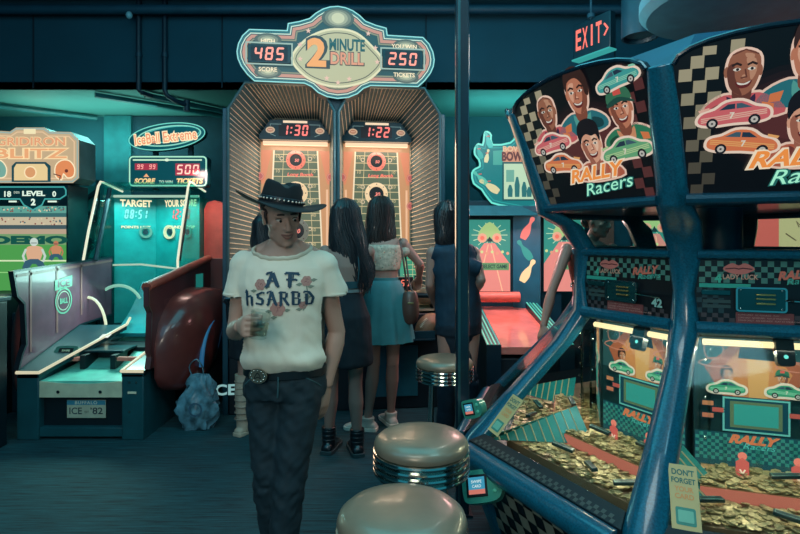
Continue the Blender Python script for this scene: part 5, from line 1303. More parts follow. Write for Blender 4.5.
posn = {(1, .80): 'nearest the post on the lower bed', (1, .84): 'in the middle of the lower bed', (1, .83): 'closest to the thick blue post', (1, .62): 'on the upper shelf at left', (1, .60): 'on the upper shelf at right',
        (0, .78): 'at the left of the lower bed', (0, .83): 'in the middle of the lower bed', (0, .80): 'at the right of the lower bed', (0, .63): 'up on the shelf by the backboard', (2, .78): 'in the middle of the bed', (2, .8): 'at the near edge of the bed', (2, .74): 'at the right of the bed', (2, .62): 'up on the shelf'}
for k, a, u, r_ in card_specs:
    if first is None:
        mb = MB(); mb.box(-.045, .045, -.011, .011, -.006, .006, CARD); c = first = mb.build('prize_card', bevel=.002)
        mb = MB(plane((0, 0, .0062), (1, 0, 0), (0, 1, 0))); mb.line([(-.04, -.007), (.04, -.007), (.04, .007), (-.04, .007)], .0015, pr((90, 150, 140)), .0002, True); mb.build('card_edge_print', c, smooth=0)
    else: c = copy_tree(first)
    c.location = FP(k, a, u, (BEDZ + .045 if a < .7 else BEDZ) + .037); c.rotation_euler = (.12, .1 * (-1 if u > 0 else 1), atan2(tng(k).y, tng(k).x) + r_)
    tag(c, 'dark flat prize bar on coins, %s, %s' % (where[k], posn[(k, a)]), 'prize', 'prize bars on the coin beds')

# ---- cream "don't forget" stickers on the glass corners
def sticker(k, u, y, rot, nm='sticker'):
    a0, z0, a1, z1 = 1.012, .61, .60, 1.10
    M = face(k, a0, z0, a1, z1) @ Matrix.Translation((u, y, .002)) @ Matrix.Rotation(rot, 4, 'Z')
    s_ = MB(M).box(-.038, .038, -.09, .09, 0, .0012, mat('sticker_cream', (205, 180, 125), .5, var=.06)).build(nm, ral, smooth=0)
    mb = MB(M); T_ = pr((50, 110, 100)); mb.text("DON'T", 0, .068, .018, T_, .002, w=.06, bold=.03); mb.text('FORGET', 0, .044, .016, T_, .002, w=.064, bold=.03); mb.text('YOUR', 0, .02, .015, pr((225, 150, 90)), .002, w=.05, bold=.03); mb.text('CARD', 0, 0, .015, pr((225, 150, 90)), .002, w=.05, bold=.03)
    mb.poly(rrect(-.026, .026, -.078, -.03, .005), pr((60, 140, 125)), .002); mb.poly(rrect(-.02, .02, -.07, -.038, .003), pr((120, 185, 160)), .003); mb.build('lettering', s_, smooth=0)
sticker(1, -hwid(.93, .05) + .035, .11, -.13); sticker(0, -hwid(.93, .05) + .03, .085, -.04)
# ---- green card readers on the corner posts
def reader(p, n, up, s_=1.0):
    r_ = Vector(up).cross(Vector(n)); M = plane(p, r_, up)
    o_ = MB(M).prism(blob([(-.062 * s_, -.035 * s_), (-.04 * s_, -.052 * s_), (.045 * s_, -.048 * s_), (.07 * s_, -.02 * s_), (.07 * s_, .02 * s_), (.045 * s_, .045 * s_), (-.045 * s_, .048 * s_), (-.064 * s_, .03 * s_)], 3), -.03, .015, mat('reader_mint', (60, 150, 130), .3, coat=.5)).build('card_reader', ral, bevel=.008)
    MB(M).box(-.05 * s_, .022 * s_, -.034 * s_, .034 * s_, .015, .018, BLK).build('reader_bezel', o_, bevel=.002)
    mb = MB(M); x0, x1 = -.042 * s_, .014 * s_
    mb.poly([(x0, -.026 * s_), (x1, -.026 * s_), (x1, .026 * s_), (x0, .026 * s_)], em((60, 150, 180), .9), .0185); mb.poly([(x0, -.026 * s_), (x1, -.026 * s_), (x1, -.012 * s_), (x0, -.012 * s_)], em((210, 120, 105), .9), .019)
    mb.text('SWIPE', (x0 + x1) / 2, .012 * s_, .009 * s_, em((230, 240, 230), 1), .0195, w=.036 * s_); mb.text('CARD', (x0 + x1) / 2, -.002 * s_, .009 * s_, em((230, 240, 230), 1), .0195, w=.03 * s_)
    mb.build('reader_screen', o_, smooth=0)
    for y in (-.02, .016): MB(M).ell((.045 * s_, y * s_, .016), (.008, .008, .004), mat('reader_button', (90, 190, 160), .3), 10, 6).build('reader_button', o_)
d1 = (nrm(1) * .8 + nrm(2) * .2).normalized()
rn = Vector((-.45, -.75, .55)).normalized(); ru = (Vector((-.15, .35, 1)) - rn * Vector((-.15, .35, 1)).dot(rn)).normalized()
reader(FP(1, 1.135, -hwid(1.1, .26), .485), rn, ru, 1.15)
reader(FP(2, 1.04, hwid(1.0, .10), .665), (nrm(2) * .6 + Vector((-.2, -.8, .3))).normalized(), Vector((-.2, .3, 1)), .8)
light('AREA', 'roof_fill_lamp', (1.2, 1.0, 3.4), 14, (.35, .85, 1), .8, target=(1.2, 2.0, .8))
# ================================================================ stools
VIN = mat('silver_vinyl', (136, 124, 106), .36, .3, var=.16, scale=7, coat=.25, bump=.06, bscale=25)
def stool(x, y, lab, tall=.738):
    t = thing('bar_stool', lab, 'stool', (x, y, 0), 0, 'round chrome stools')
    M = Matrix.Translation((x, y, 0)); R_ = .17
    MB(M).lathe([(.001, tall), (.06, tall - .001), (.115, tall - .005), (.148, tall - .013), (.163, tall - .026), (.168, tall - .04), (.166, tall - .052), (.15, tall - .06), (.001, tall - .06)], VIN, 56).build('seat', t)
    p = []
    z = tall - .052
    p.append((.14, z))
    for k in range(4):
        zc_ = z - .012 - k * .021
        p += [(.160, zc_ + .010), (.170, zc_ + .006), (.172, zc_), (.170, zc_ - .006), (.160, zc_ - .010)]
    p.append((.13, z - .09)); p.append((.001, z - .09))
    MB(M).lathe(p, CHROME, 56).build('ribbed_chrome_band', t)
    for k in range(4):
        a = pi / 4 + k * pi / 2; ca, sa = cos(a), sin(a)
        MB(M).tube([(.105 * ca, .105 * sa, z - .085), (.12 * ca, .12 * sa, .3), (.15 * ca, .15 * sa, .012)], .013, CHROME, 12).build('leg', t)
        MB(M).lathe([(.001, 0), (.02, 0), (.02, .012), (.012, .02), (.001, .02)], BLK, 14, (.15 * ca, .15 * sa)).build('foot_cap', t)
    MB(M).tube([(.13 * cos(a), .13 * sin(a), .26) for a in [2 * pi * k / 32 for k in range(32)]], .009, CHROME, 8, closed=True).build('foot_ring', t)
stool(.005, 1.368, 'round silver-topped chrome stool cut by the bottom edge, nearest of the three')
stool(.075, 1.88, 'round silver-topped chrome stool with ribbed band, middle one of the three')
stool(.262, 3.11, 'round silver-topped chrome stool standing behind the steel pillar, farthest of the three')

# ================================================================ people
def skinmat(nm, rgb): return mat(nm, rgb, .5, var=.05, scale=6, spec=.35)
def ltube(mb, a, b, prof, m, flat=1.0, seg=16, up=None, bow=None):
    a, b = Vector(a), Vector(b); P = []; R = []
    for t, r in prof:
        q = a.lerp(b, t)
        if bow: q += Vector(bow) * sin(pi * max(0, min(1, t)))
        P.append(q); R.append((r, r * flat) if not isinstance(r, tuple) else r)
    mb.tube(P, R, m, seg, up=up)
def eloft(mb, rings, m, n=24, M=None, sup=1.0):
    """stack of ellipses (cx, cy, z, rx, ry)"""
    out = []
    for r in rings:
        cx, cy, z, rx, ry = r[:5]; row = []
        for k in range(n):
            a = 2 * pi * k / n; c_, s_ = cos(a), sin(a)
            row.append((cx + rx * (abs(c_) ** sup) * (1 if c_ >= 0 else -1), cy + ry * (abs(s_) ** sup) * (1 if s_ >= 0 else -1), z))
        out.append(row)
    old = mb.M
    if M is not None: mb.M = old @ M
    mb.loft(out, m); mb.M = old
def HM(pos, yaw=0, pitch=0, roll=0, s=1.0):
    return Matrix.Translation(pos) @ Matrix.Rotation(radians(yaw), 4, 'Z') @ Matrix.Rotation(radians(roll), 4, 'Y') @ Matrix.Rotation(radians(pitch), 4, 'X') @ Matrix.Scale(s, 4)
def head(mb, M, m):
    """head with face toward -Y, origin between the eyes' depth centre"""
    old = mb.M; mb.M = old @ M
    mb.ell((0, .022, .045), (.074, .094, .078), m, 24, 14)
    eloft(mb, [(0, -.036, -.112, .018, .022), (0, -.038, -.106, .028, .034), (0, -.03, -.088, .042, .05), (0, -.018, -.062, .052, .064), (0, -.01, -.03, .060, .074), (0, -.006, .0, .0635, .0765), (0, -.004, .03, .066, .082), (0, .0, .06, .068, .084), (0, .006, .09, .058, .07)], m)
    # nose
    mb.tube([(0, -.079, .016), (0, -.088, -.002), (0, -.099, -.02), (0, -.104, -.032)], [(.0075, .006), (.0085, .008), (.0105, .010), (.0115, .009)], m, 10)
    mb.ell((0, -.103, -.031), (.011, .010, .009), m, 10, 8)
    for s in (-1, 1):
        mb.ell((s * .011, -.093, -.034), (.0075, .009, .007), m, 10, 8)
        mb.ell((s * .029, -.074, .022), (.024, .011, .007), m, 12, 8)       # brow
        mb.ell((s * .040, -.053, -.02), (.019, .017, .019), m, 12, 8)      # cheek
        mb.ell((s * .029, -.0695, -.006), (.015, .008, .004), m, 10, 6)     # lower lid
        mb.ell((s * .029, -.0725, .0125), (.0155, .0085, .0042), m, 10, 6)  # upper lid
        mb.ell((s * .070, .008, -.006), (.007, .017, .030), m, 12, 8)       # ear
        mb.tube([(s * .073, .02, .018), (s * .079, .012, .026), (s * .08, .0, .02), (s * .076, -.006, -.004), (s * .071, -.004, -.03)], .0045, m, 8)
    mb.ell((0, -.086, -.0545), (.021, .0095, .0048), m, 12, 8); mb.ell((0, -.084, -.064), (.0175, .0095, .0058), m, 12, 8)
    mb.ell((0, -.068, -.098), (.02, .016, .014), m, 12, 8)
    for s in (-1, 1): mb.ell((s * .046, -.012, -.066), (.013, .03, .02), m, 10, 8)
    mb.M = old
def face_parts(par, M, browc=(40, 30, 30), lipc=(160, 84, 78), iris=(46, 38, 34), smile=True, cheek=None):
    ey = mat('eye_white', (205, 200, 190), .25)
    for s in (-1, 1):
        e = MB(M).ell((s * .029, -.0685, .0035), (.0115, .0105, .0066), ey, 14, 10).build('eye', par)
        mb = MB(M @ Matrix.Translation((s * .029 + .0035, -.0787, .0005)) @ Matrix.Rotation(pi / 2, 4, 'X')); mb.disc(0, 0, .0055, mat('iris_dark', iris, .2), .0006, 14); mb.disc(0, 0, .0026, BLK, .001, 10); mb.build('iris', e, smooth=0)
        MB(M).tube([(s * .045, -.0725, .021), (s * .035, -.083, .0275), (s * .022, -.0865, .0285), (s * .012, -.0855, .0265)], [(.0016, .0024), (.0024, .0034), (.0026, .004), (.0016, .003)], mat('hair_brow', browc, .7), 8).build('eyebrow', par)
        MB(M).tube([(s * .0435, -.071, .008), (s * .036, -.0785, .0115), (s * .027, -.0805, .0118), (s * .017, -.077, .007)], .0014, mat('lash', (24, 18, 20), .7), 6).build('eyelashes', par)
    lp = mat('lips_' + par.name, lipc, .4)
    MB(M).tube([(-.025, -.081, -.0535), (-.012, -.0935, -.0535), (0, -.0955, -.0555), (.012, -.0935, -.0535), (.025, -.081, -.0535)], [(.0014, .002), (.0028, .0036), (.003, .0036), (.0028, .0036), (.0014, .002)], lp, 8).tube([(-.0235, -.081, -.0555), (-.01, -.0925, -.0665), (0, -.0945, -.0675), (.01, -.0925, -.0665), (.0235, -.081, -.0555)], [(.0014, .002), (.003, .0042), (.0034, .0046), (.003, .0042), (.0014, .002)], lp, 8).build('lips', par)
def hand(mb, wr, Y, Zb, m, side=1, curl=(20, 25, 20), s=1.0, spread=.0, thumb=(.75, .6, -.35)):
    Y = Vector(Y).normalized(); Zb = Vector(Zb); Zb = (Zb - Y * Zb.dot(Y)).normalized(); X = Y.cross(Zb)
    M = Matrix(((X.x, Y.x, Zb.x, wr[0]), (X.y, Y.y, Zb.y, wr[1]), (X.z, Y.z, Zb.z, wr[2]), (0, 0, 0, 1)))
    def L(x, y, z): return M @ Vector((x * side * s, y * s, z * s))
    mb.tube([L(0, -.02, 0), L(0, .005, 0), L(.002, .03, 0), L(.001, .06, 0), L(0, .088, 0), L(0, .097, -.002)], [(.024 * s, .018 * s), (.027 * s, .018 * s), (.036 * s, .0165 * s), (.041 * s, .015 * s), (.041 * s, .0125 * s), (.034 * s, .008 * s)], m, 16, up=tuple(Zb))
    for i, (x, l) in enumerate(((.0305, .07), (.0105, .08), (-.0105, .074), (-.0305, .058))):
        p = [(x * .92, .075, -.001), (x, .09, -.001)]; an = 0; y, z = .09, -.001; xx = x
        for k, (fr, c) in enumerate(zip((.45, .3, .25), curl)):
            an += radians(c + i * 2 * (1 if c > 5 else 0)); y += l * fr * cos(an); z -= l * fr * sin(an); xx += x * spread * fr; p.append((xx, y, z))
        rr = [.0095, .0095, .0088, .0078, .0068]
        if i == 3: rr = [v * .88 for v in rr]
        mb.tube([L(*q) for q in p], [v * s for v in rr], m, 10); mb.ell(L(*p[-1]), (.0068 * s,) * 3, m, 8, 6)
    t = Vector(thumb).normalized(); p0 = Vector((.022, .018, -.004)); p1 = p0 + t * .04; t2 = (t + Vector((-.1, .5, -.25))).normalized(); p2 = p1 + t2 * .032; t3 = (t2 + Vector((-.25, .35, -.2))).normalized(); p3 = p2 + t3 * .026
    mb.tube([L(*q) for q in (p0, p1, p2, p3)], [.0165 * s, .0125 * s, .0108 * s, .0085 * s], m, 10); mb.ell(L(*p3), (.0085 * s,) * 3, m, 8, 6)
    return M
def foot(mb, an, d, m, L_=.24, w=.045, hgt=.07):
    """bare foot / shoe shape from the ankle, d = toe direction"""
    d = Vector((d[0], d[1], 0)).normalized(); sd = Vector((-d.y, d.x, 0)); a = Vector((an[0], an[1], 0)); rings = []
    for t, hw, hh in ((-.28, .6, .55), (-.22, .85, .8), (0, .95, 1.0), (.25, .95, .85), (.5, 1.05, .62), (.62, 1.0, .5), (.72, .55, .36)):
        c = a + d * (t * L_) ; r = []
        for k in range(12):
            th = 2 * pi * k / 12; r.append(tuple(c + sd * (w * hw * cos(th)) + Vector((0, 0, hgt * hh * .5 * (1 + sin(th)) + .004))))
        rings.append(r)
    mb.loft(rings, m)
def arm(mb, sh, el, wr, m, k=1.0):
    sh, el, wr = Vector(sh), Vector(el), Vector(wr)
    mb.ell(sh, (.052 * k, .052 * k, .055 * k), m)
    ltube(mb, sh, el, ((-.05, .046 * k), (.2, .047 * k), (.5, .043 * k), (.8, .037 * k), (1.03, .035 * k)), m); mb.ell(el, (.035 * k,) * 3, m, 12, 8)
    ltube(mb, el, wr, ((-.04, .034 * k), (.2, .040 * k), (.4, .038 * k), (.75, .029 * k), (1.02, .025 * k)), m)
def leg(mb, hip, kn, an, m, k=1.0):
    hip, kn, an = Vector(hip), Vector(kn), Vector(an)
    ltube(mb, hip, kn, ((-.05, .082 * k), (.15, .084 * k), (.45, .073 * k), (.8, .056 * k), (1.03, .051 * k)), m); mb.ell(kn + Vector((0, 0, 0)), (.05 * k, .052 * k, .055 * k), m, 12, 8)
    bk = Vector((0, 0, 0))
    ltube(mb, kn, an, ((-.03, .049 * k), (.15, .052 * k), (.33, .056 * k), (.6, .044 * k), (.85, .034 * k), (1.03, .034 * k)), m)
def wrinkle(amp, sx, sz, off=0):
    def f(p, n):
        v = noise.noise(Vector((p.x * sx + off, p.y * sx, p.z * sz))) + .5 * noise.noise(Vector((p.x * sx * 2 + 7, p.y * sx * 2, p.z * sz * 2.2 + off)))
        return p + n * (amp * v)
    return f
def project_text(mesh_o, st, x, z, h, m, w, name, par, bold=.05, y0=1.0, depth=.004, strokes=None, lift=.0035):
    """letters laid on the front of a garment"""
    tree = bvh(mesh_o); mb = MB(); tris = []
    bm = bmesh.new(); src = MB()
    if st: src.text(st, x, z, h, m, 0, w=w, bold=bold)
    if strokes: strokes(src)
    vs = [bm.verts.new(v) for v in src.v]
    for f, mi in zip(src.f, src.mi):
        try: q = bm.faces.new([vs[i] for i in f]); q.material_index = mi
        except Exception: pass
    for _ in range(3):
        es = [e for e in bm.edges if e.calc_length() > .012]
        if not es: break
        bmesh.ops.triangulate(bm, faces=bm.faces[:]); es = [e for e in bm.edges if e.calc_length() > .012]
        bmesh.ops.subdivide_edges(bm, edges=es, cuts=1)
    bmesh.ops.triangulate(bm, faces=bm.faces[:]); bm.verts.index_update()
    out = []
    for v in bm.verts:
        hit = tree.ray_cast(Vector((v.co.x, y0, v.co.y)), Vector((0, 1, 0)))
        yy = hit[0].y if hit[0] else 2.2
        out.append((v.co.x, yy - lift, v.co.y))
    o = MB(); o.m = list(src.m); o.v = [Vector(q) for q in out]; o.f = [tuple(v.index for v in f.verts) for f in bm.faces]; o.mi = [f.material_index for f in bm.faces]
    bm.free(); return o.build(name, par, smooth=60)

# ---------------- the man in the hat
mx, my = -.466, 2.12
man = thing('person', 'man in black cowboy hat, white rose-print tee and dark jeans, holding a drink', 'person', (mx, my, 0))
SK = skinmat('skin_man', (176, 142, 126))
HMm = HM((-.470, 2.105, 1.513), 27, 15, -5, .98)
mb = MB(); head(mb, HMm, SK)
eloft(mb, [(-.463, 2.14, .82, .150, .105), (-.463, 2.14, .92, .145, .10), (-.465, 2.14, 1.02, .138, .095), (-.467, 2.14, 1.14, .150, .105), (-.469, 2.14, 1.25, .168, .112), (-.470, 2.145, 1.315, .168, .10), (-.471, 2.15, 1.352, .135, .08), (-.472, 2.15, 1.385, .085, .066), (-.472, 2.148, 1.41, .060, .060)], SK)
ltube(mb, (-.473, 2.155, 1.36), (-.468, 2.128, 1.47), ((0, .062), (.5, .055), (1, .054)), SK)
for s in (-1, 1): ltube(mb, (-.472 + s * .03, 2.16, 1.40), (-.472 + s * .15, 2.15, 1.335), ((0, .035), (1, .04)), SK)
arm(mb, (-.622, 2.15, 1.308), (-.672, 2.165, 1.045), (-.585, 1.945, 1.105), SK, 1.0)
arm(mb, (-.320, 2.15, 1.308), (-.262, 2.20, 1.04), (-.300, 2.16, .83), SK, 1.0)
hand(mb, (-.585, 1.945, 1.105), (.42, -.9, .10), (-.9, -.42, .05), SK, side=-1, curl=(48, 48, 30), s=.95, thumb=(.35, .75, -.6))
hand(mb, (-.300, 2.16, .83), (-.12, -.12, -1), (.9, -.4, 0), SK, side=-1, curl=(15, 15, 10), s=.95)
leg(mb, (-.540, 2.13, .86), (-.518, 2.095, .47), (-.498, 2.17, .08), SK, .82); leg(mb, (-.385, 2.12, .86), (-.430, 2.05, .47), (-.455, 2.02, .08), SK, .82)
mb.m = [SK]; mb.mi = [0] * len(mb.mi)
mbody = remesh(mb.build('body', man), .0042, 3)
face_parts(man, HMm, (44, 34, 32), (138, 94, 84))
# hair and sideburns
HR = mat('hair_dark_brown', (38, 26, 26), .6, bump=.4, bscale=150)
mb = MB(HMm); mb.ell((0, .034, .05), (.080, .092, .078), HR, 20, 12); mb.ell((0, .075, -.01), (.06, .04, .05), HR, 14, 10)
for s in (-1, 1): mb.tube([(s * .071, -.018, .03), (s * .070, -.022, .0), (s * .066, -.026, -.022)], [(.006, .014), (.005, .011), (.003, .006)], HR, 8)
remesh(mb.build('hair', man), .005, 2, lambda p, n: p + n * (.003 * noise.noise(p * 90)))
stub = MB(HMm)
# tee shirt
TEE = mat('white_tee', (222, 216, 196), .8, var=.04, scale=12, bump=.08, bscale=220, sheen=.2)
mb = MB()
eloft(mb, [(-.462, 2.135, .905, .150, .112), (-.462, 2.135, .925, .168, .128), (-.462, 2.132, .95, .170, .130), (-.463, 2.135, 1.03, .163, .122), (-.466, 2.135, 1.14, .168, .122), (-.469, 2.138, 1.24, .184, .125), (-.470, 2.145, 1.31, .186, .112), (-.471, 2.15, 1.36, .158, .092), (-.471, 2.15, 1.395, .10, .078), (-.471, 2.15, 1.41, .075, .07)], TEE)
for s, a, b in ((-1, (-.618, 2.15, 1.314), (-.655, 2.158, 1.185)), (1, (-.322, 2.15, 1.314), (-.272, 2.17, 1.185))):
    mb.ell(a, (.073, .068, .066), TEE); ltube(mb, a, b, ((0, .066), (.5, .066), (.85, .068), (1, .068)), TEE)
def shirt_keep(co):
    q = TMm @ co
    d_ = ((q.x + .471) / .118) ** 2 + ((q.y - 2.135) / .098) ** 2
    zf = 1.392 - .042 * max(0, (2.15 - q.y) / .1) + .10 * max(0, abs(q.x + .471) - .06)
    if d_ < 1.15 and q.z > zf: return False
    if q.z < .912: return False
    # open sleeves
    for ex, ey_, s in ((-.655, 2.158, -1), (-.272, 2.17, 1)):
        if abs(q.x - ex) < .09 and (q.z < 1.192 + (abs(q.x - ex) * 0)) and ((q.x - ex) ** 2 + (q.y - ey_) ** 2) < .085 ** 2 and (s * (q.x + .467) > .158) : 
            if q.z < 1.19: return False
    return True
tee = mb.build('tee_shirt', man); TMm = wm(tee)
def tee_fn(p, n):
    q = TMm @ p; amp = .0085 if q.z < 1.2 else .004
    v = noise.noise(Vector((q.x * 16 + q.z * 6, q.y * 12, q.z * 5 - q.x * 5))) + .6 * noise.noise(Vector((q.x * 30, q.y * 20, q.z * 26 + q.x * 14)))
    blouse = .012 * math.exp(-((q.z - .955) / .03) ** 2)
    return p + n * (amp * v + blouse)
remesh(tee, .0075, 3, tee_fn, shirt_keep)
mb = MB(); nk = []
for k in range(40):
    a = 2 * pi * k / 40; x = -.471 + .122 * cos(a); y = 2.135 + .098 * sin(a) * (1.0 if sin(a) > 0 else 1.0)
    nk.append((x, y, 1.40 - .045 * max(0, -sin(a)) ** 1.2 + .004 * abs(cos(a)) + .012 * max(0, sin(a))))
tr = bvh(tee); nk2 = []
for q in nk:
    h_ = tr.find_nearest(Vector(q)); p = h_[0]; nk2.append(tuple(p + h_[1] * .001))
MB().tube(nk2, .0075, mat('tee_rib', (204, 198, 178), .85), 8, closed=True, flat=1.3).build('collar', tee)
for (ex, ey_, rx) in ((-.655, 2.158, .067), (-.272, 2.17, .067)):
    hp = []
    for a in [2 * pi * k / 24 for k in range(24)]:
        h_ = tr.ray_cast(Vector((ex + .2 * cos(a), ey_ + .2 * sin(a), 1.203)), Vector((-cos(a), -sin(a), 0)))
        if h_[0] and (h_[0] - Vector((ex, ey_, 1.203))).length < .085: hp.append(tuple(h_[0]))
    MB().tube(hp, .004, TEE, 6, closed=True, flat=1.6).build('sleeve_hem', tee)
# blackletter-like print and roses
INK = mat('shirt_ink', (24, 62, 84), .7); ROSE = mat('rose_print', (172, 128, 118), .8); ROSEG = mat('rose_leaf_print', (128, 138, 122), .8); ROSED = mat('rose_dark_print', (138, 92, 88), .8)
def gothic(src, ch, x, z, h, w):
    """pointed broken strokes like old black letter"""
    def st(a, b, t=.2):
        ax, az, bx, bz = x + (a[0] - .5) * w, z + (a[1] - .5) * h, x + (b[0] - .5) * w, z + (b[1] - .5) * h; src.line([(ax, az), (bx, bz)], t * w, INK)
    def dm(a, r=.2):
        cx_, cz_ = x + (a[0] - .5) * w, z + (a[1] - .5) * h; src.poly([(cx_, cz_ + r * h * .6), (cx_ + r * w * .7, cz_), (cx_, cz_ - r * h * .6), (cx_ - r * w * .7, cz_)], INK)
    if ch == 'A': st((.2, .1), (.45, .9), .22); st((.5, .95), (.85, .15), .26); st((.15, .45), (.75, .42), .12); st((.1, .92), (.5, 1.0), .14); dm((.15, .08)); dm((.9, .1)); dm((.12, .88), .14)
    elif ch == 'F': st((.4, .1), (.4, .95), .26); st((.1, .95), (.95, .9), .16); st((.15, .52), (.8, .52), .13); st((.6, .9), (.6, .5), .08); dm((.4, .06)); dm((.92, .84), .16); dm((.82, .48), .13); dm((.1, .9), .14)
    elif ch == 'H': st((.25, .05), (.25, .98), .25); st((.25, .55), (.7, .66), .14); st((.75, .6), (.75, .1), .25); dm((.25, .02)); dm((.78, .04)); dm((.2, .98), .18)
    elif ch == 'S': st((.2, .75), (.75, .92), .16); st((.22, .78), (.3, .5), .24); st((.28, .55), (.75, .42), .22); st((.76, .44), (.7, .12), .24); st((.15, .15), (.7, .08), .16); dm((.14, .14), .15); dm((.85, .88), .15)
    elif ch == 'R': st((.25, .05), (.25, .95), .25); st((.15, .93), (.7, .9), .15); st((.75, .88), (.72, .56), .22); st((.3, .52), (.7, .52), .12); st((.5, .5), (.88, .06), .24); dm((.22, .04)); dm((.92, .06), .16)
    elif ch == 'B': st((.25, .06), (.25, .95), .25); st((.12, .95), (.7, .9), .15); st((.74, .88), (.7, .56), .22); st((.3, .52), (.74, .5), .12); st((.78, .46), (.74, .12), .24); st((.2, .08), (.76, .08), .13)
    elif ch == 'D': st((.3, .08), (.3, .8), .24); st((.1, .95), (.55, .9), .15); st((.5, .9), (.85, .5), .22); st((.85, .52), (.72, .12), .22); st((.22, .08), (.75, .08), .14); dm((.1, .9), .14)
    if ch in 'HRB': st((.05, .85), (.2, .95), .1)
def shirt_art(src):
    for i, ch in enumerate('AF'): gothic(src, ch, -.487 + i * .073, 1.268, .058, .058)
    for i, ch in enumerate('HSARBD'): gothic(src, ch, -.578 + i * .0455, 1.198, .056, .043)
def rose_art(src):
    for x, z, r in ((-.533, 1.25, .02), (-.465, 1.158, .026), (-.360, 1.262, .018), (-.372, 1.17, .014)):
        for k in range(6):
            a = k * pi / 3; src.disc(x + r * .6 * cos(a), z + r * .6 * sin(a), r * .55, ROSE, 0, 10)
        src.disc(x, z, r * .55, ROSED, 0, 10)
    for x, z in ((-.56, 1.225), (-.507, 1.24), (-.345, 1.24), (-.385, 1.25), (-.43, 1.152), (-.50, 1.148), (-.355, 1.20), (-.335, 1.265), (-.48, 1.125), (-.385, 1.155)):
        src.poly([(x - .014, z), (x, z + .007), (x + .014, z + .002), (x, z - .007)], ROSEG)
    src.line([(-.36, 1.245), (-.352, 1.2), (-.37, 1.15)], .004, ROSEG)
project_text(tee, '', 0, 0, 0, INK, 0, 'rose_print', tee, strokes=rose_art, lift=.0022)
project_text(tee, '', 0, 0, 0, INK, 0, 'lettering', tee, strokes=shirt_art, lift=.0045)
# jeans, belt, shoes
JN = mat('dark_jeans', (12, 40, 50), .8, var=.2, scale=25, bump=.15, bscale=300)
mb = MB()
eloft(mb, [(-.463, 2.135, .925, .150, .108), (-.463, 2.135, .86, .165, .122), (-.463, 2.135, .80, .168, .12)], JN)
ltube(mb, (-.540, 2.13, .87), (-.518, 2.09, .47), ((0, .082), (.3, .080), (.7, .068), (1, .062)), JN); ltube(mb, (-.518, 2.09, .47), (-.498, 2.17, .07), ((0, .062), (.3, .060), (.7, .054), (1, .060)), JN)
ltube(mb, (-.385, 2.12, .87), (-.430, 2.045, .47), ((0, .084), (.3, .082), (.7, .070), (1, .062)), JN); ltube(mb, (-.430, 2.045, .47), (-.455, 2.02, .07), ((0, .062), (.3, .060), (.7, .054), (1, .060)), JN)
jn = mb.build('jeans', man); TJ = wm(jn)
def jf(p, n):
    q = TJ @ p; k = .006 + .006 * math.exp(-((q.z - .47) / .09) ** 2) + .005 * math.exp(-((q.z - .84) / .06) ** 2)
    return p + n * k * (noise.noise(Vector((q.x * 14, q.y * 14, q.z * 22 + q.x * 20))) + .5 * noise.noise(Vector((q.x * 30, q.y * 30, q.z * 45 - q.x * 25))))
remesh(jn, .008, 3, jf)
SEAM = mat('denim_seam', (40, 84, 92), .7)
MB().tube([(-.462, 2.01, .90), (-.462, 2.008, .86), (-.465, 2.012, .82)], .0035, SEAM, 6).build('fly_seam', jn)
for s in (-1, 1):
    tj = bvh(jn); pts = []
    for k in range(7):
        x = -.463 + s * (.075 + .075 * k / 6); z = .895 - .05 * (k / 6) ** 2; h_ = tj.ray_cast(Vector((x, 1.5, z)), Vector((0, 1, 0))); pts.append((x, (h_[0].y if h_[0] else 2.05) - .001, z))
    MB().tube(pts, .0028, SEAM, 6).build('pocket_seam', jn)
BELT = mat('black_belt', (14, 26, 32), .35)
rings = []
for z, d in ((.885, 0), (.888, .004), (.918, .004), (.921, 0)):
    rings.append([(-.463 + (.162 + d) * cos(2 * pi * k / 40), 2.135 + (.120 + d) * sin(2 * pi * k / 40), z) for k in range(40)])
belt = MB().loft(rings, BELT).build('belt', man)
M = plane((-.536, 2.012, .905), (.93, -.36, 0), (0, 0, 1))
bk = MB(M).prism([(.040 * cos(t), .028 * sin(t)) for t in [2 * pi * k / 24 for k in range(24)]], 0, .008, mat('silver_buckle', (165, 160, 140), .3, .8)).build('buckle', belt, bevel=.003)
mb = MB(M)
for k in range(12): mb.ell((.031 * cos(k * pi / 6), .021 * sin(k * pi / 6), .009), (.003, .003, .002), CHROME, 8, 5)
mb.line(blob([(-.015, -.01), (0, .012), (.014, -.008), (.002, -.004)], 3), .003, BELT, .0085, True); mb.build('buckle_relief', bk)
MB().tube([(-.415, 2.017, .905), (-.37, 2.03, .904), (-.345, 2.045, .904)], [(.014, .004)] * 3, BELT, 10).build('belt_tip', belt) if 0 else None
SHO = mat('black_leather', (14, 20, 26), .35, coat=.3)
for an, d in (((-.510, 2.17, 0), (-.25, -1)), ((-.445, 2.02, 0), (.1, -1))):
    mb = MB(); foot(mb, an, d, SHO, .27, .046, .085); remesh(mb.build('shoe', man), .008, 2)
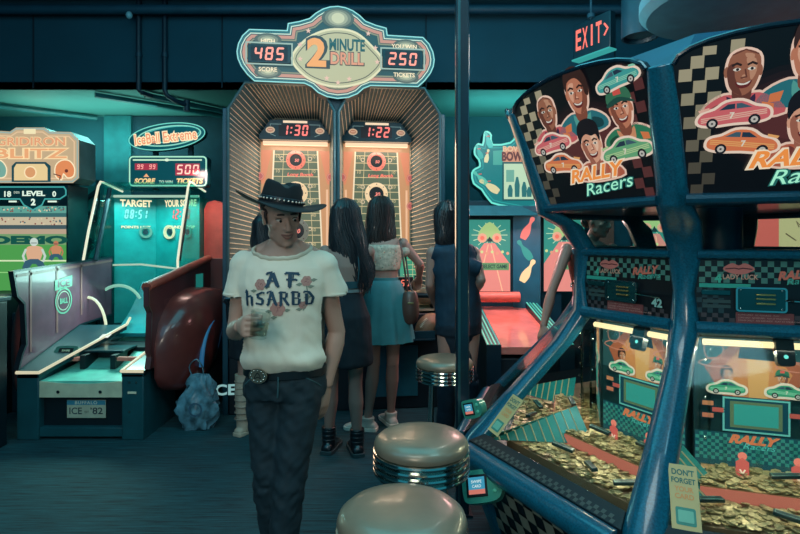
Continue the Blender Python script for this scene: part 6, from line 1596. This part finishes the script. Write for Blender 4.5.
# hat
HAT = mat('black_felt', (7, 12, 18), .9)
Mhat = Matrix.Translation((-.474, 2.108, 1.560)) @ Matrix.Rotation(radians(24), 4, 'Z') @ Matrix.Rotation(radians(7), 4, 'Y') @ Matrix.Rotation(radians(6), 4, 'X')
hat_o = None
def hatpt(r, a, z=0): return (r * cos(a), r * 1.12 * sin(a), z)
rings = []; NA = 48
def brimz(r, a):
    x = r * cos(a); k = max(0, (r - .095) / .09); return .036 * k ** 1.6 * (abs(cos(a)) ** 2) - .016 * k * (abs(sin(a)) ** 2)
prof_h = [(.001, .083), (.02, .083), (.045, .09), (.058, .098), (.068, .094), (.074, .075), (.079, .04), (.084, .01), (.09, .0), (.115, 0), (.145, 0), (.165, 0), (.176, 0), (.179, -.002), (.176, -.005), (.15, -.006), (.12, -.006), (.088, -.008), (.082, -.012), (.078, .0), (.07, .06), (.001, .065)]
for i, (r, z) in enumerate(prof_h):
    row = []
    for k in range(NA):
        a = 2 * pi * k / NA; rr = r; zz = z
        if i >= 8 and i <= 18: zz = z + brimz(r, a)
        if i <= 5:   # pinched crown, crease front to back
            zz = z - .028 * math.exp(-(r * cos(a) / .018) ** 2) * (1 if r < .06 else .4) - .012 * max(0, -sin(a)) * (r / .07)
            if sin(a) < -.2: rr = r * (1 - .16 * abs(cos(a)) * (-sin(a)))
        row.append(hatpt(rr, a, zz))
    rings.append(row)
hat = MB(Mhat).loft(rings, HAT).build('cowboy_hat', man, smooth=60)
s2 = hat.modifiers.new('sub', 'SUBSURF'); s2.levels = 1; s2.render_levels = 1
bd = MB(Mhat).lathe([(.0855, .004), (.0865, .012), (.0835, .03), (.081, .03)], mat('hat_band', (20, 26, 34), .4), 40)
bd.v = []; bd.f = []; bd.mi = []
bd.loft([[hatpt(r, 2 * pi * k / NA, z) for k in range(NA)] for r, z in ((.0865, .006), (.088, .012), (.085, .028), (.082, .030))], mat('hat_band', (20, 26, 34), .4)); bo = bd.build('hat_band', hat)
for k in range(18):
    a = -pi / 2 + (k - 8.5) * .19; p = hatpt(.089, a, .018)
    MB(Mhat).ell(p, (.0055, .0055, .0065), mat('silver_stud', (120, 126, 122), .3, 1), 8, 6).build('band_stud', bo)
# drink in his hand: a thing of its own
gx, gy_, gz = -.500, 1.862, 1.075
t = thing('drinking_glass', 'clear tumbler with a drink held in the right hand of the man in the hat', 'glass', (gx, gy_, gz))
Mg = Matrix.Translation((gx, gy_, gz)) @ Matrix.Rotation(radians(8), 4, 'Y')
GT = glass('tumbler_glass', (.96, .99, .97), .12)
MB(Mg).lathe([(.001, .0), (.028, .0), (.031, .004), (.036, .098), (.0335, .098), (.029, .012), (.001, .010)], GT, 32, caps=False).build('tumbler', t)
MB(Mg).lathe([(.001, .012), (.0285, .013), (.0315, .055), (.001, .055)], glass('drink_liquid', (.90, .88, .80), .08), 28, caps=False).build('drink', t)
for q in ((.008, .006, .05), (-.012, -.004, .047), (.003, -.014, .058)):
    MB(Mg @ Matrix.Translation(q) @ Matrix.Rotation(q[0] * 60, 4, 'Z')).box(-.009, .009, -.009, .009, -.009, .009, glass('ice_cube', (.88, .95, .96), .16)).build('ice_cube', t, bevel=.002)
# ---------------- people seen from behind or half hidden
def LM(x, y, yaw): return Matrix.Translation((x, y, 0)) @ Matrix.Rotation(radians(yaw), 4, 'Z')
def body_shapes(mb, P, SKm, female=True):
    """P: joints in local coordinates, figure faces -Y"""
    w = P['w']; c = P['c']   # widths scale, torso centre line list
    (hx, hy), hz = P['hip'], P['hz']; (sx, sy), sz = P['sh'], P['sz']
    def cl(t): return (hx + (sx - hx) * t, hy + (sy - hy) * t)
    rows = [(-.06, .155, .11), (.04, .158, .112), (.18, .140, .10), (.36, .112, .085), (.52, .12, .09), (.72, .14, .102), (.88, .158, .095), (.97, .150, .078), (1.03, .11, .06), (1.09, .062, .052), (1.14, .05, .05)]
    eloft(mb, [(*cl(t), hz + (sz - hz) * t, rx * w, ry * w) for t, rx, ry in rows], SKm)
    nk = Vector((sx, sy, sz + .01)); hd = Vector(P['head'])
    ltube(mb, nk, hd + Vector((0, .02, -.05)), ((0, .055 * w), (.5, .046 * w), (1, .048 * w)), SKm)
    for s, k in ((-1, 'L'), (1, 'R')):
        if 'arm' + k in P:
            S = Vector((sx + s * .155 * w, sy, sz - .03)); E_, W_2 = P['arm' + k]; arm(mb, S, E_, W_2, SKm, .86)
            d = (Vector(W_2) - Vector(E_)).normalized(); hand(mb, W_2, d, P.get('hb' + k, (s, 0, .2)), SKm, side=(1 if s > 0 else -1), curl=P.get('cu' + k, (18, 22, 16)), s=.85)
        if 'leg' + k in P:
            Hp = Vector((hx + s * .085 * w, hy, hz)); K, A = P['leg' + k]; leg(mb, Hp, K, A, SKm, .9)
def skirt(M, par, name, cx, cy, z0, z1, r0, r1, m, folds=9, amp=.012, n=72, ry=.75, sway=0.0):
    rings = []
    for j in range(15):
        t = j / 14; r = []
        for k in range(n):
            a = 2 * pi * k / n; f_ = amp * t * (sin(a * folds) + .5 * sin(a * (folds * 2 + 1) + 2)); R_ = r0 + (r1 - r0) * (t ** .6) + f_
            r.append((cx + sway * t + R_ * cos(a), cy + R_ * ry * sin(a), z0 + (z1 - z0) * t + .004 * t * sin(a * folds)))
        rings.append(r)
    for j in (14, 10, 5, 0):
        t = j / 14; rings.append([(cx + (p[0] - cx) * .965, cy + (p[1] - cy) * .965, p[2]) for p in rings[j]])
    return MB(M).loft(rings, m, caps=False).build(name, par, smooth=70)
def long_hair(M, par, hd, m, length, w=.085, flow=(0, .03), seed=1, n=130, wave=.012):
    rnd = random.Random(seed); hx, hy, hz = hd
    def prof(u, a, r_, i):
        """point on the hair shell; u 0..1 from crown to ends, a round the head (pi/2 = back)"""
        if u < .22:
            q = u / .22; ph = q * pi / 2; return (hx + .096 * sin(ph) * cos(a) * r_, hy + .018 + .112 * sin(ph) * sin(a) * r_, hz + .045 + .102 * cos(ph) * r_)
        q = (u - .22) / .78; sm_ = q * q * (3 - 2 * q)
        ww = .096 + (w - .096) * min(1, q * 2.2); ww *= (1 - .45 * max(0, q - .6) ** 1.2)
        dz = .045 - (length + .045) * q
        return (hx + ww * cos(a) * r_ + flow[0] * sm_ + wave * sin(q * 11 + a * 2 + seed) * q, hy + .018 + .02 * q + (.105 - .055 * q) * sin(a) * r_ + flow[1] * q, hz + dz)
    mb = MB(M); rings = []
    for j in range(16):
        u = .02 + j / 15 * .86; rings.append([prof(u, 2 * pi * k / 28 if u < .3 else (2 * pi * k / 28), .93 if u < .8 else .93 - (u - .8) * 3.5, 0) for k in range(28)])
    # keep the face free: front half pulled back
    rr = []
    for j, r in enumerate(rings):
        row = []
        for p in r:
            y = p[1]
            if y < hy + .0 and j > 3: y = hy + .0 + (y - hy) * .15
            row.append((p[0], y, p[2]))
        rr.append(row)
    mb.loft(rr, m); o = mb.build('hair', par); remesh(o, .008, 2, lambda p, n_: p + n_ * (.004 * noise.noise(Vector((p.x * 80, p.y * 80, p.z * 6)))))
    mb = MB(M)
    for i in range(n):
        a = rnd.uniform(-.25, pi + .25); r_ = rnd.uniform(.93, 1.05); end = rnd.uniform(.86, 1.03)
        mb.tube([prof(min(1.04, end * j / 11), a + .1 * sin(j * .9 + i), r_ * (1 if j < 9 else 1 - (j - 8) * .09 * rnd.random()), i) for j in range(12)], [.003, .005, .006, .006, .006, .006, .006, .006, .0055, .005, .004, .0012], m, 5)
    mb.build('hair_strands', par); return o
HAIRD = mat('hair_black_brown', (26, 28, 34), .42, bump=.3, bscale=200, coat=.2); HAIRB = mat('hair_brown', (40, 34, 34), .45, bump=.3, bscale=200, coat=.2)
def shoe(M, par, name, an, d, m, L_=.235, w=.042, h=.07, sole=None, shaft=0.0, sm=None):
    mb = MB(M); foot(mb, an, d, m, L_, w, h)
    if shaft: ltube(mb, (an[0], an[1], .03), (an[0], an[1], shaft), ((0, .045), (.5, .046), (1, .05)), m)
    o = mb.build(name, par); remesh(o, .006, 2)
    if sole is not None:
        dv = Vector((d[0], d[1], 0)).normalized(); sd = Vector((-dv.y, dv.x, 0)); a = Vector((an[0], an[1], 0)); r = []
        pts = [(-.3, .55), (-.28, .8), (-.1, 1), (.25, 1.0), (.5, 1.1), (.66, .95), (.74, .5)]
        loop = [a + dv * (t * L_) + sd * (w * hw * 1.08) for t, hw in pts] + [a + dv * (t * L_) - sd * (w * hw * 1.08) for t, hw in pts[::-1]]
        MB(M).loft([[(p.x, p.y, 0.0) for p in loop], [(p.x, p.y, .026) for p in loop]], sole).build('sole', o, bevel=.003)
    return o

# ---- woman with long wavy dark hair, backless top and black skirt
wx, wy = -.365, 3.50; M = LM(wx, wy, 180)
def w2l(M, x, y, z): return tuple(M.inverted() @ Vector((x, y, z)))
g1 = thing('person', 'woman with long black hair from behind, backless top, black skirt, black ankle boots', 'person', (wx, wy, 0), radians(180))
SK1 = skinmat('skin_woman_a', (158, 124, 112))
P = dict(w=.93, c=0, hip=(0, 0), hz=.92, sh=(-.01, -.03), sz=1.37, head=(-.0, -.06, 1.535),
         armL=(w2l(M, -.215, 3.64, 1.14), w2l(M, -.26, 3.84, 1.06)), armR=(w2l(M, -.56, 3.45, 1.10), w2l(M, -.52, 3.70, 1.04)), legL=(w2l(M, -.295, 3.50, .48), w2l(M, -.285, 3.52, .09)), legR=(w2l(M, -.455, 3.52, .48), w2l(M, -.478, 3.56, .09)))
mb = MB(M); body_shapes(mb, P, SK1); Hh = HM((0, -.06, 1.545), 12, 6, 0, .93); mb.M = M; head(mb, Hh, SK1)
b1 = remesh(mb.build('body', g1), .0055, 3)
face_parts(g1, M @ Hh)
long_hair(M, g1, (0, -.06, 1.55), HAIRD, .47, .128, (-.075, .03), 3, n=170, wave=.016)
SKB = mat('black_skirt_cloth', (10, 24, 34), .85)
mb = MB(M); eloft(mb, [(0, 0, .60, .185, .145), (0, 0, .62, .19, .15), (0, 0, .78, .182, .14), (0, 0, .92, .168, .128), (0, -.004, 1.0, .135, .105), (0, -.008, 1.06, .116, .092), (0, -.008, 1.075, .112, .09)], SKB); o = mb.build('skirt', g1); remesh(o, .008, 2, wrinkle(.006, 14, 9, 3))
TB = mat('teal_band', (26, 72, 82), .7)
MB(M).loft([[( .118 * cos(a), -.012 + .094 * sin(a), z) for a in [2 * pi * k / 32 for k in range(32)]] for z in (1.105, 1.12, 1.14, 1.15)], TB).build('top_band', g1)
MB(M).loft([[( .119 * cos(a), -.01 + .094 * sin(a), z) for a in [2 * pi * k / 32 for k in range(32)]] for z in (1.078, 1.09, 1.098)], mat('pale_waistband', (120, 130, 130), .7)).build('waistband', g1)
MB(M).tube(blob([(-.09, .07, 1.14), (-.10, .072, 1.24), (-.085, .04, 1.36), (-.07, -.03, 1.385)], 4, False), .004, TB, 6).build('strap', g1)
BO = mat('black_boot', (14, 22, 28), .3, coat=.4)
for s, (x, y) in (('a', (-.285, 3.52)), ('b', (-.478, 3.56))):
    q = w2l(M, x, y, 0); o = shoe(M, g1, 'ankle_boot', q, (.25 if s == 'a' else -.2, -1), BO, .24, .046, .08, mat('boot_sole', (40, 62, 66), .6), .17)
    for z in (.09, .12, .15): MB(M).tube([(q[0] + .047 * cos(a), q[1] + .047 * sin(a), z) for a in [2 * pi * k / 16 for k in range(16)]], .004, mat('boot_strap', (30, 40, 46), .3), 6, closed=True).build('boot_strap', o)

# ---- woman in flowered crop top and blue denim skirt with shoulder bag
wx, wy = -.125, 3.98; M = LM(wx, wy, 188)
g2 = thing('person', 'woman seen from behind in pale flowered crop top, blue flared skirt and white sneakers', 'person', (wx, wy, 0), radians(188))
SK2 = skinmat('skin_woman_b', (168, 130, 118))
P = dict(w=.95, c=0, hip=(.0, 0), hz=.98, sh=(-.005, -.03), sz=1.42, head=(.015, -.07, 1.60),
         armR=(w2l(M, -.27, 4.12, 1.20), w2l(M, -.2, 4.26, 1.08)), armL=(w2l(M, .155, 4.06, 1.235), w2l(M, .15, 4.22, 1.12)), legL=(w2l(M, -.055, 3.98, .50), w2l(M, -.07, 4.08, .09)), legR=(w2l(M, -.195, 3.97, .50), w2l(M, -.24, 3.96, .09)), hbL=(0, 0, 1))
mb = MB(M); body_shapes(mb, P, SK2); Hh = HM((.015, -.07, 1.605), -14, 8, 0, .93); head(mb, Hh, SK2)
remesh(mb.build('body', g2), .0055, 3)
face_parts(g2, M @ Hh)
long_hair(M, g2, (.015, -.07, 1.61), HAIRB, .30, .108, (.01, .02), 5, n=130)
TOP = mat('flowered_top_base', (196, 182, 164), .8, var=.3, scale=45)
mb = MB(M); eloft(mb, [(0, -.015, 1.195, .125, .098), (0, -.018, 1.22, .136, .106), (0, -.022, 1.30, .146, .112), (0, -.026, 1.365, .150, .106), (0, -.028, 1.385, .142, .094)], TOP)
o = mb.build('crop_top', g2); remesh(o, .007, 2, wrinkle(.003, 18, 18, 1)); tp = o
rnd = random.Random(2); tr = bvh(o); mb = MB(); FL = [pr((205, 130, 115)), pr((120, 150, 130)), pr((230, 205, 170))]
for i in range(70):
    a = rnd.uniform(0, 2 * pi); z = rnd.uniform(1.21, 1.37); d = Vector((cos(a), sin(a), 0)); h_ = tr.ray_cast(Vector((wx, wy + .02, z)) + d * .5, -d)
    if h_[0] is None: continue
    n_ = h_[1]; Mq = plane(h_[0] + n_ * .0015, n_.orthogonal(), n_.cross(n_.orthogonal())); c_ = FL[i % 3]
    mb.M = Mq; mb.disc(0, 0, .0055, c_, 0, 6)
mb.build('flower_print', tp, smooth=0)
for s in (-1, 1):   # puffed shoulder sleeves
    mb = MB(M); mb.ell((s * .165, -.028, 1.335), (.048, .05, .045), TOP, 16, 10); mb.build('puff_sleeve', tp)
DN = mat('blue_skirt_cloth', (62, 134, 142), .7, var=.12, scale=10)
skirt(M, g2, 'skirt', 0, -.002, 1.12, .665, .124, .225, DN, 8, .018, ry=.80)
MB(M).loft([[( .114 * cos(a), -.004 + .092 * sin(a), z) for a in [2 * pi * k / 32 for k in range(32)]] for z in (1.10, 1.125, 1.14)], DN).build('waistband', g2)
WS_ = mat('white_sneaker', (200, 195, 182), .6)
for (x, y), d in (((-.07, 4.08), (.25, -1)), ((-.24, 3.96), (1, -.35))):
    q = w2l(M, x, y, 0); o = shoe(M, g2, 'sneaker', q, d, WS_, .25, .043, .075, mat('sneaker_sole', (225, 220, 205), .5), .10)
t = thing('shoulder_bag', 'brown leather bag hanging at the hip of the woman in the blue skirt', 'bag', (.075, 3.92, 1.0))
LB = mat('brown_leather', (92, 66, 58), .4, coat=.2)
mb = MB(); mb.loft([[(.075 + rx * cos(a), 3.92 + ry * sin(a), z) for a in [2 * pi * k / 28 for k in range(28)]] for z, rx, ry in ((.80, .03, .03), (.82, .052, .042), (.88, .066, .05), (.96, .064, .046), (1.02, .052, .034), (1.04, .04, .02))], LB); bg = mb.build('bag_body', t)
MB().tube(blob([(.055, 3.92, 1.03), (.035, 3.88, 1.2), (.01, 3.885, 1.36), (.0, 3.93, 1.425), (.005, 4.0, 1.42), (.04, 4.05, 1.3), (.07, 3.98, 1.1), (.095, 3.93, 1.03)], 5, False), .007, LB, 8, flat=.5).build('strap', t)
MB().box(.055, .1, 3.868, 3.874, .95, .965, mat('brass_clasp', (150, 130, 90), .3, .8)).build('clasp', t, bevel=.002)

# ---- person half hidden behind the man: dark clothes, pale laced boot
wx, wy = -1.07, 3.9; M = LM(wx, wy, 170)
g3 = thing('person', 'dark haired person in black and pale laced boots, mostly hidden behind the hatted man', 'person', (wx, wy, 0), radians(170))
P = dict(w=.92, c=0, hip=(0, 0), hz=.88, sh=(-.03, -.02), sz=1.30, head=(-.075, -.05, 1.46),
         armL=(w2l(M, -.88, 3.92, 1.06), w2l(M, -.9, 4.02, .9)), armR=(w2l(M, -1.24, 3.9, 1.06), w2l(M, -1.2, 4.02, .9)), legL=(w2l(M, -.98, 3.9, .48), w2l(M, -.96, 3.92, .09)), legR=(w2l(M, -1.14, 3.88, .48), w2l(M, -1.15, 3.88, .09)))
mb = MB(M); body_shapes(mb, P, SK1); Hh = HM((-.075, -.05, 1.47), 0, 5, 0, .92); head(mb, Hh, SK1); remesh(mb.build('body', g3), .007, 3)
face_parts(g3, M @ Hh)
long_hair(M, g3, (-.075, -.055, 1.47), HAIRD, .22, .10, (0, .02), 9, n=90)
BT = mat('black_dress_cloth', (10, 22, 32), .8)
mb = MB(M); eloft(mb, [(0, 0, .56, .19, .15), (0, 0, .75, .185, .145), (0, 0, .92, .165, .13), (-.01, 0, 1.06, .125, .10), (-.02, -.01, 1.17, .15, .115), (-.03, -.02, 1.27, .158, .10), (-.03, -.02, 1.31, .13, .08)], BT)
for e, w_2 in ((w2l(M, -.88, 3.92, 1.06), w2l(M, -.9, 4.02, .9)), (w2l(M, -1.24, 3.9, 1.06), w2l(M, -1.2, 4.02, .9))):
    s_ = -.03 + (.14 if e[0] > 0 else -.14); ltube(mb, (s_, -.02, 1.26), e, ((0, .055), (1, .045)), BT); ltube(mb, e, w_2, ((0, .045), (.9, .036)), BT)
remesh(mb.build('dress', g3), .009, 2, wrinkle(.006, 12, 9, 5))
CB = mat('cream_boot', (172, 158, 140), .7, bump=.4, bscale=60)
for x, y in ((-.96, 3.92), (-1.15, 3.88)):
    q = w2l(M, x, y, 0); o = shoe(M, g3, 'tall_boot', q, (0, -1) if x > -1.1 else (-.3, -1), CB, .23, .042, .07, CB, .12)
    ltm = MB(M); ltube(ltm, (q[0], q[1], .06), (q[0], q[1], .44), ((0, .046), (.3, .05), (.6, .058), (.9, .056), (1, .058)), CB); ltm.build('boot_shaft', o)
    for k in range(7): MB(M).tube([(q[0] + .057 * cos(a), q[1] + .057 * sin(a), .12 + k * .045) for a in [2 * pi * j / 16 for j in range(16)]], .005, mat('boot_lace', (140, 126, 112), .7), 6, closed=True).build('boot_lace', o)

# ---- person behind the pillar in dark blue
wx, wy = .40, 3.62; M = LM(wx, wy, 200)
g4 = thing('person', 'dark haired person in dark blue shirt standing behind the steel pillar', 'person', (wx, wy, 0), radians(200))
P = dict(w=1.0, c=0, hip=(0, 0), hz=.90, sh=(.03, -.02), sz=1.36, head=(.06, -.05, 1.54),
         armL=(w2l(M, .545, 3.55, 1.15), w2l(M, .50, 3.74, 1.02)), armR=(w2l(M, .20, 3.58, 1.12), w2l(M, .24, 3.76, .98)), legL=(w2l(M, .47, 3.60, .47), w2l(M, .48, 3.64, .09)), legR=(w2l(M, .32, 3.60, .47), w2l(M, .31, 3.64, .09)))
mb = MB(M); body_shapes(mb, P, SK2); Hh = HM((.06, -.055, 1.545), 0, 5, 0, .95); head(mb, Hh, SK2); remesh(mb.build('body', g4), .007, 3)
face_parts(g4, M @ Hh)
long_hair(M, g4, (.06, -.06, 1.545), HAIRD, .2, .10, (0, .02), 12, n=90)
NB = mat('navy_shirt', (14, 50, 70), .8, var=.2)
mb = MB(M); eloft(mb, [(0, 0, .84, .165, .128), (0, 0, .95, .165, .125), (.01, 0, 1.1, .155, .118), (.02, -.01, 1.24, .17, .122), (.03, -.02, 1.34, .172, .108), (.03, -.02, 1.385, .13, .085), (.03, -.02, 1.41, .07, .062)], NB)
for s, e in ((1, w2l(M, .535, 3.57, 1.22)), (-1, w2l(M, .21, 3.59, 1.2))): ltube(mb, (.03 + s * .155, -.02, 1.34) if s > 0 else (.03 - .155, -.02, 1.34), e, ((0, .062), (1, .056)), NB)
remesh(mb.build('shirt', g4), .008, 2, wrinkle(.006, 12, 10, 8))
NP = mat('navy_trousers', (10, 34, 50), .85)
mb = MB(M); eloft(mb, [(0, 0, .93, .155, .118), (0, 0, .84, .168, .125), (0, 0, .78, .165, .12)], NP)
for kn, an, s in ((w2l(M, .47, 3.60, .47), w2l(M, .48, 3.64, .09), 1), (w2l(M, .32, 3.60, .47), w2l(M, .31, 3.64, .09), -1)):
    ltube(mb, (s * .085, 0, .86), kn, ((0, .09), (1, .068)), NP); ltube(mb, kn, an, ((0, .068), (1, .062)), NP)
remesh(mb.build('trousers', g4), .009, 2, wrinkle(.006, 12, 14, 2))
for x, y in ((.48, 3.64), (.31, 3.64)): shoe(M, g4, 'shoe', w2l(M, x, y, 0), (0, -1), SHO, .25, .045, .08)

# ---- person leaning on the far side of the racing game
wx, wy = 1.42, 3.86; M = LM(wx, wy, -8)
g5 = thing('person', 'person with brown hair leaning a bare arm on the far side of the racing game', 'person', (wx, wy, 0), radians(-8))
SK5 = skinmat('skin_leaner', (160, 118, 104))
P = dict(w=1.0, c=0, hip=(0, 0), hz=.92, sh=(-.06, -.10), sz=1.38, head=(-.02, -.16, 1.54),
         armL=(w2l(M, 1.02, 3.58, 1.06), w2l(M, .925, 3.42, .86)), armR=((.2, -.14, 1.12), (.22, -.2, .88)), legL=((-.09, -.02, .48), (-.09, .02, .09)), legR=((.1, 0, .48), (.1, .02, .09)), hbL=(-.2, .3, 1), cuL=(30, 35, 25))
mb = MB(M); body_shapes(mb, P, SK5); Hh = HM((-.02, -.165, 1.55), 50, 8, 0, .96); head(mb, Hh, SK5); remesh(mb.build('body', g5), .0055, 3)
face_parts(g5, M @ Hh)
mb = MB(M @ Hh); mb.ell((0, .03, .052), (.082, .096, .08), HAIRB, 20, 12); mb.ell((0, .08, .0), (.06, .04, .06), HAIRB); remesh(mb.build('hair', g5), .006, 2, lambda p, n: p + n * (.003 * noise.noise(p * 70)))
TK = mat('brown_tank_top', (96, 60, 52), .8, var=.15)
mb = MB(M); eloft(mb, [(0, 0, .88, .16, .12), (0, -.01, .98, .158, .12), (-.02, -.03, 1.12, .152, .115), (-.04, -.07, 1.25, .165, .118), (-.055, -.095, 1.34, .155, .105), (-.06, -.1, 1.385, .12, .085)], TK); remesh(mb.build('tank_top', g5), .008, 2, wrinkle(.005, 12, 10, 4))
mb = MB(M); eloft(mb, [(0, 0, .94, .157, .118), (0, 0, .84, .168, .125), (0, 0, .78, .165, .12)], NP)
for s in (-1, 1): ltube(mb, (s * .088, 0, .86), (s * .095, -.01, .48), ((0, .09), (1, .068)), NP); ltube(mb, (s * .095, -.01, .48), (s * .095, .02, .09), ((0, .068), (1, .062)), NP)
remesh(mb.build('trousers', g5), .009, 2, wrinkle(.006, 12, 14, 6))
for s in (-1, 1): shoe(M, g5, 'shoe', (s * .095, .02, 0), (0, -1), SHO, .25, .045, .08)
# ---------------------------------------------------------------- light
w = bpy.data.worlds.new('world'); bpy.context.scene.world = w; w.use_nodes = True
w.node_tree.nodes['Background'].inputs[0].default_value = (.02, .22, .30, 1); w.node_tree.nodes['Background'].inputs[1].default_value = 1.0
TEAL = (.12, .8, 1.0)
light('AREA', 'ceiling_lamp_front', (-.6, .2, 3.9), 45, (.75, .95, .95), 1.6, target=(-.6, 1.6, 0))
light('AREA', 'front_face_fill', (-.9, -1.2, 2.2), 26, (1, .90, .76), .9, target=(-.5, 2.1, 1.3))  # added low fill from behind the camera, brightens the man's face
light('AREA', 'teal_ambient_fill', (0, 3.0, 3.9), 60, TEAL, 3, target=(0, 3.4, 0))  # added broad teal fill that lifts the dark tones, no such fixture
light('AREA', 'low_ceiling_fill', (-3.2, 5.7, 2.86), 14, (.3, .95, .9), 1.2, .5, target=(-3.2, 5.8, 0))  # added fill for the low ceiling area at left, no fixture there
light('AREA', 'ceiling_upfill_left', (-3.4, 5.8, 2.3), 18, (.45, .95, .8), 1.6, .3, target=(-3.4, 5.9, 3))  # added upward fill, brightens the underside of the left low ceiling
light('AREA', 'floor_wash', (-2.2, 1.2, 3.7), 35, (.1, .6, .9), 2.5, target=(-1.5, 4.5, 1.5))
light('AREA', 'side_wash', (3.6, 1.5, 3.6), 40, (.15, .75, 1), 2, target=(1.5, 4.5, 3))
light('AREA', 'ceiling_upfill_right', (1.3, 5.6, 2.4), 12, (.3, .95, .9), 1.4, .3, target=(1.3, 5.8, 3))  # added upward fill so the right low ceiling reads as lit
light('POINT', 'leaner_fill', (.9, 3.45, 2.7), 20, (.9, .95, .9), .15)  # added fill for the head of the leaning person
light('POINT', 'warm_patch_fill', (-3.9, 5.7, 2.65), 1.8, (1, .6, .4), .1)  # added point light that makes the warm patch on the ceiling
sc = bpy.context.scene
sc.view_settings.view_transform = 'Standard'; sc.view_settings.look = 'None'; sc.view_settings.gamma = 1; sc.view_settings.use_curve_mapping = False
sc.view_settings.exposure = 0
